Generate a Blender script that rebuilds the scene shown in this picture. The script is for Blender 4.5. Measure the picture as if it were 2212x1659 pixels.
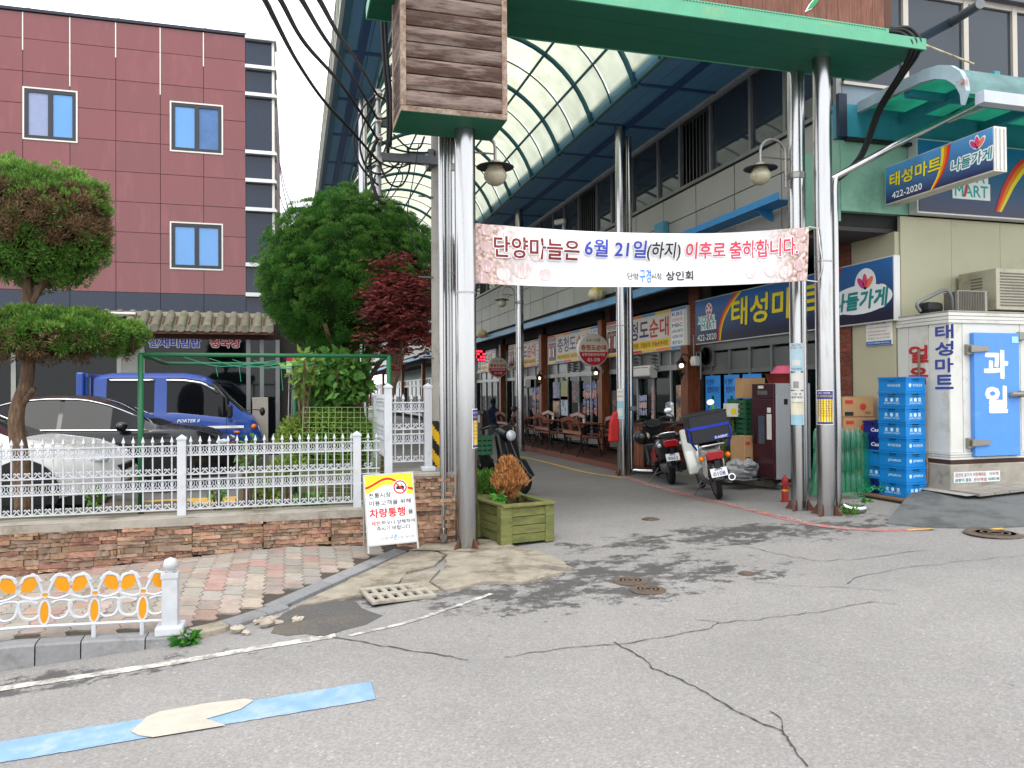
import bpy, math, random
import numpy as np
from mathutils import Vector, Matrix, Euler
random.seed(7); NR = np.random.default_rng(7)
for o in list(bpy.data.objects): bpy.data.objects.remove(o)
SC = bpy.context.scene; COL = SC.collection
rad = math.radians; PI = math.pi
# ---------------------------------------------------------------- camera
YAW, PITCH, ROLL, EYE, FPX = rad(15.9), rad(0.69), rad(0.4), 1.6, 1662.0
_f = Vector((math.sin(YAW)*math.cos(PITCH), math.cos(YAW)*math.cos(PITCH), math.sin(PITCH)))
_r = Vector((math.cos(YAW), -math.sin(YAW), 0)); _u = _r.cross(_f)
CR = _r*math.cos(ROLL) - _u*math.sin(ROLL); CU = _u*math.cos(ROLL) + _r*math.sin(ROLL); CF = _f
cd = bpy.data.cameras.new('camera'); cam = bpy.data.objects.new('camera', cd); COL.objects.link(cam)
cam.matrix_world = Matrix(((CR.x, CU.x, -CF.x, 0), (CR.y, CU.y, -CF.y, 0), (CR.z, CU.z, -CF.z, EYE), (0, 0, 0, 1)))
cd.sensor_fit = 'HORIZONTAL'; cd.sensor_width = 36; cd.lens = 36*FPX/2212; cd.clip_start = .05; cd.clip_end = 2000
SC.camera = cam
# ---------------------------------------------------------------- overcast sky, soft sun, exposure
SUN_EL, SUN_AZ = rad(58), rad(200)
W = bpy.data.worlds.new('World'); SC.world = W; W.use_nodes = True
nt = W.node_tree; nt.nodes.clear()
_o = nt.nodes.new('ShaderNodeOutputWorld'); _b = nt.nodes.new('ShaderNodeBackground'); _s = nt.nodes.new('ShaderNodeTexSky')
_s.sky_type = 'NISHITA'; _s.sun_disc = False; _s.sun_elevation = SUN_EL; _s.sun_rotation = SUN_AZ
_n = nt.nodes.new('ShaderNodeTexNoise'); _n.inputs['Scale'].default_value = 2.2; _n.inputs['Detail'].default_value = 5
_cr = nt.nodes.new('ShaderNodeMix'); _cr.data_type = 'RGBA'
_cr.inputs[6].default_value = (8.6, 8.9, 9.4, 1); _cr.inputs[7].default_value = (12.2, 12.2, 12.2, 1)
_mx = nt.nodes.new('ShaderNodeMix'); _mx.data_type = 'RGBA'; _mx.inputs[0].default_value = .9
nt.links.new(_n.outputs[0], _cr.inputs[0]); nt.links.new(_s.outputs[0], _mx.inputs[6]); nt.links.new(_cr.outputs[2], _mx.inputs[7])
nt.links.new(_mx.outputs[2], _b.inputs[0]); _b.inputs[1].default_value = .13
nt.links.new(_b.outputs[0], _o.inputs[0])
sl = bpy.data.lights.new('sun', 'SUN'); sl.energy = 1.0; sl.angle = rad(35); sl.color = (1, .97, .92)
so = bpy.data.objects.new('sun', sl); COL.objects.link(so)
_d = Vector((math.sin(SUN_AZ)*math.cos(SUN_EL), math.cos(SUN_AZ)*math.cos(SUN_EL), math.sin(SUN_EL)))
so.rotation_euler = (-_d).to_track_quat('-Z', 'Y').to_euler(); so.location = _d*30
SC.view_settings.view_transform = 'Standard'; SC.view_settings.look = 'None'; SC.view_settings.gamma = 1
SC.view_settings.use_curve_mapping = False; SC.view_settings.exposure = .95
SC.render.engine = 'CYCLES'; SC.cycles.use_denoising = True; SC.cycles.max_bounces = 8
SC.cycles.transparent_max_bounces = 12; SC.cycles.caustics_reflective = False; SC.cycles.caustics_refractive = False
SC.cycles.sample_clamp_indirect = 6
# ---------------------------------------------------------------- measuring: a photo pixel (2212 wide) on a real plane of the place
def _ray(u, v): return CR*((u-1106)/FPX) + CF + CU*((829.5-v)/FPX)
_E = Vector((0, 0, EYE))
def PY(u, v, Y): d = _ray(u, v); return _E + d*(Y/d.y)
def PX(u, v, X): d = _ray(u, v); return _E + d*(X/d.x)
def PZ(u, v, Z): d = _ray(u, v); return _E + d*((Z-EYE)/d.z)
def street_z(X):
    X = max(-14, min(16, X))
    if X < 1: return .055*X+.03
    if X < 5.8: return .085+.024*(X-1)
    return .2+.05*(X-5.8)
def gz(X, Y):
    t = max(0, min(1, (Y-7.6)/5.5)); t = t*t*(3-2*t)
    return street_z(X)*(1-t) + (.10 - .004*max(0, min(Y, 60)-13))*t
def G(u, v, dz=0):
    z = .1
    for _ in range(12): p = PZ(u, v, z+dz); z = gz(p.x, p.y)
    return Vector((p.x, p.y, z+dz))
# ---------------------------------------------------------------- materials
def lin(c):
    def f(x):
        x /= 255.; return x/12.92 if x <= .04045 else ((x+.055)/1.055)**2.4
    return (f(c[0]), f(c[1]), f(c[2]), 1)
MATS = {}
def M(name, c=(128,128,128), rough=.6, metal=0, var=.12, vs=6, bump=0, bs=60, rnd=0, isl=0, c2=None, c2s=3, c2t=.55, spec=.32, coat=0, emit=0, sc=(1,1,1), hue=0, alpha=None, trans=0):
    if name in MATS: return MATS[name]
    m = bpy.data.materials.new(name); m.use_nodes = True; MATS[name] = m
    t = m.node_tree; N = t.nodes; L = t.links; b = N['Principled BSDF']
    b.inputs['Roughness'].default_value = rough; b.inputs['Metallic'].default_value = metal
    b.inputs['Specular IOR Level'].default_value = spec; b.inputs['Coat Weight'].default_value = coat; b.inputs['Coat Roughness'].default_value = .05
    if trans: b.inputs['Transmission Weight'].default_value = trans
    tc = N.new('ShaderNodeTexCoord'); oi = N.new('ShaderNodeObjectInfo')
    off = N.new('ShaderNodeVectorMath'); off.operation = 'MULTIPLY_ADD'
    L.new(tc.outputs['Object'], off.inputs[0]); off.inputs[1].default_value = sc
    mu = N.new('ShaderNodeMath'); mu.operation = 'MULTIPLY'; mu.inputs[1].default_value = 37; L.new(oi.outputs['Random'], mu.inputs[0]); L.new(mu.outputs[0], off.inputs[2])
    vec = off.outputs[0]
    n1 = N.new('ShaderNodeTexNoise'); n1.inputs['Scale'].default_value = vs; n1.inputs['Detail'].default_value = 6; n1.inputs['Roughness'].default_value = .65; L.new(vec, n1.inputs['Vector'])
    mr = N.new('ShaderNodeMapRange'); mr.inputs[1].default_value = .25; mr.inputs[2].default_value = .75; mr.inputs[3].default_value = 1-var*1.3; mr.inputs[4].default_value = 1+var; L.new(n1.outputs[0], mr.inputs[0])
    val = mr.outputs[0]
    for amt, src in ((rnd, oi.outputs['Random']), (isl, None)):
        if amt:
            if src is None: g = N.new('ShaderNodeNewGeometry'); src = g.outputs['Random Per Island']
            r = N.new('ShaderNodeMapRange'); r.inputs[3].default_value = 1-amt; r.inputs[4].default_value = 1+amt; L.new(src, r.inputs[0])
            k = N.new('ShaderNodeMath'); k.operation = 'MULTIPLY'; L.new(val, k.inputs[0]); L.new(r.outputs[0], k.inputs[1]); val = k.outputs[0]
            if hue: hsrc = src
    base = N.new('ShaderNodeRGB'); base.outputs[0].default_value = lin(c); cur = base.outputs[0]
    if c2 is not None:
        n2 = N.new('ShaderNodeTexNoise'); n2.inputs['Scale'].default_value = c2s; n2.inputs['Detail'].default_value = 8; n2.inputs['Roughness'].default_value = .7; L.new(vec, n2.inputs['Vector'])
        r2 = N.new('ShaderNodeMapRange'); r2.inputs[1].default_value = c2t-.07; r2.inputs[2].default_value = c2t+.07; L.new(n2.outputs[0], r2.inputs[0])
        mm = N.new('ShaderNodeMix'); mm.data_type = 'RGBA'; L.new(r2.outputs[0], mm.inputs[0]); L.new(cur, mm.inputs[6]); mm.inputs[7].default_value = lin(c2); cur = mm.outputs[2]
    if hue and (rnd or isl):
        hs = N.new('ShaderNodeHueSaturation'); hr = N.new('ShaderNodeMapRange'); hr.inputs[3].default_value = .5-hue; hr.inputs[4].default_value = .5+hue
        wn = N.new('ShaderNodeTexWhiteNoise'); wn.noise_dimensions = '1D'; L.new(hsrc, wn.inputs['W']); L.new(wn.outputs['Value'], hr.inputs[0]); L.new(hr.outputs[0], hs.inputs['Hue']); L.new(cur, hs.inputs['Color']); cur = hs.outputs[0]
    vm = N.new('ShaderNodeVectorMath'); vm.operation = 'SCALE'; L.new(cur, vm.inputs[0]); L.new(val, vm.inputs['Scale'])
    L.new(vm.outputs[0], b.inputs['Base Color'])
    if metal > .5 or rough < .5:
        rr = N.new('ShaderNodeMapRange'); rr.inputs[3].default_value = max(.02, rough*.75); rr.inputs[4].default_value = min(1, rough*1.35); L.new(n1.outputs[0], rr.inputs[0]); L.new(rr.outputs[0], b.inputs['Roughness'])
    if emit:
        L.new(vm.outputs[0], b.inputs['Emission Color']); b.inputs['Emission Strength'].default_value = emit
    if bump:
        n3 = N.new('ShaderNodeTexNoise'); n3.inputs['Scale'].default_value = bs; n3.inputs['Detail'].default_value = 5; L.new(vec, n3.inputs['Vector'])
        bp = N.new('ShaderNodeBump'); bp.inputs['Strength'].default_value = bump; bp.inputs['Distance'].default_value = .01; L.new(n3.outputs[0], bp.inputs['Height']); L.new(bp.outputs[0], b.inputs['Normal'])
    if alpha is not None: b.inputs['Alpha'].default_value = alpha
    return m
# ---------------------------------------------------------------- mesh building
class MB:
    def __init__(s): s.v = []; s.f = []; s.m = []; s.k = 0
    def add(s, vs, fs):
        n = len(s.v); s.v += [tuple(x) for x in vs]; s.f += [tuple(n+i for i in f) for f in fs]; s.m += [s.k]*len(fs); return s
    def mat(s, k): s.k = k; return s
    def box(s, x0, x1, y0, y1, z0, z1):
        return s.add([(x0,y0,z0),(x1,y0,z0),(x1,y1,z0),(x0,y1,z0),(x0,y0,z1),(x1,y0,z1),(x1,y1,z1),(x0,y1,z1)], [(0,3,2,1),(4,5,6,7),(0,1,5,4),(1,2,6,5),(2,3,7,6),(3,0,4,7)])
    def cb(s, c, size, rot=None):
        hx, hy, hz = size[0]/2, size[1]/2, size[2]/2; c = Vector(c)
        vs = [Vector(p) for p in [(-hx,-hy,-hz),(hx,-hy,-hz),(hx,hy,-hz),(-hx,hy,-hz),(-hx,-hy,hz),(hx,-hy,hz),(hx,hy,hz),(-hx,hy,hz)]]
        if rot is not None:
            if not isinstance(rot, Matrix): rot = Euler(rot).to_matrix()
            vs = [rot @ p for p in vs]
        return s.add([c+p for p in vs], [(0,3,2,1),(4,5,6,7),(0,1,5,4),(1,2,6,5),(2,3,7,6),(3,0,4,7)])
    def tube(s, pts, r, n=8, cap=True, closed=False):
        pts = [Vector(p) for p in pts]; k = len(pts); rs = r if isinstance(r, (list, tuple)) else [r]*k
        vs = []; up = None
        for i, p in enumerate(pts):
            a = pts[(i-1) % k] if (i or closed) else p; b = pts[(i+1) % k] if (i < k-1 or closed) else p
            d = (b-a).normalized() if (b-a).length > 1e-9 else Vector((0,0,1))
            if up is None: up = Vector((0,0,1)) if abs(d.z) < .9 else Vector((1,0,0))
            x = d.cross(up)
            if x.length < 1e-6: x = d.cross(Vector((0,1,0)))
            x.normalize(); y = x.cross(d).normalized(); up = y
            for j in range(n): t = 2*PI*j/n; vs.append(p + x*(rs[i]*math.cos(t)) + y*(rs[i]*math.sin(t)))
        fs = []
        for i in range(k if closed else k-1):
            for j in range(n):
                a = i*n+j; b = i*n+(j+1) % n; c = ((i+1) % k)*n+(j+1) % n; d = ((i+1) % k)*n+j; fs.append((a,d,c,b))
        if cap and not closed: fs += [tuple(range(n)), tuple(range((k-1)*n+n-1, (k-1)*n-1, -1))]
        return s.add(vs, fs)
    def lathe(s, prof, c=(0,0,0), n=24, rot=None):
        c = Vector(c); vs = []; k = len(prof)
        for r, z in prof:
            for j in range(n):
                t = 2*PI*j/n; p = Vector((r*math.cos(t), r*math.sin(t), z)); vs.append(c + (rot @ p if rot is not None else p))
        fs = [(i*n+j, i*n+(j+1) % n, (i+1)*n+(j+1) % n, (i+1)*n+j) for i in range(k-1) for j in range(n)]
        if prof[0][0] > 1e-6: fs.append(tuple(range(n-1, -1, -1)))
        if prof[-1][0] > 1e-6: fs.append(tuple((k-1)*n+j for j in range(n)))
        return s.add(vs, fs)
    def prism(s, poly, o, ex, ey, ez, d):
        """polygon in the (ex, ey) plane through o, extruded by d along ez"""
        o, ex, ey, ez = Vector(o), Vector(ex), Vector(ey), Vector(ez); n = len(poly)
        a = [o+ex*p[0]+ey*p[1] for p in poly]; b = [p+ez*d for p in a]
        return s.add(a+b, [tuple(range(n-1, -1, -1)), tuple(range(n, 2*n))] + [(i, (i+1) % n, n+(i+1) % n, n+i) for i in range(n)])
    def sheet(s, fn, us, vs_):
        pts = [fn(u, v) for v in vs_ for u in us]; a = len(us)
        return s.add(pts, [(j*a+i, j*a+i+1, (j+1)*a+i+1, (j+1)*a+i) for j in range(len(vs_)-1) for i in range(a-1)])
    def sphere(s, c, r, n=16, m=10, sz=None):
        c = Vector(c); sz = sz or (1,1,1)
        prof = [(math.sin(PI*i/m), -math.cos(PI*i/m)) for i in range(m+1)]; b = MB(); b.lathe([(max(x,1e-7), z) for x, z in prof], (0,0,0), n)
        return s.add([c+Vector((p[0]*r*sz[0], p[1]*r*sz[1], p[2]*r*sz[2])) for p in b.v], b.f)
    def mesh(s, name, mats, smooth=False):
        me = bpy.data.meshes.new(name); me.from_pydata(s.v, [], s.f); 
        for m in (mats if isinstance(mats, (list, tuple)) else [mats]): me.materials.append(m)
        if any(s.m): me.polygons.foreach_set('material_index', s.m)
        if smooth: me.shade_smooth() if hasattr(me, 'shade_smooth') else None
        me.update(); return me
    def build(s, name, mats, parent=None, smooth=False, bev=0, wc=False, auto=None, seg=2):
        return obj(name, s.mesh(name, mats, smooth or auto is not None), parent, bev=bev, wc=wc, auto=auto, seg=seg)
def obj(name, me, parent=None, loc=None, rot=None, scl=None, bev=0, wc=False, auto=None, seg=2):
    o = bpy.data.objects.new(name, me); COL.objects.link(o)
    if loc is not None: o.location = loc
    if rot is not None: o.rotation_euler = rot
    if scl is not None: o.scale = scl
    if parent is not None:
        o.parent = parent
        if wc: o.matrix_parent_inverse = WM(parent).inverted()
    if auto is not None:
        try: me.set_sharp_from_angle(angle=rad(auto))
        except Exception: pass
    if bev:
        b = o.modifiers.new('bevel', 'BEVEL'); b.width = bev; b.segments = seg; b.limit_method = 'ANGLE'; b.angle_limit = rad(35)
        b.harden_normals = False
    return o
def WM(o):
    m = Matrix.LocRotScale(o.location, o.rotation_euler, o.scale)
    if o.parent is not None: m = WM(o.parent) @ o.matrix_parent_inverse @ m
    return m
def tag(o, label=None, cat=None, group=None, kind=None):
    for k, v in (('label', label), ('category', cat), ('group', group), ('kind', kind)):
        if v is not None: o[k] = v
    return o
def thing(name, label, cat, loc=(0,0,0), rz=0, group=None):
    o = bpy.data.objects.new(name, None); COL.objects.link(o); o.location = loc; o.rotation_euler = (0,0,rz); o.empty_display_size = .1
    return tag(o, label, cat, group)
def stuff(o): o['kind'] = 'stuff'; return o
def dup(root, loc, rz=None, label=None, parent=None):
    c = root.copy(); COL.objects.link(c)
    if parent is None:
        c.location = loc
        if rz is not None: c.rotation_euler = (0,0,rz) if not isinstance(rz, (tuple, list)) else rz
        if label: c['label'] = label
    else: c.parent = parent
    for ch in list(root.children): dup(ch, None, parent=c)
    return c
# ---------------------------------------------------------------- lettering (built-in font)
TXT = {}; LQ = []
def all_glyphs(strings):
    """outlines of every string, read from one text body: one string per line"""
    c = bpy.data.curves.new('lettering', 'FONT'); c.body = chr(10).join(strings); c.size = 1; c.resolution_u = 2; c.align_x = 'CENTER'; c.space_line = 3
    o = bpy.data.objects.new('lettering', c); me = o.to_mesh(); co = np.zeros(len(me.vertices)*3); me.vertices.foreach_get('co', co); co = co.reshape(-1, 3)
    fl = [[] for _ in strings]; row = np.rint((.3-co[:, 1])/3.0).astype(int)
    for p in me.polygons: v = tuple(p.vertices); fl[row[v[0]]].append(v)
    o.to_mesh_clear(); bpy.data.objects.remove(o); bpy.data.curves.remove(c)
    for s, fs in zip(strings, fl):
        used = sorted({i for f in fs for i in f}); mp = {v: k for k, v in enumerate(used)}; q = co[used]; TXT[s] = (q, [tuple(mp[i] for i in f) for f in fs], q.min(0), q.max(0))
def letters(*a, **k): LQ.append((a, k))
def flush_letters():
    st = sorted({a[0] for a, k in LQ if a[0].strip()}); all_glyphs(st)
    for a, k in LQ:
        if a[0].strip(): letters_now(*a, **k)
def letters_now(s, mat, parent, o, ex, ey, w, h, lift=.003, bold=.012, outline=None, omat=None, skew=0, wc=True, fn=None, fat=0, name='lettering', keep=False):
    """text fitted in a w x h box whose centre is o, on the plane ex, ey; outline = width of a contour print in omat"""
    co, fs, lo, hi = TXT[s]; ex, ey = Vector(ex).normalized(), Vector(ey).normalized(); ez = ex.cross(ey); o = Vector(o)
    sx = w/(hi[0]-lo[0]); sy = h/(hi[1]-lo[1]) if h else sx
    if keep: sx = sy = min(sx, sy)
    cx, cy = (lo[0]+hi[0])/2, (lo[1]+hi[1])/2
    fat = max(fat, bold*.9*min(sx, sy))
    base = np.array(co); X0 = (base[:, 0]-cx)*sx; Y0 = (base[:, 1]-cy)*sy; ox, oy, oz, oo_ = (np.array(q) for q in (ex, ey, ez, o))
    def layer(shifts, z0, mt):
        b = MB()
        for q, (dx, dy) in enumerate(shifts):
            x = X0+dx; y = Y0+dy; x = x+skew*y
            pts = oo_+x[:, None]*ox+y[:, None]*oy+oz*(z0+q*.0001)
            b.add([fn(Vector(p)) for p in pts] if fn else pts.tolist(), fs)
        return b.build(name, mt, parent, wc=wc)
    if outline:
        layer([(outline*math.cos(t), outline*math.sin(t)) for t in [i*PI/5 for i in range(10)]], lift, omat); lift += .0025
    sh = [(0, 0)] if not fat else [(fat*math.cos(t), fat*math.sin(t)) for t in [i*PI/2+.6 for i in range(4)]]
    return layer(sh, lift, mat)
def decal(poly, mat, parent, o, ex, ey, lift=.002, name='print', wc=True):
    ex, ey = Vector(ex).normalized(), Vector(ey).normalized(); ez = ex.cross(ey); o = Vector(o)
    b = MB(); b.add([o+ex*x+ey*y+ez*lift for x, y in poly], [tuple(range(len(poly)))]); return b.build(name, mat, parent, wc=wc)
def rect(w, h, cx=0, cy=0): return [(cx-w/2, cy-h/2), (cx+w/2, cy-h/2), (cx+w/2, cy+h/2), (cx-w/2, cy+h/2)]
def ring(r, n=24, cx=0, cy=0, ry=None): return [(cx+r*math.cos(2*PI*i/n), cy+(ry or r)*math.sin(2*PI*i/n)) for i in range(n)]
def spline(pts, n=8):
    pts = [Vector(p) for p in pts]; out = []; P = [pts[0]*2-pts[1]]+pts+[pts[-1]*2-pts[-2]]
    for i in range(1, len(P)-2):
        a, b, c, d = P[i-1], P[i], P[i+1], P[i+2]
        for k in range(n):
            t = k/n; out.append(.5*((2*b)+(c-a)*t+(2*a-5*b+4*c-d)*t*t+(3*b-a-3*c+d)*t**3))
    return out+[pts[-1]]
# ---------------------------------------------------------------- foliage: leaf-sized faces
def leaf_mesh(name, pts, dirs, L, Wd, mat, fold=.25, jit=.6, n3=False):
    """pts, dirs: (n,3) arrays; every leaf is a bent blade of 2 quads"""
    n = len(pts); d = dirs+NR.normal(0, jit, (n, 3)); d /= np.linalg.norm(d, axis=1)[:, None]+1e-9
    a = NR.normal(0, 1, (n, 3)); s = np.cross(d, a); s /= np.linalg.norm(s, axis=1)[:, None]+1e-9; nn = np.cross(s, d)
    l = L*NR.uniform(.6, 1.35, (n, 1)); w = Wd*NR.uniform(.7, 1.3, (n, 1))
    mid = pts+d*l*.5+nn*l*fold*.3; tip = pts+d*l
    V = np.stack([pts, mid+s*w*.5, tip-nn*l*fold*.3, mid-s*w*.5], 1).reshape(-1, 3)
    me = bpy.data.meshes.new(name); me.vertices.add(4*n); me.vertices.foreach_set('co', V.ravel().astype(np.float32))
    F = (np.arange(n)[:, None]*4+np.array([[0,1,3]])); F2 = (np.arange(n)[:, None]*4+np.array([[1,2,3]])); FF = np.concatenate([F, F2], 1).reshape(-1)
    me.loops.add(len(FF)); me.loops.foreach_set('vertex_index', FF.astype(np.int32)); me.polygons.add(2*n)
    me.polygons.foreach_set('loop_start', (np.arange(2*n)*3).astype(np.int32)); me.update(calc_edges=True); me.validate(); me.materials.append(mat); return me
def leafmat(name, c, c2=None, isl=.4, hue=.02, tr=.35):
    m = M(name, c, rough=.6, var=.35, vs=1.7, isl=isl, hue=hue, c2=c2, c2s=1.6, c2t=.58, spec=.25)
    t = m.node_tree; b = t.nodes['Principled BSDF']; tl = t.nodes.new('ShaderNodeBsdfTranslucent'); mx = t.nodes.new('ShaderNodeMixShader'); mx.inputs[0].default_value = tr
    t.links.new(b.inputs['Base Color'].links[0].from_socket, tl.inputs[0]); o = t.nodes['Material Output']
    t.links.new(b.outputs[0], mx.inputs[1]); t.links.new(tl.outputs[0], mx.inputs[2]); t.links.new(mx.outputs[0], o.inputs[0]); return m
# ================================================================ ground
def asphalt_mat():
    m = bpy.data.materials.new('asphalt'); m.use_nodes = True; t = m.node_tree; N, L = t.nodes, t.links; b = N['Principled BSDF']
    tc = N.new('ShaderNodeTexCoord')
    def noise(s, d=4, r=.6, sc=None):
        n = N.new('ShaderNodeTexNoise'); n.inputs['Scale'].default_value = s; n.inputs['Detail'].default_value = d; n.inputs['Roughness'].default_value = r
        if sc:
            mp = N.new('ShaderNodeMapping'); mp.inputs['Scale'].default_value = sc; L.new(tc.outputs['Object'], mp.inputs[0]); L.new(mp.outputs[0], n.inputs['Vector'])
        else: L.new(tc.outputs['Object'], n.inputs['Vector'])
        return n.outputs[0]
    def mapr(x, a, b_, c, d):
        r = N.new('ShaderNodeMapRange'); r.inputs[1].default_value = a; r.inputs[2].default_value = b_; r.inputs[3].default_value = c; r.inputs[4].default_value = d; L.new(x, r.inputs[0]); return r.outputs[0]
    def math_(op, a, c):
        k = N.new('ShaderNodeMath'); k.operation = op
        for i, x in enumerate((a, c)):
            if isinstance(x, (int, float)): k.inputs[i].default_value = x
            else: L.new(x, k.inputs[i])
        return k.outputs[0]
    v = N.new('ShaderNodeTexVoronoi'); v.inputs['Scale'].default_value = 95; L.new(tc.outputs['Object'], v.inputs['Vector'])
    sp = N.new('ShaderNodeSeparateColor'); L.new(v.outputs['Color'], sp.inputs[0])
    grain = mapr(sp.outputs[0], 0, 1, .84, 1.16); big = mapr(noise(.45, 7, .65), .3, .7, .84, 1.14); fine = mapr(noise(260, 2), .3, .7, .9, 1.1)
    pale = mapr(sp.outputs[1], .965, .985, 1, 1.35)
    val = math_('MULTIPLY', math_('MULTIPLY', grain, big), math_('MULTIPLY', fine, pale))
    # damp patches left by water at the mouth of the lane
    sx = N.new('ShaderNodeSeparateXYZ'); L.new(tc.outputs['Object'], sx.inputs[0])
    def blob(cx, cy, rx, ry):
        a = math_('DIVIDE', math_('SUBTRACT', sx.outputs[0], cx), rx); c = math_('DIVIDE', math_('SUBTRACT', sx.outputs[1], cy), ry)
        return math_('SUBTRACT', 1, math_('ADD', math_('MULTIPLY', a, a), math_('MULTIPLY', c, c)))
    area = math_('MAXIMUM', math_('MAXIMUM', blob(2.3, 5.7, 1.9, 1.0), blob(4.6, 6.85, 2.6, .65)), math_('MAXIMUM', blob(.6, 6.0, .6, .5), blob(7.2, 6.3, 1.6, .4)))
    area = math_('MAXIMUM', area, blob(-2.6, 5.05, 3.2, .22))
    area = math_('MAXIMUM', mapr(area, -.6, .9, -.15, .10), -.3)
    wet = mapr(math_('ADD', noise(2.9, 11, .8, (1.15, 1.6, 1)), area), .55, .585, 0, 1)
    v2 = N.new('ShaderNodeTexVoronoi'); v2.inputs['Scale'].default_value = 1.7; L.new(tc.outputs['Object'], v2.inputs['Vector']); sp2 = N.new('ShaderNodeSeparateColor'); L.new(v2.outputs['Color'], sp2.inputs[0])
    wet = math_('MAXIMUM', wet, math_('MULTIPLY', mapr(math_('ADD', v2.outputs['Distance'], math_('MULTIPLY', noise(40, 2), .03)), .030, .046, .75, 0), mapr(sp2.outputs[0], .55, .56, 0, 1)))
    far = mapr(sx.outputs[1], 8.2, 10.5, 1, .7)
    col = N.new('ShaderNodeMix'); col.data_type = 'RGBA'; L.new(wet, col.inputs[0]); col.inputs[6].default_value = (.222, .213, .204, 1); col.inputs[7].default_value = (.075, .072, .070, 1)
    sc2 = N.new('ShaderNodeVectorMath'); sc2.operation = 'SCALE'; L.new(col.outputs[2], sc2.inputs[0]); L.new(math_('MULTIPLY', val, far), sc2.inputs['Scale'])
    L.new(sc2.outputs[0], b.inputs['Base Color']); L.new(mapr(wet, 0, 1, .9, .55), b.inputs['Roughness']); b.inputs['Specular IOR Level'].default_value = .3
    bp = N.new('ShaderNodeBump'); bp.inputs['Strength'].default_value = .5; bp.inputs['Distance'].default_value = .004; L.new(sp.outputs[0], bp.inputs['Height']); L.new(bp.outputs[0], b.inputs['Normal'])
    return m
ASPH = asphalt_mat()
def axis(lo, hi, fine0, fine1, st): return sorted(set([lo, lo*.5+fine0*.5]+list(np.arange(fine0, fine1+1e-6, st))+[hi*.5+fine1*.5, hi]))
xs = [-400, -150, -60, -30, -20]+list(np.arange(-14, 16.1, .5))+[22, 35, 60, 150, 400]; ys = [-60, -20, -8]+list(np.arange(-4, 16, .4))+[18, 22, 28, 40, 60, 100, 200, 500]
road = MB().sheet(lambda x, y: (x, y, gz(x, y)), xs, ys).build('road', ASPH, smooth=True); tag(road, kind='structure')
concrete = M('concrete', (148,142,132), .9, var=.18, vs=5, bump=.35, bs=40, c2=(112,104,92), c2s=2.2, c2t=.6)
concrete_pale = M('pale_concrete', (142,134,120), .9, var=.24, vs=6, bump=.6, bs=24, c2=(108,100,86), c2s=3.5, c2t=.55)
granite = M('kerb_granite', (124,124,125), .8, var=.12, vs=30, bump=.2, bs=150, rnd=.12, c2=(104,102,100), c2s=4, c2t=.6)
white_line = M('white_road_paint', (196,192,184), .8, var=.15, vs=25, bump=.3, bs=120, c2=(136,132,128), c2s=11, c2t=.5)
blue_line = M('blue_road_paint', (118,150,182), .75, var=.12, vs=7, bump=.4, bs=150, c2=(136,154,168), c2s=7, c2t=.55)
cream_line = M('cream_road_paint', (172,165,153), .75, var=.12, vs=14, bump=.3, bs=150)
red_line = M('red_road_paint', (164,98,94), .85, var=.25, vs=14, c2=(138,130,126), c2s=9, c2t=.52)
yellow_line = M('yellow_road_paint', (196,156,70), .8, var=.2, vs=10, c2=(140,130,116), c2s=12, c2t=.6)
CRK = M('crack_dark', (66,62,58), .95, var=.3, vs=30)
# a strip of paint that follows the ground
def ground_poly(name, pts, mat, lift=.004, sub=.25):
    """pixel outline laid on the ground; triangulated fan after edge subdivision"""
    w = [G(*p) for p in pts]; b = MB(); c = sum(w, Vector())/len(w); ring_ = []
    for i in range(len(w)):
        a, d = w[i], w[(i+1) % len(w)]; k = max(1, int((d-a).length/sub))
        ring_ += [a.lerp(d, j/k) for j in range(k)]
    v = [(p.x, p.y, gz(p.x, p.y)+lift) for p in ring_]+[(c.x, c.y, gz(c.x, c.y)+lift)]; n = len(ring_)
    b.add(v, [(i, (i+1) % n, n) for i in range(n)]); return b.build(name, mat)
def ground_strip(name, pts, w, mat, lift=.004, parent=None, world=False, n=6, rough=0):
    P = [Vector(p) if world else G(*p) for p in pts]; P = spline(P, n) if len(P) > 2 else [P[0].lerp(P[1], i/12) for i in range(13)]
    L_, R_ = [], []
    for i, p in enumerate(P):
        d = (P[min(i+1, len(P)-1)]-P[max(i-1, 0)]); s = Vector((-d.y, d.x, 0)).normalized(); ww = w if not rough else w*random.uniform(1-rough, 1+rough)
        for S, sg in ((L_, 1), (R_, -1)):
            q = p+s*sg*ww/2; S.append((q.x, q.y, gz(q.x, q.y)+lift))
    k = len(P); b = MB(); b.add(L_+R_, [(k+i, k+i+1, i+1, i) for i in range(k-1)]); return b.build(name, mat, parent)
for nm, pts, w in (('edge_marking', [(-120,1507),(350,1436),(560,1400),(725,1374)], .085), ('edge_marking', [(752,1374),(880,1345),(980,1312),(1062,1283)], .045)):
    tag(ground_strip(nm, pts, w, white_line, n=16, rough=.16), kind='structure')
bl = [(-60,1612),(400,1536),(650,1496),(797,1470),(813,1514),(560,1560),(0,1651),(-60,1662)]
L0, L1 = G(-60,1636), G(806,1492)
bs_ = ground_strip('blue_marking', [L0, L0.lerp(L1,.5), L1], .25, blue_line, .004, world=True, n=40, rough=.03); tag(bs_, kind='structure')
ar = ground_poly('arrow_marking', [(283,1583),(318,1551),(345,1540),(440,1523),(530,1512),(548,1516),(520,1535),(446,1556),(470,1564),(488,1570),(330,1596),(300,1592)], cream_line, .008, 5); tag(ar, kind='structure')
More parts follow.
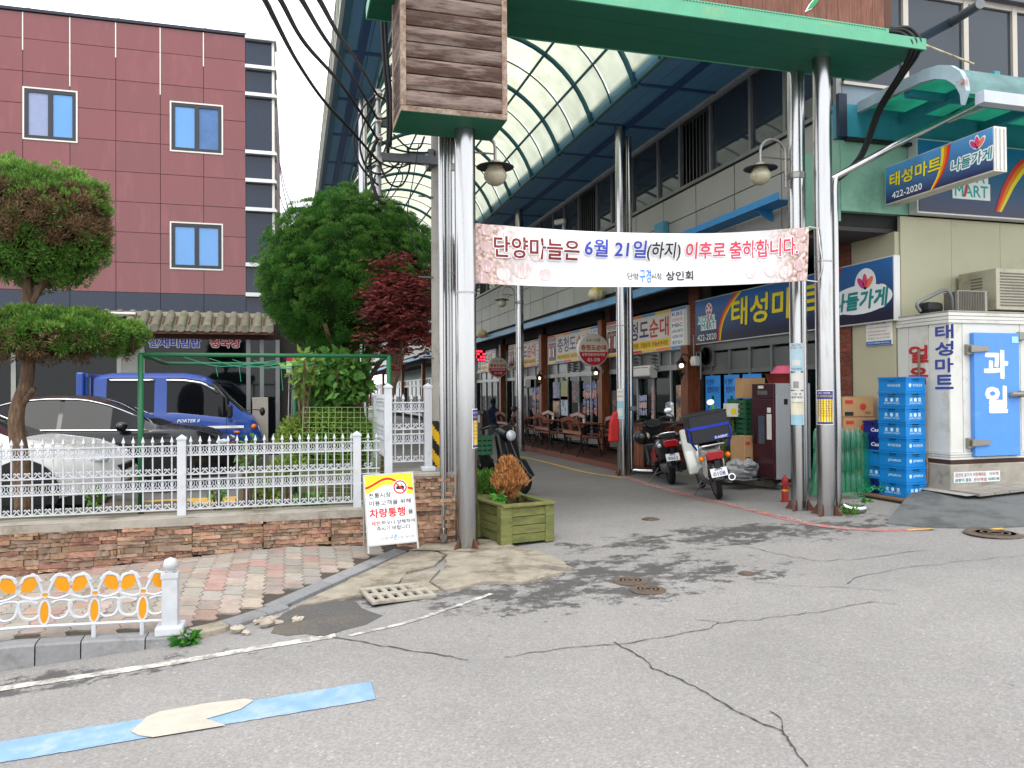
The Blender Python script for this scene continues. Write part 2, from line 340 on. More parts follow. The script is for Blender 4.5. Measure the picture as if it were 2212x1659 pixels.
# red no-parking band along the lane with white lettering, thin yellow line further in
rl = [(1352,1030),(1420,1052),(1520,1078),(1640,1106),(1740,1130),(1830,1142),(1930,1146),(2005,1143)]
tag(ground_strip('red_marking', rl, .13, red_line, .004), kind='structure')
tag(ground_strip('yellow_marking', [(1094,979),(1180,999),(1263,1020),(1352,1033)], .09, yellow_line, .004), kind='structure')
tag(ground_strip('yellow_marking', [(1960,1147),(2012,1143)], .06, yellow_line, .008), kind='structure')
tag(ground_strip('yellow_marking', [(2134,1146),(2165,1141)], .07, yellow_line, .004), kind='structure')
white_flat = M('white_print', (225,225,222), .7, var=.06)
for (u0, v0), (u1, v1) in (((1390,1046),(1425,1056)), ((1545,1083),(1640,1106)), ((1668,1112),(1745,1130))):
    a, b_ = G(u0, v0), G(u1, v1); d = (b_-a); n_ = Vector((-d.y, d.x, 0)).normalized(); mid = (a+b_)/2
    letters('소방시설 주정차금지', white_line, road, (mid.x, mid.y, gz(mid.x, mid.y)+.006), (d.x, d.y, d.z), n_, d.length, .075, lift=.004, bold=.02)
for pts, w in (([(1326,1388),(1352,1402),(1390,1423),(1410,1446),(1452,1461),(1500,1483),(1540,1508),(1590,1538),(1640,1562),(1692,1582),(1702,1600),(1718,1624),(1745,1658)], .014), ([(1662,1538),(1684,1551),(1692,1582)], .010),
               ([(718,1378),(800,1391),(880,1406),(960,1418),(1010,1427)], .013), ([(1090,1421),(1200,1404),(1330,1393),(1460,1373),(1530,1360)], .011),
               ([(1550,1347),(1640,1340),(1700,1330),(1790,1320),(1885,1301),(1935,1305)], .009), ([(1830,1262),(1850,1248),(1960,1226),(2100,1212),(2212,1200)], .008),
               ([(1530,1360),(1552,1345),(1500,1338)], .009), ([(1600,1180),(1700,1200),(1760,1212),(1860,1208),(2000,1190)], .010), ([(1630,1260),(1740,1266),(1860,1272),(1930,1276)], .007)):
    pts2 = []
    for i in range(len(pts)-1):
        for k in range(4): t = k/4; pts2.append((pts[i][0]*(1-t)+pts[i+1][0]*t+random.uniform(-3, 3)*(k > 0), pts[i][1]*(1-t)+pts[i+1][1]*t+random.uniform(-2, 2)*(k > 0)))
    ground_strip('crack', pts2+[pts[-1]], w*.62, CRK, .005, parent=road, n=2, rough=.5)
# manhole covers and drain grate
iron = M('cast_iron', (104,92,82), .7, .3, var=.25, vs=20, bump=.3, bs=80, c2=(120,84,62), c2s=6, c2t=.6)
def manhole(u, v, r, label):
    p = G(u, v); t = thing('manhole_cover', label, 'manhole', p, group='manhole covers in the road')
    MB().lathe([(r*1.12, .001), (r*1.12, .007), (r*1.02, .007), (r*1.02, .003)], n=32).build('frame', iron, t)
    b = MB(); b.lathe([(r, 0), (r, .009), (0.0001, .009)], n=32); b.build('lid', iron, t)
    for k in range(1, 4): MB().lathe([(r*k/4+.008, .009), (r*k/4+.008, .014), (r*k/4-.008, .014), (r*k/4-.008, .009)], n=28).build('rib', iron, t)
    return t
manhole(1362, 1256, .125, 'rusty round manhole cover, the rear of the pair by the damp patch'); manhole(1400, 1275, .12, 'rusty round manhole cover, the nearer of the pair by the damp patch')
manhole(1406, 1122, .09, 'small round cover in the lane behind the planter'); manhole(2150, 1153, .24, 'large round manhole cover by the grey ramp at the right')
manhole(1613, 1240, .06, 'tiny round valve cover with yellow rim in the road')
# ================================================================ left pavement
EDGE0, EDGE1 = G(600, 1322), G(878, 1196)
def raise_(x, y):
    d = (EDGE1-EDGE0); n_ = Vector((-d.y, d.x)).normalized(); k = (x-EDGE0.x)*n_.x+(y-EDGE0.y)*n_.y
    return .015+.125*max(0, min(1, k/1.0))
def pz(x, y): return gz(x, y)+raise_(x, y)
KP = [G(-420, 1512), G(-180, 1478), G(0, 1452), G(110, 1435), G(240, 1415), G(375, 1396), G(425, 1384), G(500, 1362), G(580, 1334), G(628, 1317)]
def kerb_y(x):
    for a, b in zip(KP, KP[1:]):
        if a.x <= x <= b.x: return a.y+(b.y-a.y)*(x-a.x)/(b.x-a.x)
    return KP[0].y if x < KP[0].x else EDGE0.y+(x-EDGE0.x)*(EDGE1.y-EDGE0.y)/(EDGE1.x-EDGE0.x)
WALLY = 7.6
pav = MB(); nx = np.arange(-5, 1.16, .12)
pav.sheet(lambda x, t: (lambda y: (x, y, pz(x, y)-.006))(kerb_y(x)+.03+(WALLY+.2-kerb_y(x)-.03)*t), list(nx), list(np.linspace(0, 1, 14)))
bed = M('paver_bed_sand', (70,64,56), .95, var=.2, vs=20)
pavement = pav.build('pavement', bed, smooth=True); tag(pavement, kind='structure')
# wavy-edged concrete pavers
pm = M('paver_concrete', (150,136,126), .9, var=.14, vs=14, bump=.3, bs=90, rnd=.16, hue=.025, c2=(132,126,116), c2s=3, c2t=.55)
pm_red = M('paver_concrete_red', (148,124,115), .9, var=.14, vs=14, bump=.3, bs=90, rnd=.14, hue=.015, c2=(140,116,104), c2s=3, c2t=.55)
pm_grey = M('paver_concrete_grey', (140,135,127), .9, var=.12, vs=14, bump=.3, bs=90, rnd=.12)
PW, PL = .148, .205
def paver_poly(g=.004):
    a = .013; pts = []
    ysd = [-.5, -.375, -.125, .125, .375, .5]; z = [0, a, -a, a, -a, 0]
    xe = [-.5, -.25, 0, .25, .5]; zy = [0, a*.7, 0, -a*.7, 0]
    for x, q in zip(xe, zy): pts.append((x*(PW-g)+ (z[0] if x in (-.5, .5) else z[0]), -.5*(PL-g)+q))
    for y, q in list(zip(ysd, z))[1:]: pts.append((.5*(PW-g)+q, y*(PL-g)))
    for x, q in list(zip(xe, zy))[::-1][1:]: pts.append((x*(PW-g)+z[-1], .5*(PL-g)+q))
    for y, q in list(zip(ysd, z))[::-1][1:-1]: pts.append((-.5*(PW-g)+q, y*(PL-g)))
    return pts
pp = paver_poly()
paver_me = []
for k, mt in enumerate((pm, pm_red, pm_grey)):
    b = MB(); b.prism(pp, (0,0,-.03), (1,0,0), (0,1,0), (0,0,1), .03); b.v = [(x*(.985 if z > -.01 else 1), y*(.985 if z > -.01 else 1), z) for x, y, z in b.v]; paver_me.append(b.mesh('paver', mt))
cells = []
for i in range(-34, 9):
    for j in range(-4, 13):
        x = i*PW; y = 5.2+j*PL+(i % 2)*PL*.5
        if y-PL/2 < kerb_y(x)+.10 or y > WALLY-.02 or x > 1.05: continue
        q = Vector((x, y, pz(x, y)))-_E; w = q.dot(CF); u = 1106+FPX*q.dot(CR)/w
        if x+.1 > EDGE0.x+(y-EDGE0.y)*(EDGE1.x-EDGE0.x)/(EDGE1.y-EDGE0.y)-.16 and y > EDGE0.y-.1: continue
        cells.append((w if -15 < u < 2220 else 99, x, y))
cells.sort(); rest = [MB(), MB(), MB()]
for n_, (w, x, y) in enumerate(cells):
    k = random.choices((0, 1, 2), (6, 1.7, 4))[0]; e = .02
    sx, sy = (pz(x+e, y)-pz(x-e, y))/(2*e), (pz(x, y+e)-pz(x, y-e))/(2*e); z = pz(x, y)+.004+random.uniform(-.003, .003)
    if n_ < 290: obj('paver', paver_me[k], pavement, (x, y, z), (math.atan(sy)+random.uniform(-.01, .01), -math.atan(sx)+random.uniform(-.012, .012), random.uniform(-.02, .02)))
    else: rest[0].add([(x+px_, y+py_, z+px_*sx+py_*sy) for px_, py_ in pp], [tuple(range(len(pp)))])
if rest[0].v: stuff(rest[0].build('pavers', pm, pavement))
# granite kerb stones and the flush slab edge
kerb = thing('kerb', None, None, KP[0]); del_ = [kerb.__delitem__(k) for k in ('label', 'category') if k in kerb]; tag(kerb, kind='structure')
path = spline(KP, 6); acc = 0; start = 0
def kerb_block(P, name='kerb_stone', wd=.15, mat=granite):
    b = MB(); k = len(P); vs = []
    for i, p in enumerate(P):
        d = (P[min(i+1, k-1)]-P[max(i-1, 0)]); d.z = 0; d.normalize(); s = Vector((-d.y, d.x, 0)); e = d*(.004 if i == 0 else (-.004 if i == k-1 else 0))
        a = p+e; c = a+s*wd; zt = pz(c.x, c.y)+.006
        vs += [(a.x, a.y, gz(a.x, a.y)-.1), (a.x+s.x*.012, a.y+s.y*.012, zt-.012), (a.x+s.x*.026, a.y+s.y*.026, zt), (c.x, c.y, zt), (c.x, c.y, gz(c.x, c.y)-.1)]
    fs = [(i*5+j, (i+1)*5+j, (i+1)*5+j+1, i*5+j+1) for i in range(k-1) for j in range(4)]+[(0,1,2,3,4), tuple((k-1)*5+j for j in (4,3,2,1,0))]
    b.add(vs, fs); return b.build(name, mat, kerb, wc=True)
brk = [0, 10, 16, 21, 27, 36, 42, 48, 54]
for a, b_ in zip(brk, brk[1:]): kerb_block(path[a:b_+1], mat=concrete_pale if a == 36 else granite)
E1b = EDGE0.lerp(EDGE1, .36); E1c = EDGE0.lerp(EDGE1, .7)
for a, b_ in ((EDGE0, E1b), (E1b, E1c), (E1c, EDGE1)):
    d = (b_-a).normalized(); s = Vector((-d.y, d.x, 0))
    pt = [a+d*.004, b_-d*.004, b_-d*.004+s*.13, a+d*.004+s*.13]; b = MB(); z = lambda p: pz(p.x, p.y)+.012
    b.add([(p.x, p.y, z(p)-.05) for p in pt]+[(p.x, p.y, z(p)) for p in pt], [(0,3,2,1),(4,5,6,7),(0,1,5,4),(1,2,6,5),(2,3,7,6),(3,0,4,7)]); b.build('kerb_stone', granite, kerb, wc=True)
# broken concrete apron around the gate column
def slab(name, pts, mat, th=.02, sub=.12, amp=.006, label=None):
    w = [G(*p) for p in pts]; r = []
    for i in range(len(w)):
        a, d = w[i], w[(i+1) % len(w)]; k = max(1, int((d-a).length/sub))
        for j in range(k):
            q = a.lerp(d, j/k); 
            if j: q += Vector((random.uniform(-1, 1), random.uniform(-1, 1), 0))*.018
            r.append(q)
    c = sum(r, Vector())/len(r); n = len(r); inner = [c.lerp(p, .5) for p in r]
    zf = lambda p, e=1: gz(p.x, p.y)+th*e+random.uniform(-amp, amp)*e
    V = [(p.x, p.y, gz(p.x, p.y)-.05) for p in r]+[(p.x, p.y, zf(p)) for p in r]+[(p.x, p.y, zf(p)+.004) for p in inner]+[(c.x, c.y, zf(c)+.006)]
    F = [(i, (i+1) % n, n+(i+1) % n, n+i) for i in range(n)]+[(n+i, n+(i+1) % n, 2*n+(i+1) % n, 2*n+i) for i in range(n)]+[(2*n+i, 2*n+(i+1) % n, 3*n) for i in range(n)]
    b = MB(); b.add(V, F); o = b.build(name, mat); tag(o, kind='structure'); return o
slab('concrete_apron', [(640,1313),(884,1195),(935,1186),(960,1205),(940,1225),(880,1240),(862,1262),(790,1288)], concrete_pale)
slab('concrete_apron', [(884,1195),(950,1172),(1060,1172),(1190,1205),(1240,1235),(1180,1228),(960,1228),(968,1205),(935,1190)], concrete_pale, .03)
slab('concrete_apron', [(958,1232),(1060,1215),(1100,1224),(1160,1232),(1215,1242),(1130,1262),(1040,1262),(960,1280),(930,1262)], concrete_pale, .022)
slab('concrete_apron', [(870,1247),(950,1233),(926,1262),(950,1276),(900,1282),(866,1266)], concrete_pale, .016)
slab('tar_patch', [(612,1326),(650,1310),(690,1297),(735,1299),(770,1303),(800,1322),(828,1330),(790,1350),(742,1362),(700,1376),(660,1370),(620,1374),(585,1368)], M('fresh_asphalt', (84,82,80), .9, var=.3, vs=60, bump=.7, bs=90, c2=(98,90,80), c2s=1.6, c2t=.6), .006)
gp = G(858, 1287); gr = thing('drain_grate', 'pale rectangular drain grate with slots set in broken concrete', 'drain grate', gp, rad(8))
gmat = M('grate_concrete', (150,144,132), .8, var=.15, vs=12, c2=(120,110,96), c2s=5, c2t=.62)
b = MB()
for y in (-.19, 0, .19): b.box(-.24, .24, y-.03, y+.03, .012, .034)
for i in range(7): x = -.225+i*.075; b.box(x-.018, x+.018, -.205, .205, .010, .0335)
b.build('grate', gmat, gr, bev=.003); MB().box(-.22, .22, -.2, .2, .0, .006).build('drain_pit', M('dark_pit', (20,19,18), 1), gr)
# loose stones
stone_m = M('loose_stone', (160,150,138), .9, var=.2, vs=10, bump=.5, bs=25, rnd=.15)
def rock(r, seed):
    rr = random.Random(seed); b = MB(); b.sphere((0,0,0), r, 9, 6); b.v = [tuple(Vector(p)*rr.uniform(.72, 1.15)) for p in b.v]; b.v = [(x*1.25, y, z*.7+r*.45) for x, y, z in b.v]; return b.mesh('stone', stone_m)
rm = [rock(.05, s) for s in range(4)]
for i, (u, v, s, lb) in enumerate(((578,1352,1.1,'largest grey stone of the heap beside the kerb end'),(555,1348,.6,'small flat stone at the left of the heap by the kerb'),(590,1343,.7,'stone lying at the back of the heap by the kerb'),(602,1349,.55,'small stone at the right of the heap by the kerb'),(568,1340,.5,'pebble behind the heap by the kerb'),(643,1344,.75,'lone stone right of the heap on dark tar'),(514,1367,.9,'broken concrete lump against the low kerb'),(532,1371,.55,'small lump beside the broken concrete at the kerb'),(948,1186,.6,'white stone at the foot of the gate column'),(962,1193,.7,'larger white stone at the foot of the gate column'),(340,1397,.7,'dark stone lying under the kerb face'))):
    p = G(u, v); o = obj('loose_stone', rm[i % 4], None, p, (random.uniform(-.2, .2), 0, random.uniform(0, 6)), (s, s, s)); tag(o, lb, 'stone', 'loose stones by the kerb')
# ================================================================ low stone wall with pier
WZ = .455
ledge = M('ledge_stone', (172,134,110), .85, var=.22, vs=9, bump=.6, bs=28, rnd=.30, hue=.02, c2=(118,104,92), c2s=5, c2t=.56, sc=(1,1,3))
ledge2 = M('ledge_stone_grey', (146,128,112), .85, var=.22, vs=9, bump=.6, bs=28, rnd=.28, c2=(140,100,74), c2s=5, c2t=.57, sc=(1,1,3))
wall = thing('garden_wall', 'low wall of thin stacked brown ledge stones with concrete cap', 'wall', (-1.0, WALLY, pz(-1, WALLY)))
PX0, PX1, PZT = .97, 1.55, .80
core = MB(); core.box(-6, PX0, WALLY+.03, WALLY+.32, -.5, WZ-.03); core.box(PX0, PX1-.02, WALLY-.02, WALLY+.5, -.4, PZT-.02); core.build('core', M('mortar_dark', (58,50,44), .95), wall, wc=True)
cap = MB(); cap.sheet(lambda x, t: (x, WALLY-.035+.4*t+random.uniform(-.004, .004), WZ+.03+random.uniform(-.005, .005)+(.012 if .2 < t < .8 else 0)), list(np.arange(-6, PX0+.01, .15)), [0, .12, .4, .7, .9, 1])
cap.sheet(lambda x, t: (x, WALLY-.035, WZ-.04+.07*t), list(np.arange(-6, PX0+.01, .15)), [0, 1]); cap.build('cap', concrete, wall, wc=True, smooth=True)
def ledge_block(seed):
    rr = random.Random(seed); b = MB(); n = 5
    pts = [(-.5, -.5), (-.5, .5)]
    top = [(i/n-.5, .5+rr.uniform(-.09, .05)) for i in range(n+1)]; bot = [(i/n-.5, -.5+rr.uniform(-.05, .09)) for i in range(n+1)]
    vs = []; 
    for (x, zt), (_, zb) in zip(top, bot):
        f = rr.uniform(-.22, .22); vs += [(x, .5, zb), (x, -.5+f, zb), (x, -.5+f+rr.uniform(-.15, .2), zt), (x, .5, zt)]
    fs = [(i*4+j, i*4+(j+1) % 4, (i+1)*4+(j+1) % 4, (i+1)*4+j) for i in range(n) for j in range(4)]+[(3,2,1,0), tuple(n*4+j for j in range(4))]
    b.add(vs, fs); b.f = [f[::-1] for f in b.f]; return b
lm = [ledge_block(s).mesh('stone', ledge if s % 3 else ledge2) for s in range(12)]
nst = 0
def course(x0, x1, z0, z1, y, lo, hi, ydir=None, far=False):
    global nst
    z = z0
    while z < z1-.012:
        h = min(random.choice((.026, .034, .034, .045, .055)), z1-z); x = x0+random.uniform(-.1, 0)
        while x < x1:
            l = random.uniform(lo, hi); e = min(x+l, x1); s = max(x, x0); th = random.uniform(.05, .085)
            if e-s > .03:
                if ydir is None: obj('stone', random.choice(lm), wall, ((s+e)/2, y-th*.5+.045, z+h/2), (random.uniform(-.03, .03), random.uniform(-.015, .015), random.uniform(-.02, .02)), (e-s-.004, th, h-.003))
                else: obj('stone', random.choice(lm), wall, (y-.03, (s+e)/2, z+h/2), (0, 0, PI/2), (e-s-.004, .06, h-.003))
                nst += 1
            x = e
        z += h
course_objs0 = len(bpy.data.objects)
_before = set(bpy.data.objects)
for a in np.arange(-2.75, PX0-.01, .62):
    zb = pz(a+.3, WALLY)-.0; course(a, min(a+.62, PX0), zb, WZ-.02, WALLY, .10, .30)
course(PX0, PX1, pz(PX0, WALLY)-.03, PZT-.02, WALLY-.05, .10, .30)
course(WALLY-.02, WALLY+.5, .12, PZT-.02, PX1+.02, .12, .25, ydir=1)
for o in set(bpy.data.objects)-_before: o.matrix_parent_inverse = WM(wall).inverted()
MB().box(PX0-.02, PX1+.01, WALLY-.05, WALLY+.5, PZT-.02, PZT+.02).build('pier_cap', concrete, wall, wc=True, bev=.008)
slab('concrete_footing', [(425,1212),(560,1192),(700,1180),(790,1170),(800,1182),(690,1200),(560,1214),(430,1226)], M('lime_concrete', (186,178,150), .9, var=.2, vs=6, c2=(130,122,96), c2s=3, c2t=.55), .10)
# ================================================================ white cast fence
wp = M('white_paint_metal', (180,183,187), .42, var=.09, vs=9, bump=.05, bs=90, rnd=.05, c2=(172,166,156), c2s=5, c2t=.63)
FY = WALLY+.12; FZ0 = .50
def fence_z(): return dict(tip=1.225, r1=1.135, r2=1.045, r3=.868, r4=.818, r5=.725, r6=.545)
FZ = fence_z()
def picket_mesh(zb, zt):
    b = MB(); b.tube([(0,0,zb), (0,0,zt-.075)], .0072, 6); b.lathe([(.006, zt-.085), (.012, zt-.08), (.007, zt-.072), (.020, zt-.052), (.0002, zt)], n=4, rot=Matrix.Rotation(PI/4, 3, 'Z')); return b.mesh('picket', wp)
def spiral(cx, cz, r0, r1, a0, a1, n=12): return [(cx+(r0+(r1-r0)*i/n)*math.cos(a0+(a1-a0)*i/n), 0, cz+(r0+(r1-r0)*i/n)*math.sin(a0+(a1-a0)*i/n)) for i in range(n+1)]
def scroll_mesh(h, w):
    b = MB()
    for s in (-1, 1):
        p = spiral(.26*w, .30*h, .03*w, .16*w, 4.2, -.3, 9)+[(.44*w, 0, .42*h)]; p = [(.05*w, 0, .46*h)]+[] if False else p
        heart = [(0, 0, .04*h), (.13*w, 0, .22*h), (.34*w, 0, .45*h), (.40*w, 0, .68*h), (.30*w, 0, .86*h), (.15*w, 0, .84*h), (.10*w, 0, .70*h), (.18*w, 0, .62*h)]
        curl = [(.02*w, 0, .5*h), (.12*w, 0, .30*h), (.26*w, 0, .10*h), (.42*w, 0, .12*h), (.45*w, 0, .28*h), (.36*w, 0, .33*h)]
        for q in (heart, curl): b.tube([(x*s, y, z) for x, y, z in spline(q, 2)], .0044, 4)
    b.cb((0, 0, .52*h), (.022, .016, .018)); return b.mesh('scroll', wp)
def anchor_mesh(h, w):
    b = MB()
    for s in (-1, 1):
        q = [(0, 0, .0), (.18*w, 0, .05*h), (.36*w, 0, .35*h), (.45*w, 0, .75*h), (.34*w, 0, .98*h), (.22*w, 0, .85*h), (.28*w, 0, .68*h)]
        b.tube([(x*s, y, z) for x, y, z in spline(q, 2)], .005, 4)
    return b.mesh('scroll', wp)
SPC = .0815
pk = picket_mesh(FZ['r6'], FZ['tip']); sc1 = scroll_mesh(FZ['r1']-FZ['r2'], SPC); sc2_ = scroll_mesh(FZ['r4']-FZ['r5'], SPC); an = anchor_mesh(.045, SPC)
def post_mesh(z0, z1, w=.075):
    b = MB(); b.box(-w/2, w/2, -w/2, w/2, z0, z1); b.box(-w/2-.006, w/2+.006, -w/2-.006, w/2+.006, z1, z1+.018)
    h = w/2+.006; b.add([(-h,-h,z1+.018),(h,-h,z1+.018),(h,h,z1+.018),(-h,h,z1+.018),(0,0,z1+.05)], [(0,1,4),(1,2,4),(2,3,4),(3,0,4)]); return b.mesh('post', wp)
def fence(label, x0, x1, posts, y, dz, dir_=(1,0), ptop=1.19, pbase=.47):
    f = thing('picket_fence', label, 'fence', (x0 if dir_[0] else x0, y, .5), group=None); ang = math.atan2(dir_[1], dir_[0])
    def at(t): return (x0+dir_[0]*t, y+dir_[1]*t)
    Ln = x1-x0; pm_ = post_mesh(pbase, ptop)
    def pl(name, me, t, z):
        o = obj(name, me, f, (*at(t), z), (0, 0, ang)); o.matrix_parent_inverse = WM(f).inverted(); return o
    for z in ('r1', 'r2', 'r3', 'r4', 'r5', 'r6'):
        b = MB(); b.box(0, Ln, -.011, .011, -.006, .006); o = pl('rail', b.mesh('rail', wp), 0, FZ[z]+dz)
    n = int(Ln/SPC)
    for i in range(n+1):
        t = (i+.5)*SPC
        if t > Ln: break
        if any(abs(t-(p-x0)) < .052 for p in posts): continue
        pl('picket', pk, t, dz)
        if i < n: 
            pl('scroll', sc1, t, FZ['r2']+dz); pl('scroll', sc2_, t, FZ['r5']+dz); pl('scroll', an, t, FZ['r3']+.008+dz); pl('scroll', an, t, FZ['r6']+.008+dz)
    for p in posts: pl('post', pm_, p-x0, dz)
    return f
pxs = [PY(u, 1000, FY).x for u in (-60, 393, 771)]
fence('long white ornamental picket fence on top of the low stone wall', -2.75, PY(820, 1000, FY).x, pxs, FY, 0)
xa, xb = PY(838, 900, FY).x, PY(924, 900, FY).x
FZ_T = PY(838, 900, FY)
f2 = fence('short raised white picket fence panel on the stone pier', xa+.03, xb-.03, [], FY, .38)
fence('white picket fence running back from the pier into the garden', xa+.05, xa+.05+1.55, [xa+.05+1.5], FY+.06, .38, (0, 1), 1.19, .47)
for x, z0, nm, lb in ((xa, .46, 'fence_post', 'tall white fence post left of the raised panel'), (xb, PZT+.02, 'fence_post', 'white fence post with square base on the stone pier')):
    t = thing(nm, lb, 'post', (x, FY, z0), group='tall posts beside the raised fence panel')
    b = MB(); b.box(-.037, .037, -.037, .037, 0, 1.66-z0); b.build('shaft', wp, t); b = MB(); h = .043; zt = 1.66-z0
    b.box(-h, h, -h, h, zt, zt+.018); b.add([(-h,-h,zt+.018),(h,-h,zt+.018),(h,h,zt+.018),(-h,h,zt+.018),(0,0,zt+.05)], [(0,1,4),(1,2,4),(2,3,4),(3,0,4)]); b.build('cap', wp, t)
    if z0 > .7: MB().box(-.07, .07, -.07, .07, 0, .05).build('base', wp, t, bev=.01)
# ================================================================ butterfly guard fence on the kerb
amber = M('amber_plate', (200,132,10), .45, var=.06)
bp0, bp1 = G(383, 1358), G(-40, 1392)
def on_pave(p): return Vector((p.x, p.y, pz(p.x, p.y)+.01))
BF = thing('butterfly_guard_rail', 'low white guard rail of butterfly shapes with amber wings on kerb', 'guard rail', on_pave(Vector((-1.0, kerb_y(-1.0)+.16, 0))))
pc = on_pave(Vector((bp0.x, kerb_y(bp0.x)+.10, 0)))
b = MB(); b.cb((pc.x, pc.y, pc.z+.185), (.095, .095, .37)); b.build('post', wp, BF, wc=True, bev=.004)
b = MB(); b.cb((pc.x, pc.y, pc.z+.03), (.17, .17, .06)); b.build('post_base', wp, BF, wc=True, bev=.012)
b = MB(); b.cb((pc.x, pc.y, pc.z+.38), (.105, .105, .03)); b.lathe([(.02, .39), (.02, .41), (.04, .425), (.046, .45), (.036, .48), (.0002, .495)], (pc.x, pc.y, pc.z), 16); b.build('finial', wp, BF, wc=True, smooth=False, auto=50)
LX = Vector((-5, kerb_y(-5)+.10, 0)); Ldir = Vector((bp1.x-pc.x, kerb_y(bp1.x)+.10-pc.y, 0)).normalized()
UNIT = .28; HB = .36
def uz(t): q = pc+Ldir*t; return pz(q.x, q.y)
def bfly():
    parts = {}
    b = MB()
    def c(pts, r=.009, cl=False): b.tube([(x, 0, z) for x, _, z in [Vector((p[0], 0, p[1])) for p in pts]], r, 5, closed=cl)
    for s in (-1, 1):
        wing = [(.012*s, .20), (.05*s, .235), (.095*s, .245), (.10*s, .27), (.085*s, .305), (.05*s, .315), (.03*s, .30), (.02*s, .24)]
        wing2 = [(.1*s, .29), (.085*s, .325), (.045*s, .335), (.022*s, .30)]
        c([(p[0], p[1]) for p in spline_2(wing2)]); c(spline_2([(.010*s, .225), (.022*s, .27), (.04*s, .325), (.055*s, .345), (.062*s, .33)]), .0075)
        c(spline_2([(.012*s, .20), (.05*s, .19), (.1*s, .215), (.1025*s, .245)]), .0085); c(spline_2([(.02*s, .09), (.045*s, .065), (.085*s, .075), (.102*s, .12), (.1025*s, .17), (.06*s, .18), (.03*s, .165)]), .0085)
    c(ring(.022, 14, 0, .105, .075), .007, True); c(ring(.016, 12, 0, .215), .006, True)
    parts['frame'] = b.mesh('frame', wp)
    b = MB(); 
    b.prism(ring(.019, 14, 0, .105, .07), (0,.003,0), (1,0,0), (0,0,1), (0,-1,0), .006); b.prism(ring(.014, 12, 0, .215), (0,.003,0), (1,0,0), (0,0,1), (0,-1,0), .006); parts['body_plate'] = b.mesh('body_plate', amber)
    for s, k in ((-1, 'wing_plate_l'), (1, 'wing_plate_r')):
        b = MB(); w = spline_2([(.03*s, .30), (.05*s, .245), (.092*s, .235), (.094*s, .285), (.08*s, .318), (.048*s, .324)]+[(.03*s, .30)]); w = w[:-1]
        if s > 0: w = w[::-1]
        b.prism(w, (0,.003,0), (1,0,0), (0,0,1), (0,-1,0), .006); parts[k] = b.mesh('wing_plate', amber)
    for m_ in parts.values():
        for v in m_.vertices: v.co.x *= 1.366
    return parts
def spline_2(p): return [(v.x, v.y) for v in spline([(q[0], q[1], 0) for q in p], 4)]
bfp = bfly(); angB = math.atan2(-Ldir.y, -Ldir.x)
for i in range(7):
    t = .17+i*UNIT; q = pc+Ldir*t; sl_ = math.atan((uz(t-.2)-uz(t+.2))/.4)
    for k, me in bfp.items():
        o = obj(me.name.split('.')[0] if k[0] != 'w' else 'wing_plate', me, BF, (q.x, q.y, uz(t)+.075), (0, -sl_, angB)); o.matrix_parent_inverse = WM(BF).inverted()
    if i % 2 == 1 or i == 0:
        b = MB(); b.tube([(q.x, q.y, uz(t)+.0), (q.x, q.y, uz(t)+.10)], .014, 6); b.build('stake', wp, BF, wc=True)
for z, r in ((.095, .011),):
    b = MB(); b.tube([pc+Ldir*t+Vector((0,0,uz(t)-pc.z+z)) for t in np.arange(.03, 2.0, .2)], r, 6); b.build('rail', wp, BF, wc=True)
# ================================================================ market gate
steel = M('stainless_steel', (168,168,168), .2, 1, var=.08, vs=3, sc=(3,3,.35), c2=(150,146,140), c2s=2.2, c2t=.66)
steel_old = M('dull_steel', (150,150,150), .35, .9, var=.15, vs=5, c2=(110,104,98), c2s=6, c2t=.6)
g_light = M('mint_fascia', (88,158,126), .5, var=.1, vs=3, c2=(120,160,118), c2s=2, c2t=.64)
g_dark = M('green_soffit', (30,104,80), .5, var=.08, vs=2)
rust = M('rust', (92,60,48), .9, var=.3, vs=20)
def wood_mat(name, c, c2, rough=.75, sc=(2, 2, 14), rnd=.18, c2t=.5, c2s=2.2):
    return M(name, c, rough, var=.3, vs=3.2, sc=sc, bump=.35, bs=9, rnd=rnd, c2=c2, c2s=c2s, c2t=c2t)
old_wood = wood_mat('weathered_wood', (66,46,37), (118,102,94), sc=(1.1, 1.1, 8), c2t=.52, c2s=1.3)
old_trim = wood_mat('weathered_trim', (124,100,84), (150,134,120), sc=(6, 6, 6))
brown_wood = wood_mat('brown_siding', (120,80,66), (104,68,54), sc=(14, 14, 1.5), rnd=.08)
gate = thing('market_gate', 'green topped steel column gate with wooden box across the lane mouth', 'gate', (3.7, 7.3, .15))
CL, CRt = Vector((1.595, 7.2, 0)), Vector((5.79, 7.4, 0))
def column(b, x, y, z0, z1, r=.1, n=28): b.tube([(x, y, z0), (x, y, z1)], r, n)
def foot(x, y, z, par, r=.1):
    for k in range(4):
        a = k*PI/2+.5; d = Vector((math.cos(a), math.sin(a), 0)); b = MB(); e = Vector((-d.y, d.x, 0))*.008; p = Vector((x, y, z))
        q = [p+d*r, p+d*(r+.085), p+d*r+Vector((0,0,.13))]; b.add([v-e for v in q]+[v+e for v in q], [(0,1,2),(5,4,3),(0,3,4,1),(1,4,5,2),(2,5,3,0)]); b.build('foot_gusset', rust, par, wc=True)
for c, zt in ((CL, 4.16), (CRt, 5.39)):
    z0 = gz(c.x, c.y); b = MB(); column(b, c.x, c.y, z0, zt); o = b.build('column', steel, gate, wc=True, smooth=True, auto=40); foot(c.x, c.y, z0, gate)
    b = MB(); b.tube([(c.x, c.y, 2.55+.5*(zt > 5)), (c.x, c.y, 2.57+.5*(zt > 5))], .1025, 28); b.build('seam_ring', steel_old, gate, wc=True)
BX0, BX1, BZ = .72, 6.76, 5.37
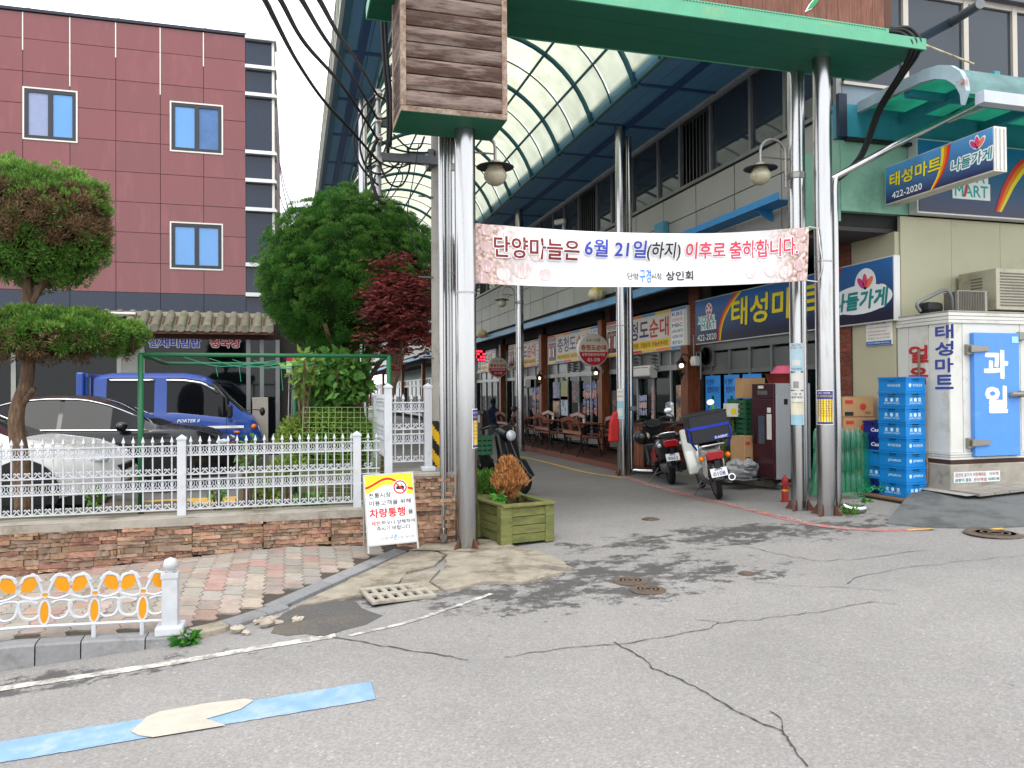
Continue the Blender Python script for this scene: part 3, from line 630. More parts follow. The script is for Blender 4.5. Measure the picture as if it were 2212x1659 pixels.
for y0, y1 in ((6.9, 7.19), (7.196, 7.485), (7.49, 7.78)): MB().box(BX0+.012, BX1-.012, y0+.012 if y0 == 6.9 else y0, y1, BZ+.004, BZ+.03).build('soffit_panel', g_dark, gate, wc=True)
MB().box(BX0, BX1, 6.885, 6.91, BZ, BZ+.125).build('fascia', g_light, gate, wc=True, bev=.004)
MB().box(BX0, BX1, 7.775, 7.80, BZ, BZ+.125).build('fascia', g_light, gate, wc=True, bev=.004)
for x in (BX0, BX1-.012): MB().box(x, x+.012, 6.912, 7.773, BZ+.001, BZ+.124).build('fascia', g_light, gate, wc=True)
MB().box(BX0+.02, BX1-.02, 6.92, 7.77, BZ+.09, BZ+.118).build('top_sheet', g_light, gate, wc=True)
b = MB(); x = BX0+.1
perf = MB(); perf.box(BX0+.1, 6.3, 6.93, 6.955, BZ+.126, BZ+.20); perf.build('cable_tray', g_light, gate, wc=True)
slots = MB()
for z in (BZ+.143, BZ+.182):
    x = BX0+.12
    while x < 6.27: slots.add([(x, 6.928, z-.005), (x+.02, 6.928, z-.005), (x+.02, 6.928, z+.005), (x, 6.928, z+.005)], [(0,1,2,3)]); x += .036
stuff(slots.build('tray_slots', M('dark_slot', (22,60,46), .9), gate, wc=True))
pv = MB(); pv.box(-.073, .073, -.012, .012, 0, 1.1); pv_me = pv.mesh('plank', brown_wood)
x = .95
while x < 6.33:
    o = obj('plank', pv_me, gate, (x, 6.985+random.uniform(-.002, .002), BZ+.13)); o.matrix_parent_inverse = WM(gate).inverted(); x += .150
MB().box(.88, 6.40, 6.998, 7.75, BZ+.127, BZ+1.22).build('sign_core', M('gate_backing', (86,58,46), .8), gate, wc=True)
# green and white stroke of the big lettering above, only its tip shows
p0 = PY(1739, 25, 6.97)
sw = [(0,0), (.07,.035), (.13,.10), (.19,.19), (.15,.19), (.09,.12), (.045,.07)]
decal([(x*1.25-.012, z*1.3-.012) for x, z in sw], M('sign_white', (226,228,228), .5, var=.03), gate, (p0.x, 6.965, p0.z), (1,0,0), (0,0,1), .002)
decal([(x*1.0+.018, z*1.05+.012) for x, z in sw], M('sign_green', (30,140,80), .5, var=.03), gate, (p0.x, 6.965, p0.z), (1,0,0), (0,0,1), .005)
# wooden box on the left column
x0, x1, y0, y1, zb, zt = .935, 1.925, 6.84, 7.45, 4.13, 5.36
MB().box(x0+.03, x1-.03, y0+.03, y1-.03, zb+.012, zt).build('box_core', M('box_core', (60,44,36), .9), gate, wc=True)
MB().box(x0+.004, x1-.004, y0+.004, y1-.004, zb, zb+.01).build('box_floor', g_dark, gate, wc=True)
nb = 8; hh = (zt-zb-.07)/nb
def log_board(w):
    b = MB(); pr = [(-.5, 0), (-.46, -.5), (-.2, -.78), (.1, -.85), (.34, -.7), (.47, -.42), (.5, 0)]; n = 8; vs = []
    for i in range(n+1):
        for z, y in pr: vs.append(((i/n-.5)*w, y*.03+random.uniform(-.0012, .0012), z*hh*.985+hh/2+random.uniform(-.001, .001)))
    k = len(pr); b.add(vs, [(i*k+j, (i+1)*k+j, (i+1)*k+j+1, i*k+j+1) for i in range(n) for j in range(k-1)]+[tuple(range(k)), tuple(n*k+j for j in range(k-1, -1, -1))]); return b.mesh('board', old_wood, smooth=False)
lb1 = [log_board(x1-x0-.09) for _ in range(3)]; lb2 = [log_board(y1-y0-.09) for _ in range(2)]
for k in range(nb):
    z = zb+.06+k*hh
    for me, loc, rz in ((lb1[k % 3], ((x0+x1)/2, y0+.032, z), 0), (lb2[k % 2], (x0+.032, (y0+y1)/2, z), -PI/2), (lb2[1-k % 2], (x1-.032, (y0+y1)/2, z), PI/2)):
        o = obj('board', me, gate, loc, (0, 0, rz)); o.matrix_parent_inverse = WM(gate).inverted()
tr = []
for (a, b_) in ((x0, y0), (x1, y0), (x0, y1), (x1, y1)):
    sx = .05 if a == x0 else -.05; sy = .05 if b_ == y0 else -.05
    MB().box(min(a, a+sx), max(a, a+sx), min(b_, b_+sy), max(b_, b_+sy), zb+.055, zt).build('corner_trim', old_trim, gate, wc=True, bev=.003)
for z in (zb+.003, zt-.05):
    for q in ((x0+.002, x1-.002, y0, y0+.045), (x0, x0+.045, y0+.047, y1-.047), (x1-.045, x1, y0+.047, y1-.047), (x0+.002, x1-.002, y1-.045, y1)):
        if z < 5: MB().box(*q, z, z+.05).build('edge_trim', old_trim, gate, wc=True, bev=.003)
# ---------------------------------------------------------------- other steel columns (canopy posts), conduits
def post(label, x, y, z1, r=.1, z0=None, grp='steel canopy columns', gus=True):
    z0 = gz(x, y) if z0 is None else z0; t = thing('canopy_column', label, 'column', (x, y, z0), group=grp)
    b = MB(); column(b, x, y, z0, z1, r); b.build('shaft', steel, t, wc=True, smooth=True, auto=40)
    if gus: foot(x, y, z0, t, r)
    b = MB(); b.tube([(x, y, z0+2.7), (x, y, z0+2.72)], r+.002, 24); b.build('seam_ring', steel_old, t, wc=True)
    return t
LC = Vector((1.53, 7.66, 0)); RC = Vector((5.76, 7.83, 0)); C3 = Vector((5.76, 12.9, 0)); C4 = G(1078, 976)
post('steel column half hidden behind the left gate column', LC.x, LC.y, 6.4); post('steel column with hooked lamp behind the right gate column', RC.x, RC.y, 6.4)
post('steel column standing beside the wooden bar counter', C3.x, C3.y, 6.44); post('steel column at the far end of the wooden terrace', 5.76, C4.y, 6.44)
post('slim steel column rising out of the round green tree', PX(1, 1, 1).x*0+1.1, 12.6, 6.4, .07, gus=False)
def pipe(name, label, cat, pts, r, mat=steel, n=14, group=None, sm=5):
    P = spline(pts, sm) if len(pts) > 2 and sm else pts; t = MB(); t.tube(P, r, n); o = t.build(name, mat, None, smooth=True, auto=50); return tag(o, label, cat, group)
px_ = PY(958, 1100, 7.55).x
pipe('drain_pipe', 'thin steel drain pipe with open elbow beside the left gate column', 'pipe', [(px_, 7.55, 6.2), (px_, 7.55, 3), (px_, 7.55, .34), (px_-.005, 7.53, .26), (px_-.02, 7.45, .215), (px_-.03, 7.40, .205)], .036, sm=3)
for i, (dx, r) in enumerate(((.055, .014), (.085, .012))):
    pipe('conduit', ('narrow conduit nearest the drain pipe on the left column', 'narrow conduit nearest the left gate column')[i], 'conduit', [(px_+dx, 7.56, .3), (px_+dx, 7.56, 4.6)], r, group='conduits on the left column')
for z in (.9, 1.45, 2.3, 3.2):
    pass
px2 = PY(1808, 900, 7.47).x
pipe('downpipe', 'tall steel downpipe with crumpled lower end beside right gate column', 'pipe', [(px2, 7.47, .26), (px2, 7.47, .7), (px2+.005, 7.46, 1.2), (px2, 7.47, 2.0), (px2, 7.47, 3.6), (px2, 7.47, 3.95), (px2+.03, 7.47, 4.06), (px2+.12, 7.46, 4.12)]+[PY(2110, 222, 7.25), PY(2140, 215, 7.2), PY(2155, 196, 7.2)], .04, sm=3)
e0 = G(1822, 1113); pipe('drain_elbow', 'steel elbow pipe lying on the ground by weeds', 'pipe', [(px2+.02, 7.40, .29), (px2+.05, 7.36, .27), (px2+.12, 7.30, .26), (px2+.2, 7.28, .27)], .045)
c3x = PX(1360, 900, 6.0); pipe('downpipe', 'steel downpipe bending along the ground at the bar counter', 'pipe', [(5.95, 12.95, 6.3), (5.95, 12.95, 3), (5.95, 12.95, .3), (5.97, 12.93, .2), (6.05, 12.88, .17), (6.55, 12.6, .17)], .05, sm=3)
# ---------------------------------------------------------------- concrete utility pole, hazard sleeve, arms, insulators
UP = Vector((PY(962, 1000, 8.55).x, 8.55, .1))
pole = thing('utility_pole', 'grey concrete utility pole with striped sleeve beside the gate', 'pole', UP)
b = MB(); b.tube([(UP.x, UP.y, .0), (UP.x, UP.y, 9.5)], [.155, .125], 24); b.build('shaft', M('pole_concrete', (150,146,138), .85, var=.12, vs=6, bump=.2, bs=60, c2=(128,122,112), c2s=3, c2t=.6), pole, wc=True, smooth=True, auto=40)
hz = MB(); n = 40; rows = 60; z0, z1 = .83-.17, 1.30
for j in range(rows):
    for i in range(n):
        a0, a1 = 2*PI*i/n, 2*PI*(i+1)/n; za, zb_ = z0+(z1-z0)*j/rows, z0+(z1-z0)*(j+1)/rows; r = .168
        hz.mat(int(math.floor(((i+.5)/n*8*.132+(za-z0))/.132)) % 2)
        hz.add([(UP.x+r*math.cos(a0), UP.y+r*math.sin(a0), za), (UP.x+r*math.cos(a1), UP.y+r*math.sin(a1), za), (UP.x+r*math.cos(a1), UP.y+r*math.sin(a1), zb_), (UP.x+r*math.cos(a0), UP.y+r*math.sin(a0), zb_)], [(0,1,2,3)])
hz.build('hazard_sleeve', [M('hazard_yellow', (222,170,20), .5, var=.1, bump=.4, bs=120), M('hazard_black', (26,26,27), .5, var=.1, bump=.4, bs=120)], pole, wc=True)
galv = M('galvanised_steel', (120,124,126), .5, .7, var=.15, vs=10)
rack = PY(817, 300, 8.35)
for v in (262, 336):
    a = PY(820, v, 8.35); MB().box(a.x-.03, UP.x-.1, 8.36, 8.42, a.z-.045, a.z+.045).build('cross_arm', galv, pole, wc=True, bev=.004)
b = MB(); 
for z in (-.07, .0, .07): b.tube([(UP.x, UP.y, PY(935, 338, 8.4).z+z-.012), (UP.x, UP.y, PY(935, 338, 8.4).z+z+.012)], .15, 24)
b.build('clamp_band', galv, pole, wc=True)
MB().box(UP.x-.19, UP.x-.13, 8.45, 8.65, PY(935, 338, 8.4).z-.10, PY(935, 338, 8.4).z+.1).build('clamp', galv, pole, wc=True)
b = MB(); b.tube([(rack.x, 8.33, PY(817, 200, 8.35).z), (rack.x, 8.33, PY(817, 425, 8.35).z)], .03, 12); b.build('rack_pipe', steel_old, pole, wc=True, smooth=True, auto=40)
porc = M('porcelain', (196,190,182), .25, var=.05)
INS = [PY(817, v, 8.3) for v in (205, 256, 300, 350)]
for q in INS:
    b = MB(); b.lathe([(.02, -.05), (.038, -.045), (.028, -.02), (.045, -.005), (.045, .005), (.028, .02), (.038, .045), (.02, .05)], (rack.x, 8.28, q.z), 14); b.build('insulator', porc, pole, wc=True, smooth=True, auto=60)
for z in (2.0, 2.9, 3.8):
    b = MB(); b.tube([(UP.x-.13, UP.y-.05, z), (UP.x-.3, UP.y-.07, z)], .009, 6); b.build('step_bolt', galv, pole, wc=True)
cab = M('black_cable', (24,24,26), .55, var=.2)
def cable(label, pts, r, name='cable', group='cables about the utility pole', n=6, sm=7):
    P = [PY(u, v, y) if y > 0 else Vector((u, v, -y)) for u, v, y in pts]; b = MB(); b.tube(spline(P, sm), r, n); return tag(b.build(name, cab, None, smooth=True), label, 'cable', group)
for i, pts in enumerate(([(530,-60,3.0),(572,0,3.5),(640,130,5.2),(700,218,6.8),(760,283,7.8),(815,347,8.27)], [(560,-70,3.0),(606,0,3.6),(660,95,5.0),(735,180,6.8),(790,260,7.9),(815,300,8.27)],
                         [(605,-70,3.0),(652,0,3.6),(700,80,5.0),(757,160,6.6),(795,222,7.8),(815,256,8.27)], [(650,-60,3.0),(690,0,3.5),(730,72,4.9),(770,130,6.6),(800,180,7.9),(815,205,8.27)])):
    cable(('lowest and leftmost overhead cable running to the rack', 'second overhead cable from the left running to the rack', 'third overhead cable from the left running to the rack', 'highest and rightmost overhead cable running to the rack')[i], pts, .014)
rl_ = random.Random(3)
LBL = ['wide cable loop hanging left of the rack', 'inner cable loop hanging left of the rack', 'thick cable bundle hanging down beside the rack into the tree', 'cable loop drooping below the lower arm', 'cable running along the lower arm to the pole', 'cable loop right of the rack under the box', 'thin cable drooping from the arm towards the tree', 'thick cable climbing up beside the wooden box', 'second cable climbing up beside the wooden box', 'cable strap looping between the upper insulators', 'tangled cable loop round the lower insulator', 'long thin wire trailing down over the green tree']
TP = [[(810,205,8.2),(780,240,8.1),(764,300,8.1),(775,350,8.15),(800,385,8.2),(817,400,8.3)], [(812,215,8.2),(785,270,8.15),(778,320,8.1),(795,365,8.2),(830,375,8.3),(870,345,8.4)], [(815,300,8.25),(800,340,8.2),(803,390,8.15),(818,432,8.15),(832,440,8.2)],
      [(818,350,8.2),(840,395,8.2),(868,400,8.3),(885,360,8.4),(880,320,8.45)], [(817,300,8.25),(845,318,8.3),(880,328,8.35),(935,330,8.5)], [(850,290,8.3),(880,318,8.25),(905,320,8.3),(917,295,8.3)], [(840,350,8.3),(870,380,8.25),(850,420,8.2),(830,438,8.2)],
      [(843,315,8.0),(845,220,7.9),(836,120,7.85),(832,0,7.85),(830,-80,7.85)], [(838,330,8.1),(838,230,8.0),(829,120,7.9),(824,0,7.9),(822,-80,7.9)], [(815,205,8.22),(835,220,8.3),(838,250,8.3),(817,258,8.25)], [(817,345,8.2),(790,360,8.15),(800,330,8.15),(822,352,8.2),(860,362,8.3),(893,350,8.4)], [(905,310,8.2),(890,400,8.0),(880,470,7.9),(900,540,7.9),(918,590,7.9)]]
for i, (l, p) in enumerate(zip(LBL, TP)): cable(l, p, (.02 if 'thick' in l or 'climbing' in l else .011) if 'thin' not in l else .006)
for i, dx in enumerate((0, 9, 18)):
    cable(('outer', 'middle', 'inner')[i]+' black cable bending over the end of the green gate', [(1925-dx,62+dx*.3,6.95),(1962-dx,60+dx*.6,6.95),(1985-dx,82+dx*.4,6.9),(1984-dx,115,6.95),(1950-dx*.6,165,7.2),(1905-dx*.5,235,7.6),(1880-dx*.4,300,7.8),(1858-dx*.4,345,7.9),(1812-dx*.4,388,8.0),(1765,412,8.1)], .02, group='cables at the gate end')
# ---------------------------------------------------------------- hooked lamps
lamp_metal = M('lamp_bracket', (150,148,144), .4, .8, var=.15)
hat_m = M('lamp_hat', (58,58,60), .45, .4, var=.1); hat_in = M('lamp_cap', (170,164,152), .5, .3, var=.1)
globe = M('lamp_globe', (176,170,146), .18, var=.12, vs=12, coat=.3, c2=(150,140,112), c2s=4, c2t=.6)
def hook_lamp(label, loc, rz):
    t = thing('hooked_lamp', label, 'lamp', loc, rz, 'hooked globe lamps on the columns'); b = MB()
    arc = [(.148, 0, -.34), (.148, 0, .06)]+[(.3175-.1695*math.cos(a), 0, .06+.16*math.sin(a)) for a in np.linspace(.25, PI-.1, 10)]+[(.487, 0, -.07)]
    b.tube(arc, .016, 8); b.build('arm', lamp_metal, t, smooth=True, auto=60); b = MB(); b.tube([(.05, 0, 0), (.487, 0, 0)], .010, 6); b.tube([(.05, 0, -.2), (.148, 0, -.2)], .018, 6); b.build('brace', lamp_metal, t)
    MB().lathe([(.02, -.06), (.05, -.075), (.06, -.10), (.05, -.115)], (.487, 0, 0), 20).build('cap', hat_in, t, smooth=True, auto=40)
    MB().lathe([(.045, -.10), (.10, -.11), (.195, -.135), (.195, -.141), (.10, -.122), (.045, -.118)], (.487, 0, 0), 28).build('hat', hat_m, t, smooth=True, auto=40)
    b = MB(); b.lathe([(.09, -.125), (.085, -.15), (.105, -.175), (.12, -.215), (.114, -.255), (.085, -.30), (.04, -.325), (.0003, -.33)], (.487, 0, 0), 24); b.build('globe', globe, t, smooth=True)
    MB().lathe([(.102, -.04), (.108, -.03), (.108, .03), (.102, .04)], (0, 0, -.2), 20).build('clamp_band', lamp_metal, t); return t
zl = PY(1735, 347, RC.y).z
hook_lamp('hooked globe lamp on the steel column behind the right gate column', (RC.x, RC.y, zl), PI)
hook_lamp('hooked globe lamp under the wooden box on the left gate column', (LC.x, LC.y, PY(1098, 335, LC.y).z), 0)
hook_lamp('small distant hooked globe lamp on the far terrace column', (5.76, C4.y, PY(1060, 636, C4.y).z), PI)
# ================================================================ banner
BW0, BW1 = PY(1029, 480, 7.22), PY(1747, 490, 7.22); BWb = PY(1030, 611, 7.22); BWb1 = PY(1747, 605, 7.22)
def BS(a, b, dy=0):
    top = BW0.lerp(BW1, a); bot = BWb.lerp(BWb1, a); s = 4*a*(1-a); top = top+Vector((0, 0, -.085*s)); bot = bot+Vector((0, 0, -.055*s)); p = bot.lerp(top, b)
    f = .018*math.sin(a*9+b*2)+.06*math.sin((1-b)*3.1)*s*math.sin(a*5.2-b*3)+.014*math.sin(b*4+a*13)*s+.012*math.sin(a*60)*(b**3)*(abs(a-.5)*2)**3
    return Vector((p.x, p.y+.02+f+dy, p.z))
banner_t = thing('banner', 'white printed garlic banner strung across the lane between steel columns', 'banner', BWb)
def banner_mat():
    m = M('banner_cloth', (226,224,228), .65, var=.03, vs=2); t = m.node_tree; N, L = t.nodes, t.links; b = N['Principled BSDF']; src = b.inputs['Base Color'].links[0].from_socket
    uv = N.new('ShaderNodeUVMap'); sx = N.new('ShaderNodeSeparateXYZ'); L.new(uv.outputs[0], sx.inputs[0])
    def mth(op, a, c):
        k = N.new('ShaderNodeMath'); k.operation = op
        for i, x in enumerate((a, c)):
            if isinstance(x, (int, float)): k.inputs[i].default_value = x
            else: L.new(x, k.inputs[i])
        return k.outputs[0]
    e = mth('ABSOLUTE', mth('SUBTRACT', sx.outputs[0], .5), 0); n = N.new('ShaderNodeTexNoise'); n.inputs['Scale'].default_value = 22; n.inputs['Detail'].default_value = 8
    mp = N.new('ShaderNodeMapping'); mp.inputs['Scale'].default_value = (3.6, .6, 1); L.new(uv.outputs[0], mp.inputs[0]); L.new(mp.outputs[0], n.inputs['Vector'])
    f = N.new('ShaderNodeMapRange'); f.inputs[1].default_value = .31; f.inputs[2].default_value = .45; L.new(mth('ADD', e, mth('MULTIPLY', mth('SUBTRACT', n.outputs[0], .5), .12)), f.inputs[0])
    cr = N.new('ShaderNodeValToRGB'); L.new(n.outputs[0], cr.inputs[0]); el = cr.color_ramp.elements; el[0].position = .32; el[0].color = lin((112,86,74)); el[1].position = .62; el[1].color = lin((212,198,190)); k = el.new(.47); k.color = lin((178,150,140))
    mx = N.new('ShaderNodeMix'); mx.data_type = 'RGBA'; L.new(f.outputs[0], mx.inputs[0]); L.new(src, mx.inputs[6]); L.new(cr.outputs[0], mx.inputs[7]); L.new(mx.outputs[2], b.inputs['Base Color']); return m
na, nb_ = 150, 36; bm_ = MB(); bm_.sheet(lambda a, b: BS(a, b), list(np.linspace(0, 1, na+1)), list(np.linspace(0, 1, nb_+1)))
bo = bm_.build('cloth', banner_mat(), banner_t, wc=True, smooth=True)
uvl = bo.data.uv_layers.new(name='UVMap')
for l in bo.data.loops: i = l.vertex_index; uvl.data[l.index].uv = ((i % (na+1))/na, (i//(na+1))/nb_)
BWd, BHt = (BW1-BW0).length, (BW0-BWb).length
def bfn(P): return BS(P.x/BWd, P.z/BHt, P.y)
def bt(s, x0, x1, y0, y1, mat, outline=None, bold=.022, skew=0, fat=.0):
    X0, X1 = [(x-30)/2077*BWd for x in (x0, x1)]; 
    # vertical place: fractions of the banner height measured down from its sagging top edge
    Z0, Z1 = [(1-y)*BHt for y in (y1, y0)]
    letters(s, mat, banner_t, ((X0+X1)/2, 0, (Z0+Z1)/2), (1,0,0), (0,0,1), X1-X0, Z1-Z0, .012, bold, outline, MATS['sign_white'], skew, True, bfn, fat)
k_red, k_blue, k_black, k_pink = M('print_maroon', (120,40,42), .6, var=.05), M('print_blue', (62,72,168), .6, var=.05), M('print_black', (44,38,40), .6, var=.05), M('print_red', (206,62,84), .6, var=.05)
bt('단양마늘은', 130, 612, .19, .54, k_red, .014, fat=.005); bt('6월 21일', 645, 1030, .15, .45, k_blue, .013, fat=.005); bt('(하지)', 1038, 1254, .17, .50, k_black, .013, fat=.003)
bt('이후로', 1290, 1552, .17, .47, k_pink, .013, fat=.005); bt('출하합니다.', 1582, 2030, .17, .50, k_pink, .013, fat=.005)
bt('단양', 915, 985, .73, .86, k_black); bt('시장', 1066, 1133, .73, .86, k_black); bt('상인회', 1158, 1330, .70, .88, k_black, bold=.03, skew=.12, fat=.003); bt('구경', 990, 1064, .66, .92, M('print_azure', (40,110,196), .6, var=.05), skew=.15)
gm = M('print_garlic', (214,202,200), .6, var=.22, vs=10, isl=.08, sc=(6,1,1.2), c2=(190,164,164), c2s=7, c2t=.56); gm2 = M('print_garlic_mauve', (186,158,156), .6, var=.22, vs=10, isl=.1, sc=(6,1,1.2), c2=(214,194,198), c2s=7, c2t=.56)
for e in (0, 1):
    for k, (x, z, r) in enumerate(((.03,.30,.07),(.028,.62,.06),(.075,.18,.075),(.03,.9,.06),(.125,.26,.09),(.09,.55,.06),(.075,.82,.07),(.19,.2,.065),(.16,.5,.05),(.02,.08,.06))):
        x = x if e == 0 else 1-x; cx, cz = x*BWd, z*BHt; poly = []
        for i in range(18):
            t = 2*PI*i/18; q = Vector((cx+r*math.cos(t)*(1+.06*math.sin(3*t)), 0, cz+r*.92*math.sin(t)*(1+.05*math.cos(5*t)))); q.x = min(max(q.x, .004), BWd-.004); q.z = min(max(q.z, .004), BHt-.004); poly.append(bfn(q+Vector((0, -.004-.0002*k, 0))))
        b = MB(); c = bfn(Vector((cx, -.004-.0002*k, cz))); b.add(poly+[c], [(i, (i+1) % 18, 18) for i in range(18)]); b.build('garlic_print', (gm, gm2)[k in (0, 1, 3, 9)], banner_t, wc=True)
rope = M('white_cord', (206,204,198), .8, var=.05)
for a, b_ in ((BS(0, 1), Vector((CL.x+.08, 7.25, BW0.z+.01))), (BS(0, 0), Vector((CL.x+.09, 7.25, BWb.z+.03))), (BS(1, 1), Vector((CRt.x-.09, 7.38, BW1.z+.03))), (BS(1, 0), Vector((CRt.x-.09, 7.38, BWb1.z+.01)))):
    b = MB(); b.tube([a, b_], .006, 5); b.build('tie_cord', rope, banner_t, wc=True)
b = MB(); b.tube(spline([Vector((CRt.x-.10, 7.36, BW1.z+.03)), Vector((CRt.x-.12, 7.3, 3.2)), Vector((CRt.x-.09, 7.3, 3.0)), Vector((CRt.x-.1, 7.36, 2.85))], 5), .006, 5); b.build('tie_cord', rope, banner_t, wc=True)
# ================================================================ arcade roof
VC, VR = Vector((3.25, 0, 5.88)), 2.04
AY0, AY1, BAY = 8.9, 52.0, 1.8
roof = thing('arcade_roof', 'long barrel vaulted translucent roof with teal ribs over the lane', 'roof', (3.25, 20, 6.4))
teal = M('teal_rib_paint', (34,86,96), .45, var=.1, vs=4); blue_s = M('blue_soffit', (92,144,182), .45, var=.08, vs=1.2); blue_band = M('blue_band', (46,80,126), .45, var=.08)
roll_m = M('blue_gutter', (98,150,178), .4, var=.1, vs=1.5, c2=(118,82,40), c2s=.9, c2t=.66)
poly_m = bpy.data.materials.new('polycarbonate'); poly_m.use_nodes = True; t = poly_m.node_tree; N, L = t.nodes, t.links; N.clear()
oo = N.new('ShaderNodeOutputMaterial'); d1 = N.new('ShaderNodeBsdfDiffuse'); d2 = N.new('ShaderNodeBsdfTranslucent'); mx = N.new('ShaderNodeMixShader'); mx.inputs[0].default_value = .7
nz = N.new('ShaderNodeTexNoise'); nz.inputs['Scale'].default_value = 2.5; nz.inputs['Detail'].default_value = 6; oi = N.new('ShaderNodeObjectInfo'); ge = N.new('ShaderNodeNewGeometry'); L.new(ge.outputs['Position'], nz.inputs['Vector'])
cr = N.new('ShaderNodeValToRGB'); cr.color_ramp.elements[0].position = .3; cr.color_ramp.elements[0].color = (.46, .48, .36, 1); cr.color_ramp.elements[1].position = .75; cr.color_ramp.elements[1].color = (.64, .67, .54, 1)
L.new(nz.outputs[0], cr.inputs[0]); L.new(cr.outputs[0], d1.inputs[0]); L.new(cr.outputs[0], d2.inputs[0]); L.new(d1.outputs[0], mx.inputs[1]); L.new(d2.outputs[0], mx.inputs[2]); L.new(mx.outputs[0], oo.inputs[0])
A0 = math.asin(.57/VR); NS = 7; step = (PI-2*A0)/NS
def vp(a, y, r=VR): return Vector((VC.x+r*math.cos(a), y, VC.z+r*math.sin(a)))
rb = MB(); rb.tube([vp(a, 0)-Vector((0,0,0)) for a in np.linspace(A0-.02, PI-A0+.02, 25)], .045, 8); rib_me = rb.mesh('rib', teal, True)
rb = MB(); rb.tube([vp(a, 0) for a in np.linspace(A0, PI-A0, 25)], .014, 5); thin_me = rb.mesh('seam_bar', teal, True)
pn = MB(); pn.sheet(lambda a, y: ((VR+.03)*math.cos(a), y, (VR+.03)*math.sin(a)), list(np.linspace(PI/2-step*.492, PI/2+step*.492, 5)), [-BAY/4+.008, BAY/4-.008]); pane_me = pn.mesh('pane', poly_m, True)
nb2 = int((AY1-AY0)/BAY)
for k in range(nb2+1):
    y = AY0+.4+k*BAY; o = obj('rib', rib_me, roof, (0, y, 0)); o.matrix_parent_inverse = WM(roof).inverted()
    if k == nb2: break
    o = obj('seam_bar', thin_me, roof, (0, y+BAY/2, 0)); o.matrix_parent_inverse = WM(roof).inverted()
    for h in (0, 1):
        for s in range(NS):
            a = A0+(s+.5)*step; o = obj('pane', pane_me, roof, (VC.x, y+BAY/4+h*BAY/2, VC.z), (0, PI/2-a, 0)); o.matrix_parent_inverse = WM(roof).inverted()
for s in range(NS+1):
    b = MB(); p = vp(A0+s*step, AY0, VR-.02); b.tube([p, Vector((p.x, AY1, p.z))], .026, 6); b.build('purlin', teal, roof, wc=True)
ZS = 6.46
for (xa_, xb_, sgn) in ((5.33, 6.62, 1), (.72, 1.22, -1)):
    nrow = 6 if sgn > 0 else 3; w = (xb_-xa_)/nrow
    for i in range(nrow): MB().box(xa_+i*w+.004, xa_+(i+1)*w-.004, AY0, AY1, ZS, ZS+.03).build('soffit_board', blue_s, roof, wc=True)
    MB().box(xa_, xb_, AY0, AY1, ZS+.035, ZS+.06).build('soffit_backing', blue_band, roof, wc=True)
    k = 0; y = 9.25
    while y < AY1: MB().box(xa_-.0, xb_, y-.05, y+.05, ZS-.012, ZS-.002).build('cross_band', blue_band, roof, wc=True); y += BAY
b = MB(); b.sheet(lambda a, y: (5.34+.16*math.cos(a), y, ZS+.16+.16*math.sin(a)), list(np.linspace(-PI/2, -PI-.5, 9)), [AY0, AY1]); b.build('gutter', roll_m, roof, wc=True, smooth=True)
y = 9.25
while y < AY1:
    b = MB(); b.sheet(lambda a, q: (5.34+.168*math.cos(a), y+q, ZS+.16+.168*math.sin(a)), list(np.linspace(-PI/2, -PI-.5, 9)), [-.04, .04]); b.build('gutter_strap', blue_band, roof, wc=True, smooth=True); y += BAY
MB().box(5.80, 5.95, AY0, AY1, ZS-.02, ZS-.003).build('long_band', blue_band, roof, wc=True)
b = MB(); b.sheet(lambda a, y: (1.2+.12*math.cos(a), y, ZS+.12+.12*math.sin(a)), list(np.linspace(-PI/2, .5, 7)), [AY0, AY1]); b.build('gutter', roll_m, roof, wc=True, smooth=True)
MB().box(.90, 1.0, AY0, AY1, ZS-.014, ZS-.003).build('long_band', blue_band, roof, wc=True)
# outer eave of the left side: white framed translucent strip
y = AY0
while y < AY1-.6:
    MB().box(.60, .615, y+.02, y+.58, ZS+.05, ZS+.62).build('eave_pane', poly_m, roof, wc=True); MB().box(.595, .63, y-.02, y+.02, ZS+.02, ZS+.66).build('eave_mullion', wp, roof, wc=True); y += .6
for z in (ZS+.0, ZS+.62): MB().box(.59, .64, AY0-.02, AY1, z, z+.045).build('eave_rail', wp, roof, wc=True)
MB().box(.64, .73, AY0, AY1, ZS-.01, ZS+.12).build('eave_beam', M('eave_teal', (58,110,130), .5), roof, wc=True)
MB().box(.62, 1.3, AY0, AY1, ZS+.66, ZS+.7).build('eave_cover', poly_m, roof, wc=True)
# ================================================================ right-hand building along the lane
XU, XS, YF = 6.62, 7.55, 8.2
alum = M('aluminium_frame', (120,122,122), .4, .6, var=.1); alum_l = M('pale_aluminium', (196,194,186), .4, .3, var=.06)
gpan = M('grey_composite', (146,146,140), .5, var=.06, vs=1.5, rnd=.05); gdark = M('panel_joint', (44,44,44), .9)
def glass_mat(name, tint, dark, fac=.35, rough=.03):
    m = bpy.data.materials.new(name); m.use_nodes = True; t = m.node_tree; N, L = t.nodes, t.links; b = N['Principled BSDF']; b.inputs['Base Color'].default_value = lin(dark); b.inputs['Roughness'].default_value = rough; b.inputs['Specular IOR Level'].default_value = .8
    tr = N.new('ShaderNodeBsdfTransparent'); tr.inputs[0].default_value = lin(tint); mx = N.new('ShaderNodeMixShader'); fr = N.new('ShaderNodeFresnel'); fr.inputs[0].default_value = 1.5
    ad = N.new('ShaderNodeMath'); ad.operation = 'ADD'; ad.inputs[1].default_value = fac; L.new(fr.outputs[0], ad.inputs[0]); L.new(ad.outputs[0], mx.inputs[0]); L.new(tr.outputs[0], mx.inputs[1]); L.new(b.outputs[0], mx.inputs[2]); L.new(mx.outputs[0], N['Material Output'].inputs[0]); return m
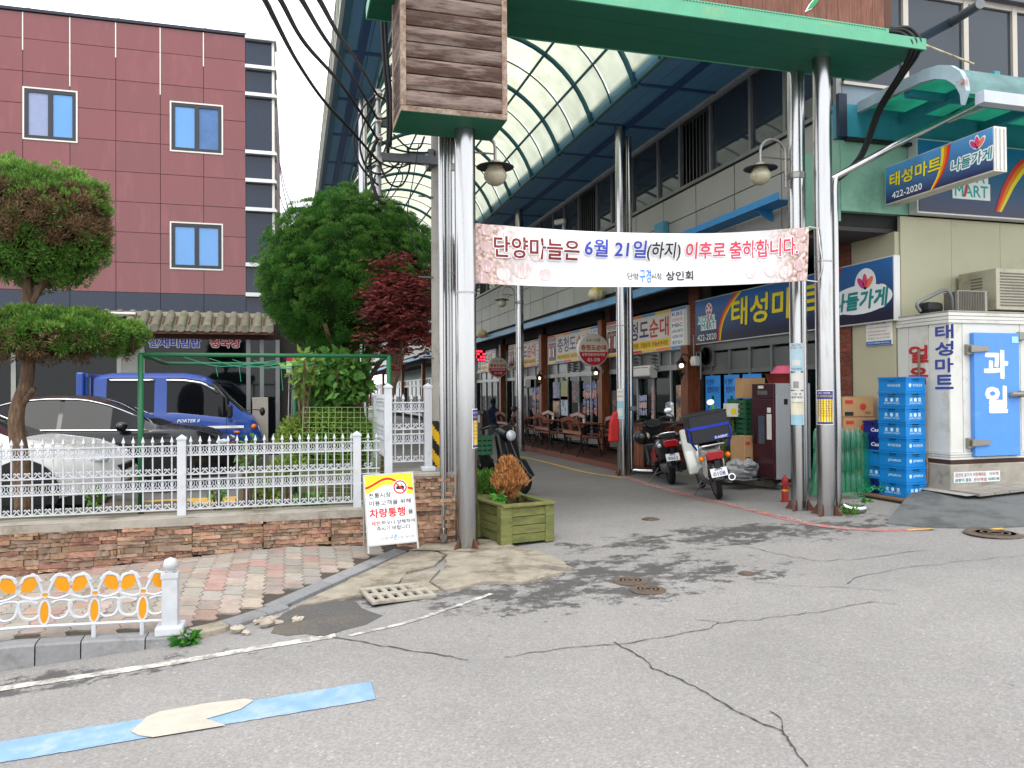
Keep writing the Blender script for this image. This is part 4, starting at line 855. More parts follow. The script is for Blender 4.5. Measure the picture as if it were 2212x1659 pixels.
up_glass = glass_mat('upper_glass', (60,74,78), (58,70,82), .5); shop_glass = glass_mat('shop_glass', (196,212,208), (30,40,40), .10)
bldg = thing('arcade_building', 'two storey grey panelled building with shops along the right of the lane', 'building', (8.5, 20, .1))
YB = 84
MB().box(XU+.1, 13, YF+.1, YB, 3.72, 5.18).build('wall', gdark, bldg, wc=True)
MB().box(XU+.06, 13, YF+.14, YB, 6.462, 6.7).build('wall', gdark, bldg, wc=True)
MB().box(XU+.5, 13, YF+.7, YB, 5.18, 6.46).build('wall', M('upper_dark', (40,44,48), .9), bldg, wc=True)
pnl = MB(); pnl.box(0, .03, .012, 1.188, .008, .462); pn_me = pnl.mesh('panel', gpan)
y = YF+.02
while y < 30:
    for z in (3.76, 4.23, 4.70):
        o = obj('panel', pn_me, bldg, (XU+.06, y, z)); o.matrix_parent_inverse = WM(bldg).inverted()
    y += 1.2
MB().box(XU+.06, XU+.09, y, YB, 3.77, 5.17).build('panel', gpan, bldg, wc=True)
# window band on the upper floor
MB().box(XU+.02, XU+.14, YF, YB, 5.185, 5.24).build('window_sill', alum, bldg, wc=True); MB().box(XU+.03, XU+.13, YF, YB, 6.36, 6.457).build('window_head', alum, bldg, wc=True)
y = YF+.05; k = 0
while y < 34:
    w = (1.05, .85, 1.15)[k % 3]
    f = MB(); f.box(XU+.03, XU+.11, y-.03, y+.03, 5.24, 6.36).build('mullion', alum, bldg, wc=True)
    if k % 5 != 3:
        MB().box(XU+.075, XU+.085, y+.03, y+w-.03, 5.24, 6.36).build('window', up_glass, bldg, wc=True)
    else:
        for j in range(8): MB().box(XU+.09, XU+.1, y+.06+j*(w-.1)/8, y+.075+j*(w-.1)/8, 5.26, 6.34).build('window_bar', alum, bldg, wc=True)
    y += w; k += 1
MB().box(XU+.05, XU+.07, 34, YB, 5.24, 6.36).build('window', up_glass, bldg, wc=True)
# overhang soffit, blue edge beam, cable tray
MB().box(XU+.1, XS+.1, YF+.1, YB, 3.66, 3.715).build('overhang_soffit', M('soffit_slats', (70,68,68), .7, .2, var=.1, vs=4), bldg, wc=True)
blue_beam_m = M('blue_beam', (92,146,186), .5, var=.15, vs=4, c2=(118,108,92), c2s=2.5, c2t=.68)
MB().box(XU-.02, XU+.08, 9.2, YB, 3.50, 3.655).build('edge_beam', blue_beam_m, bldg, wc=True, bev=.004)
MB().box(XU-.28, XU+.03, 9.0, 16, 4.20, 4.215).build('cable_tray', M('tray_blue', (50,128,182), .5, var=.12), bldg, wc=True)
MB().box(XU-.29, XU-.275, 9.0, 16, 4.20, 4.30).build('cable_tray', MATS['tray_blue'], bldg, wc=True)
for yy in (9.6, 11.4, 13.2, 15): 
    b = MB(); b.add([(XU+.04, yy, 4.2), (XU-.27, yy, 4.2), (XU+.04, yy, 4.05), (XU+.04, yy+.03, 4.2), (XU-.27, yy+.03, 4.2), (XU+.04, yy+.03, 4.05)], [(0,1,2),(5,4,3),(0,3,4,1),(1,4,5,2),(2,5,3,0)]); b.build('tray_bracket', MATS['tray_blue'], bldg, wc=True)
b = MB(); q = PX(1420, 500, XU-.1); b.box(XU-.06, XU+.05, q.y-.15, q.y+.22, q.z-.25, q.z+.17); tag(b.build('junction_box', M('box_blue', (70,136,156), .5, var=.1), None, bev=.008), 'blue metal junction box on the wall above the banner', 'junction box')
# lane side ground floor
brick_m = M('red_brick', (120,66,50), .85, var=.2, vs=12, rnd=.2, bump=.4, bs=40); mort = M('brick_mortar', (104,92,84), .95)
dark_in = M('shop_interior', (176,190,182), .9, var=.15, vs=1.2); floor_in = M('shop_floor', (150,146,138), .7)
MB().box(XS+2.6, XS+2.7, 8.3, YB, 0, 3.66).build('interior_wall', dark_in, bldg, wc=True); MB().box(XS+.12, XS+2.6, 8.4, YB, .2, .26).build('interior_floor', floor_in, bldg, wc=True)
bk = MB(); bk.box(0, .09, 0, .19, 0, .055); bk_me = bk.mesh('brick', brick_m)
def pilaster(y0, y1, z0, z1, bricks=True):
    MB().box(XS-.07, XS+.2, y0, y1, z0, z1).build('pilaster_core', mort, bldg, wc=True)
    if bricks:
        z = z0; r = 0
        while z < z1-.05:
            y = y0-(.1 if r % 2 else 0)
            while y < y1:
                a, c = max(y, y0), min(y+.19, y1)
                if c-a > .04:
                    o = obj('brick', bk_me, bldg, (XS-.08, a, z), None, (1, (c-a)/.19, 1)); o.matrix_parent_inverse = WM(bldg).inverted()
                y += .2
            z += .066; r += 1
pilaster(13.15, 13.55, .2, 3.66); pilaster(17.45, 17.75, 2.9, 3.66); pilaster(9.0, 9.35, .3, 3.66)
# beige corner cladding
beige = M('beige_cladding', (176,172,146), .55, var=.07, vs=1.2, c2=(164,158,130), c2s=1.1, c2t=.62)
MB().box(XS-.05, XS+.02, YF, 9.0, .3, 3.66).build('corner_panel', beige, bldg, wc=True)
for i in range(8): MB().box(XS-.05+i*.82+.075, XS-.05+(i+1)*.82+.07, YF-.02, YF+.03, .3, 3.86).build('corner_panel', beige, bldg, wc=True)
# mart front: frame, transoms, doors
MB().box(XS-.06, XS+.06, 9.35, 13.15, 2.36, 2.52).build('head_beam', alum, bldg, wc=True)
trans_m = M('frosted_glass', (96,100,98), .3, var=.1, vs=3)
def yx(u, X=XS): return PX(u, 900, X).y
ys_m = sorted([9.35]+[yx(u) for u in (1845-200, 1604, 1560, 1519)]+[13.15]); ys_m = [9.35, 10.1, 10.9, 11.52, 12.15, 12.78, 13.15]
for a, c in zip(ys_m, ys_m[1:]):
    MB().box(XS-.05, XS+.04, a-.03, a+.03, .3, 2.36).build('door_frame', alum, bldg, wc=True)
    MB().box(XS-.01, XS+.0, a+.03, c-.03, 2.0, 2.32).build('transom_window', trans_m, bldg, wc=True); MB().box(XS-.04, XS+.03, a+.03, c-.03, 1.93, 2.0).build('door_frame', alum, bldg, wc=True)
    MB().box(XS-.01, XS+.0, a+.03, c-.03, .42, 1.93).build('shop_window', shop_glass, bldg, wc=True); MB().box(XS-.03, XS+.02, a+.03, c-.03, .3, .42).build('door_frame', alum, bldg, wc=True)
# restaurant fronts
wood_o = wood_mat('orange_wood', (128,70,38), (104,54,30), sc=(9, 9, 1.2), rnd=.15, rough=.5)
frame_w = M('grey_window_frame', (150,152,150), .45, .3, var=.06)
UN = [(13.6, 17.6), (17.95, 22.4), (22.8, 27.2), (27.6, 32.0), (32.4, 38), (38.4, 45), (45.4, 54), (54.4, 66), (66.4, 80)]
for i, (a, c) in enumerate(UN):
    MB().box(XS-.05, XS+.05, a, c, 2.05, 2.16).build('window_head', frame_w, bldg, wc=True); MB().box(XS-.05, XS+.05, a, c, 2.44, 2.52).build('window_head', frame_w, bldg, wc=True)
    MB().box(XS-.04, XS+.04, a, c, .26, .40).build('window_sill', frame_w, bldg, wc=True); MB().box(XS-.05, XS+.05, a, c, 3.38, 3.64).build('window_head', M('dark_header', (40,38,38), .8), bldg, wc=True)
    n = 5; w = (c-a)/n
    for k in range(n):
        y = a+k*w
        MB().box(XS-.04, XS+.04, y-.028, y+.028, .40, 2.44).build('mullion', frame_w, bldg, wc=True)
        MB().box(XS-.004, XS+.004, y+.028, y+w-.028, .40, 2.05).build('shop_window', shop_glass, bldg, wc=True); MB().box(XS-.004, XS+.004, y+.028, y+w-.028, 2.16, 2.44).build('transom_window', trans_m, bldg, wc=True)
    MB().box(XS-.22, XS-.02, c+.04, c+.30, .2, 3.4).build('wood_post', wood_o, bldg, wc=True, bev=.006)
MB().box(XS-.30, XS-.06, 13.20, 13.48, .2, 2.5).build('wood_post', wood_o, bldg, wc=True, bev=.006)
# mart step
tag(MB().box(6.75, XS-.05, 8.35, 13.0, 0, .29).build('step', concrete, None, bev=.012), kind='structure')
tag(MB().box(7.0, 7.44, 7.2, 8.35, 0.05, .30).build('step', concrete, None, bev=.012), kind='structure')
# ================================================================ shop signs
def grad_mat(name, c0, c1, axis='Z', lo=0, hi=1, rough=.35):
    m = bpy.data.materials.new(name); m.use_nodes = True; t = m.node_tree; N, L = t.nodes, t.links; b = N['Principled BSDF']; b.inputs['Roughness'].default_value = rough
    g = N.new('ShaderNodeNewGeometry'); s = N.new('ShaderNodeSeparateXYZ'); L.new(g.outputs['Position'], s.inputs[0]); r = N.new('ShaderNodeMapRange'); r.inputs[1].default_value = lo; r.inputs[2].default_value = hi; L.new(s.outputs[axis], r.inputs[0])
    x = N.new('ShaderNodeMix'); x.data_type = 'RGBA'; L.new(r.outputs[0], x.inputs[0]); x.inputs[6].default_value = lin(c0); x.inputs[7].default_value = lin(c1); L.new(x.outputs[2], b.inputs['Base Color']); return m
sgn_frame = M('sign_frame', (206,206,204), .4, .2, var=.04)
yel = M('sign_yellow', (226,208,30), .5, var=.03); orng = M('sign_orange', (226,120,24), .5, var=.03); sred = M('sign_red', (206,52,36), .5, var=.03); teal_p = M('sign_teal', (30,128,128), .5, var=.03); sdark = M('sign_ink', (18,20,30), .5); cyan_p = M('sign_cyan', (44,158,150), .5, var=.03)
WH = MATS['sign_white']
def sbow(parent, o, ex, ey, pts_l, w, mats):
    for k, mt in enumerate(mats):
        P = spline([(x, y, 0) for x, y in pts_l], 5); L_ = [(p.x+k*w*(.35+.65*(i/(len(P)-1))), p.y) for i, p in enumerate(P)]; R_ = [(p.x+(k+1)*w*(.35+.65*(i/(len(P)-1))), p.y) for i, p in enumerate(P)]
        decal(L_+R_[::-1] if False else R_+L_[::-1], mt, parent, o, ex, ey, .003)
def flower(parent, o, ex, ey, s, hx, hy):
    for a, c in ((2.25, (186,58,120)), (1.6, (214,70,110)), (.85, (232,110,84))):
        m = M('petal_%d' % c[1], c, .5, var=.03); cx, cy = hx+.30*s*math.cos(a), hy+.30*s*math.sin(a)
        def pet(f, r): return [(cx+f*.22*s*math.cos(t)*math.cos(a)-f*.10*s*math.sin(t)*math.sin(a)+r*0, cy+f*.22*s*math.cos(t)*math.sin(a)+f*.10*s*math.sin(t)*math.cos(a)) for t in np.linspace(0, 2*PI, 17)[:-1]]
        decal(pet(1.35, 0), WH, parent, o, ex, ey, .004); decal(pet(1, 0), m, parent, o, ex, ey, .0075)
# --- long mart sign on the lane side (faces -X: reading direction -Y)
Ya, Yb_, Z0, Z1 = PX(1502, 700, 7.42).y, PX(1931, 600, 7.42).y, 2.50, 3.345
ms = thing('mart_sign', 'long blue mart sign with yellow lettering and rainbow stripe on lane side', 'sign', (7.45, (Ya+Yb_)/2, Z0))
MB().box(7.425, 7.52, Yb_, Ya, Z0, Z1).build('box', sgn_frame, ms, wc=True, bev=.006)
blue_grad = grad_mat('sign_blue_gradient', (10,12,44), (26,100,164), 'Z', Z0+.12, Z1-.05)
MB().box(7.418, 7.4245, Yb_+.02, Ya-.02, Z0+.02, Z1-.02).build('face', blue_grad, ms, wc=True)
ex, ey = (0, -1, 0), (0, 0, 1); FXo = 7.417; Lm = Ya-Yb_
def mo(t, z): return (FXo, Ya-t, z)
def ty(u): return Ya-PX(u, 700, 7.42).y
letters('태성마트', yel, ms, mo((ty(1582)+ty(1768))/2, Z0+.48), ex, ey, ty(1768)-ty(1582), .46, .005, .03, .016, sdark, .06, fat=.014)
t1 = ty(1560); sbow(ms, mo(0, Z0), ex, ey, [(t1-.13, .03), (t1-.10, .30), (t1+.06, .55), (t1+.42, .83)], .075, (sred, orng, yel))
t2 = ty(1768); sbow(ms, mo(0, Z0), ex, ey, [(t2-.08, .03), (t2+.1, .30), (t2+.22, .55), (t2+.30, .83)], .075, (yel, orng, sred))
tk = (ty(1507)+ty(1548))/2; wk = ty(1548)-ty(1507)
decal(rect(wk*.9, .15, -.02, .02)+[], WH, ms, mo(tk, Z0+.43), ex, ey, .002); decal(rect(wk*.8, .16, .06, -.10), WH, ms, mo(tk, Z0+.43), ex, ey, .0025)
letters('KOSA', cyan_p, ms, mo(tk-.04, Z0+.46), ex, ey, wk*.82, .12, .004, .02); letters('MART', cyan_p, ms, mo(tk+.06, Z0+.33), ex, ey, wk*.7, .12, .0045, .02)
decal([(.02, -.17), (.05, -.17), (.10, .14), (.08, .14)], sred, ms, mo(tk, Z0+.43), ex, ey, .008)
for k in range(5): a = k*2*PI/5+.3; decal([(.09+.07*math.cos(a)+.03*math.cos(t), .2+.07*math.sin(a)+.03*math.sin(t)) for t in np.linspace(0, 2*PI, 9)[:-1]], sred, ms, mo(tk, Z0+.43), ex, ey, .008+.0003*k)
decal(ring(.12, 16, .09, .2), WH, ms, mo(tk, Z0+.43), ex, ey, .005)
letters('422-2020', WH, ms, mo(tk, Z0+.12), ex, ey, wk, .115, .004, .015)
tn = (ty(1805)+ty(1915))/2; wn = ty(1915)-ty(1805)
decal([(x*wn*.62, y*.20-.02) for x, y in ring(1, 26)], WH, ms, mo(tn, Z0+.36), ex, ey, .002)
for qx in (-.32, -.1, .12, .34): decal(ring(.16, 16, qx*wn*1.2, -.02+.05*math.sin(qx*9)), WH, ms, mo(tn, Z0+.36), ex, ey, .0025+.0002*qx)
decal(ring(.20, 20, .12*wn, .19), WH, ms, mo(tn, Z0+.36), ex, ey, .003)
letters('나들가게', teal_p, ms, mo(tn, Z0+.33), ex, ey, wn*1.05, .24, .006, .02, skew=.15, fat=.012); flower(ms, mo(tn, Z0+.36), ex, ey, .42, .12*wn, .10)
# --- projecting sign (plane X = const, faces -X)
XP = 7.24; Yp0, Yp1 = PX(1912, 400, XP).y, PX(2148, 320, XP).y; zp1 = PX(1912, 362, XP).z; zp0 = PX(1912, 445, XP).z
ps = thing('projecting_sign', 'blue box sign with yellow lettering projecting over the corner', 'sign', (XP+.08, Yp0, zp0))
MB().box(XP, XP+.17, Yp1, Yp0, zp0, zp1).build('box', alum_l, ps, wc=True, bev=.004)
MB().box(XP-.006, XP-.001, Yp1+.015, Yp0-.015, zp0+.02, zp1-.012).build('face', grad_mat('sign_blue_gradient_upper', (24,18,70), (74,146,202), 'Z', zp0+.02, zp1), ps, wc=True)
for dx in (.03, .085, .14): MB().box(XP+dx-.008, XP+dx+.008, Yp1-.012, Yp1-.001, zp0+.02, zp1-.02).build('end_rib', sgn_frame, ps, wc=True)
LP = Yp0-Yp1; hp = zp1-zp0
def po(t, z): return (XP-.007, Yp0-t*LP, zp0+z*hp)
letters('태성마트', yel, ps, po(.31, .60), ex, ey, .50*LP, .34*hp, .003, .03, .008, sdark, .05, fat=.006); letters('422-2020', WH, ps, po(.23, .2), ex, ey, .30*LP, .16*hp, .003, .018)
sbow(ps, po(.0, 0), ex, ey, [(.46*LP, .03*hp), (.52*LP, .3*hp), (.555*LP, .6*hp), (.565*LP, .96*hp)], .045, (yel, orng, sred))
letters('나들가게', teal_p, ps, po(.82, .42), ex, ey, .33*LP, .26*hp, .003, .02, .02, WH, .12, fat=.004); flower(ps, po(.84, .62), ex, ey, .26, .05, .0)
# --- big sign above the street side
xk0 = PY(1982, 380, 8.02).x; ks = thing('facade_sign', 'wide blue mart sign on the street side partly behind the projecting sign', 'sign', (xk0+2, 8.1, 3.88))
MB().box(xk0, 13.5, 8.03, 8.17, 3.88, 4.84).build('box', sgn_frame, ks, wc=True); MB().box(xk0+.02, 13.5, 8.02, 8.028, 3.90, 4.82).build('face', grad_mat('sign_blue_gradient_wide', (20,20,66), (24,116,166), 'Z', 3.95, 4.8), ks, wc=True)
exs, eys = (1, 0, 0), (0, 0, 1)
def ko(u, v): return PY(u, v, 8.018)
kk = ko(2098, 400)
decal(rect(.60, .18, -.02, .11), WH, ks, kk, exs, eys, .002); decal(rect(.62, .22, 0, -.08), WH, ks, kk, exs, eys, .0025)
letters('KOSA', cyan_p, ks, kk+Vector((-.05, 0, .11)), exs, eys, .54, .15, .004, .02); letters('MART', cyan_p, ks, kk+Vector((.0, 0, -.08)), exs, eys, .54, .15, .0045, .02); decal([(-.14, -.16), (-.10, -.16), (-.01, .2), (-.035, .2)], sred, ks, kk, exs, eys, .008)
b0 = ko(2150, 462); sbow(ks, b0, exs, eys, [(0, .03), (.06, .2), (.16, .42), (.36, .68), (.7, .9)], .10, (sred, orng, yel))
# --- restaurant signs
cream_f = M('sign_cream', (206,200,184), .5, var=.04); navy = M('sign_navy', (36,36,104), .5); sy2 = M('sign_amber', (222,182,40), .5, var=.04); photo_a = M('photo_print_dark', (58,52,54), .5, var=.6, vs=9, c2=(180,120,110), c2s=6, c2t=.58); photo_b = M('photo_print_light', (160,150,150), .5, var=.5, vs=7, c2=(90,60,60), c2s=5, c2t=.52)
for i, ((u0, u1), X, lb) in enumerate((((1310,1484), 7.40, 'nearest cream restaurant sign above the wooden bar counter'), ((1183,1296), 7.40, 'second cream restaurant sign, behind the round sign'), ((1098,1172), 7.40, 'third cream restaurant sign further down the lane'), ((1032,1070), 7.40, 'farthest and darkest cream restaurant sign down the lane'))):
    ya, yb = PX(u0, 700, X).y, PX(u1, 700, X).y; z0, z1 = 2.46, 3.30; rs = thing('restaurant_sign', lb, 'sign', (X, (ya+yb)/2, z0), group='restaurant signs along the terrace'); W_ = ya-yb
    MB().box(X, X+.1, yb, ya, z0, z1).build('box', sgn_frame, rs, wc=True, bev=.005); O = lambda t, z: (X-.001, ya-t*W_, z0+z*(z1-z0)); h = z1-z0
    decal(rect(W_*.985, h*.96), cream_f, rs, O(.5, .5), ex, ey, .001)
    for k in range(6):
        for zz in (.045, .955): decal(rect(W_/6.2, h*.06), (sy2, M('sign_skyblue', (70,140,190), .5), sred, sy2, orng, MATS['sign_skyblue'])[(k+(zz > .5)*2) % 6], rs, O((k+.5)/6, zz), ex, ey, .002)
    decal(rect(W_*.17, h*.62), photo_a, rs, O(.10, .42), ex, ey, .002)
    for q in range(5): decal(rect(W_*.022, h*(.3+.04*(q % 2))), (WH, sred, photo_b, WH, k_black)[q], rs, O(.045+.028*q, .40), ex, ey, .004); decal(ring(W_*.011, 8), M('skin_print', (186,140,116), .6), rs, O(.045+.028*q, .62+.03*(q % 2)), ex, ey, .005)
    letters('백종원의3대천왕', k_black, rs, O(.10, .83), ex, ey, W_*.17, h*.15, .003, .02)
    letters('충청도', navy, rs, O(.40, .60), ex, ey, W_*.36, h*.48, .003, .03, fat=.012); letters('순대', M('sign_crimson', (178,34,44), .5), rs, O(.70, .60), ex, ey, W_*.22, h*.46, .003, .03, fat=.012)
    decal(rect(W_*.62, h*.2), sy2, rs, O(.51, .2), ex, ey, .002); letters('마늘순대곱창전골 . 모듬순대 . 마늘순대국밥', k_black, rs, O(.51, .2), ex, ey, W_*.58, h*.12, .004, .015)
    decal(rect(W_*.13, h*.8), WH, rs, O(.905, .5), ex, ey, .002)
    for q, (s, c) in enumerate((('KBS', k_blue), ('생생정보통', orng), ('MBC', k_black), ('6시뉴스매거진', k_black), ('시장에 가자', k_black), ('출연업소', k_black))): letters(s, c, rs, O(.905, .84-q*.135), ex, ey, W_*.11, h*.085, .004, .015)
# round projecting signs
def round_sign(u, v, X, r, lb):
    p = PX(u, v, X); t = thing('round_sign', lb, 'sign', p, group='round projecting restaurant signs'); rot = Matrix.Rotation(PI/2, 3, 'X'); e1, e2 = (1, 0, 0), (0, 0, 1)
    MB().lathe([(r*.97, -.06), (r, -.05), (r, .05), (r*.97, .06)], p, 36, rot).build('drum', sgn_frame, t, wc=True, smooth=True, auto=40)
    o = p+Vector((0, -.0605, 0)); decal(ring(r*.93, 32), cream_f, t, o, e1, e2, .001); decal([q for q in ring(r*.93, 48) if q[1] < -.1*r], MATS['sign_crimson'], t, o, e1, e2, .002)
    letters('충청도순대', MATS['sign_crimson'], t, o+Vector((0, 0, r*.14)), e1, e2, r*1.6, r*.32, .003, .03, fat=.006); letters('곱창전골/순대/국밥', WH, t, o+Vector((0, 0, -r*.28)), e1, e2, r*1.5, r*.18, .004, .015); letters('421-1378', WH, t, o+Vector((0, 0, -r*.6)), e1, e2, r*.8, r*.2, .004, .015); letters('614-119호', k_black, t, o+Vector((0, 0, r*.6)), e1, e2, r*.9, r*.2, .003, .015)
    b = MB(); b.tube([(p.x, p.y, p.z), (XS, p.y, p.z)], .02, 6); b.build('bracket', galv, t, wc=True)
round_sign(1280, 756, 7.0, .40, 'round cream and red sign projecting beside the second restaurant sign'); round_sign(1075, 793, 7.0, .36, 'smaller round sign down the lane behind the far column')
# mart doors: beer posters
pblue = M('poster_blue', (52,144,226), .45, var=.06, vs=3); bott = M('bottle_green_print', (120,200,60), .4, var=.25, vs=14, sc=(1,6,1)); bott_d = M('bottle_dark_print', (14,70,40), .4, var=.1)
for k, (u0, u1) in enumerate(((1525,1557), (1565,1598), (1605,1646))):
    X = XS-.055; ya, yb = PX(u0, 870, X).y, PX(u1, 870, X).y; zt, zb = 1.90, .62; W_ = ya-yb; h = zt-zb
    t = thing('beer_poster', ('leftmost blue beer poster on the mart door', 'middle blue beer poster on the mart door', 'rightmost blue beer poster, partly behind cardboard')[k], 'poster', (X, (ya+yb)/2, zb), group='beer posters on the mart doors'); O = lambda x, z: (X-.004, (ya+yb)/2, zb+z)
    MB().box(X-.003, X, yb, ya, zb, zt).build('sheet', pblue, t, wc=True)
    letters('이 맛이', navy, t, (X-.003, (ya+yb)/2+.1, zt-.12), ex, ey, W_*.5, .11, .002, .03, skew=.2); letters('청정라거다!', navy, t, (X-.003, (ya+yb)/2, zt-.26), ex, ey, W_*.78, .12, .002, .03, skew=.2)
    prof = [(-.085,.16),(-.09,.5),(-.085,.62),(-.04,.74),(-.032,.92),(-.036,.94),(-.036,.97)]; bp_ = prof+[(-x, z) for x, z in prof[::-1]]; decal(bp_[::-1], bott, t, (X-.003, (ya+yb)/2, zb-.05), ex, ey, .002)
    decal([(-.086,.32),(.086,.32),(.06,.2),(0,.16),(-.06,.2)][::-1], bott_d, t, (X-.003, (ya+yb)/2, zb-.05), ex, ey, .004); decal(rect(.17, .1, 0, .42), bott_d, t, (X-.003, (ya+yb)/2, zb-.05), ex, ey, .004); decal(rect(.07, .12, 0, .9), bott_d, t, (X-.003, (ya+yb)/2, zb-.05), ex, ey, .004); letters('TERRA', WH, t, (X-.003, (ya+yb)/2, zb+.37), ex, ey, .16, .05, .006, .02); decal([(-.04,.4),(.04,.4),(0,.24)][::-1], WH, t, (X-.003, (ya+yb)/2, zb-.12), ex, ey, .0055)
    letters('TERRA', WH, t, (X-.003, (ya+yb)/2, zb+.055), ex, ey, W_*.55, .085, .002, .02)
# notices and photographs on the restaurant glass
ppr = M('paper_white', (214,212,206), .7, var=.05)
def glass_board(u, v, w, h, mat, name, lb, X=XS-.06, grp='prints on the restaurant windows'):
    p = PX(u, v, X); t = MB(); t.box(X-.006, X, p.y-w/2, p.y+w/2, p.z-h/2, p.z+h/2); o = t.build(name, mat, None); tag(o, lb, 'poster', grp); return p, o
pic = [M('photo_print_blue', (96,120,160), .5, var=.5, vs=6, c2=(190,160,150), c2s=5, c2t=.55), M('photo_print_garden', (120,150,96), .5, var=.4, vs=6, c2=(190,90,60), c2s=5, c2t=.57), M('photo_print_warm', (180,150,120), .5, var=.5, vs=6, c2=(60,50,60), c2s=5, c2t=.5), M('photo_print_pale', (180,196,206), .5, var=.4, vs=6, c2=(70,80,100), c2s=5, c2t=.55)]
lbs = ['upper left photo poster of the four on the second restaurant window', 'upper right photo poster of the four on the second restaurant window', 'lower left photo poster of the four on the second restaurant window', 'lower right photo poster of the four on the second restaurant window']
for k, (u, v) in enumerate(((1202,846), (1219,843), (1202,880), (1219,877))): glass_board(u, v, .60, .55, pic[k], 'photo_poster', lbs[k])
for u, v, w, h, m_, lb in ((1244,846,.55,.6,photo_a,'dark group photo poster beside the four photo posters'), (1331,873,.5,.65,photo_a,'group photo poster left of the steel column by the bar'), (1471,872,.38,.75,pic[2],'tall photo poster of two people at the window beside the wooden post'), (1447,886,.35,.30,ppr,'small paper notice in the serving window')): glass_board(u, v, w, h, m_, 'photo_poster', lb)
mp_, mo_ = glass_board(1433, 858, .5, .72, M('menu_board', (150,140,60), .5, var=.1), 'menu_board', 'yellow menu board with dark red edge behind the serving window', X=XS+.15)
# vinyl lettering on the glass (reads along -Y), a part of the building
def vinyl(s, u, v, w, h, mat, bold=.03): letters(s, mat, bldg, PX(u, v, XS-.012), ex, ey, w, h, .002, bold, .012, WH)
for k, s in enumerate('충청도순대'): vinyl(s, 1411, 843+k*19, .17, .19, M('vinyl_red', (190,36,40), .5))
for k, (s, c) in enumerate((('마늘순대국', MATS['print_blue']), ('마늘순대곱창', MATS['vinyl_red']), ('마 늘 순 대', MATS['print_blue']), ('매 운 순 대', MATS['vinyl_red']))):
    vinyl(s, 1274, 834+k*18, .95, .19, c); vinyl(s, 1159, 843+k*15, .9, .19, c); 
    if k < 3: vinyl(s, 1388, 860+k*15, .42, .12, c)
# yellow little notices, wall lanterns, air conditioner, fans
lant_m = M('lantern_iron', (40,36,34), .5, .4); bulb = M('lit_bulb', (255,240,205), .4, emit=4.5, var=0); lant_g = glass_mat('lantern_glass', (230,226,210), (60,60,56), .1)
def wall_lantern(u, v, lb, X=7.12):
    p = PX(u, v, X); t = thing('wall_lantern', lb, 'lantern', p, group='lit wall lanterns on the wooden posts'); s = 1.0
    b = MB(); b.tube(spline([(.2, 0, .10), (.12, 0, .2), (.03, 0, .22), (0, 0, .17)], 4), .012, 6); b.cb((.2, 0, .08), (.02, .08, .18)); b.build('bracket', lant_m, t)
    MB().lathe([(.0003, .17), (.03, .15), (.06, .10), (.115, .06), (.115, .05), (.0003, .05)], n=6).build('hood', lant_m, t)
    b = MB(); b.lathe([(.095, .05), (.06, -.15)], n=6); b.build('pane', lant_g, t); b = MB()
    for k in range(6): a = k*PI/3; b.tube([(.098*math.cos(a), .098*math.sin(a), .05), (.063*math.cos(a), .063*math.sin(a), -.15)], .007, 4)
    b.lathe([(.066, -.15), (.05, -.17), (.02, -.2), (.012, -.25), (.0003, -.27)], n=8); b.build('cage', lant_m, t)
    MB().sphere((0, 0, .0), .042, 10, 8).build('bulb', bulb, t, smooth=True); return t
wall_lantern(1472, 790, 'lit wall lantern on the wooden post beside the mart sign'); wall_lantern(1287, 806, 'lit wall lantern on the post below the round sign'); wall_lantern(1165, 817, 'lit wall lantern on the post further down the lane')
white_pl = M('white_plastic', (206,206,200), .4, var=.04)
def aircon(u, v, lb, w=1.0):
    p = PX(u, v, XS-.06); t = thing('wall_air_conditioner', lb, 'air conditioner', p, group='wall air conditioners over the restaurant doors'); b = MB()
    b.prism([(0, -.13), (.12, -.14), (.19, -.08), (.2, .06), (.16, .14), (0, .14)], (0, -w/2, 0), (-1, 0, 0), (0, 0, 1), (0, 1, 0), w); b.build('body', white_pl, t, bev=.01)
    MB().box(-.185, -.14, -w*.42, w*.42, -.125, -.105).build('vent', M('vent_dark', (50,50,50), .8), t)
    for k in range(7): MB().box(-.198, -.17, -w*.4+k*w*.12, -w*.4+k*w*.12+.06, .085, .1).build('slot', MATS['vent_dark'], t)
aircon(1398, 804, 'white wall air conditioner above the door by the bar'); aircon(1137, 829, 'white wall air conditioner above the farther restaurant door')
for u, v, lb in ((1381, 800, 0), (1432, 792, 1)): pass
slat_m = M('louver_grey', (120,122,122), .5, .3)
for u, v, lb in ((1377,790,'grey louvre vent left of the near air conditioner'), (1418,783,'grey louvre vent right of the near air conditioner'), (1234,788,'left louvre vent over the second restaurant window'), (1248,785,'right louvre vent over the second restaurant window')):
    p = PX(u, v, XS-.06); t = thing('louvre_vent', lb, 'vent', p, group='louvre vents over the windows')
    for k in range(5): b = MB(); b.cb((-.05, 0, .15-k*.075), (.10, .26, .012), (0, .6, 0)); b.build('slat', slat_m, t)
    MB().box(-.01, .03, -.15, .15, -.2, .2).build('frame', frame_w, t)
p = PX(1530, 752+17, XS-.05); t = thing('extractor_fan', 'round extractor fan in the transom beside the wooden post', 'fan', p); MB().box(-.02, .03, -.2, .2, -.2, .2).build('frame', alum, t)
MB().lathe([(.17, 0), (.17, .05), (.16, .05), (.16, 0)], (-.06, 0, 0), 24, Matrix.Rotation(PI/2, 3, 'Y')).build('ring', hat_m, t)
for k in range(5):
    b = MB(); a = k*2*PI/5; b.cb((-.04, .085*math.cos(a), .085*math.sin(a)), (.012, .07, .13), Matrix.Rotation(a-PI/2, 3, 'X') @ Matrix.Rotation(.5, 3, 'Z')); b.build('blade', hat_m, t)
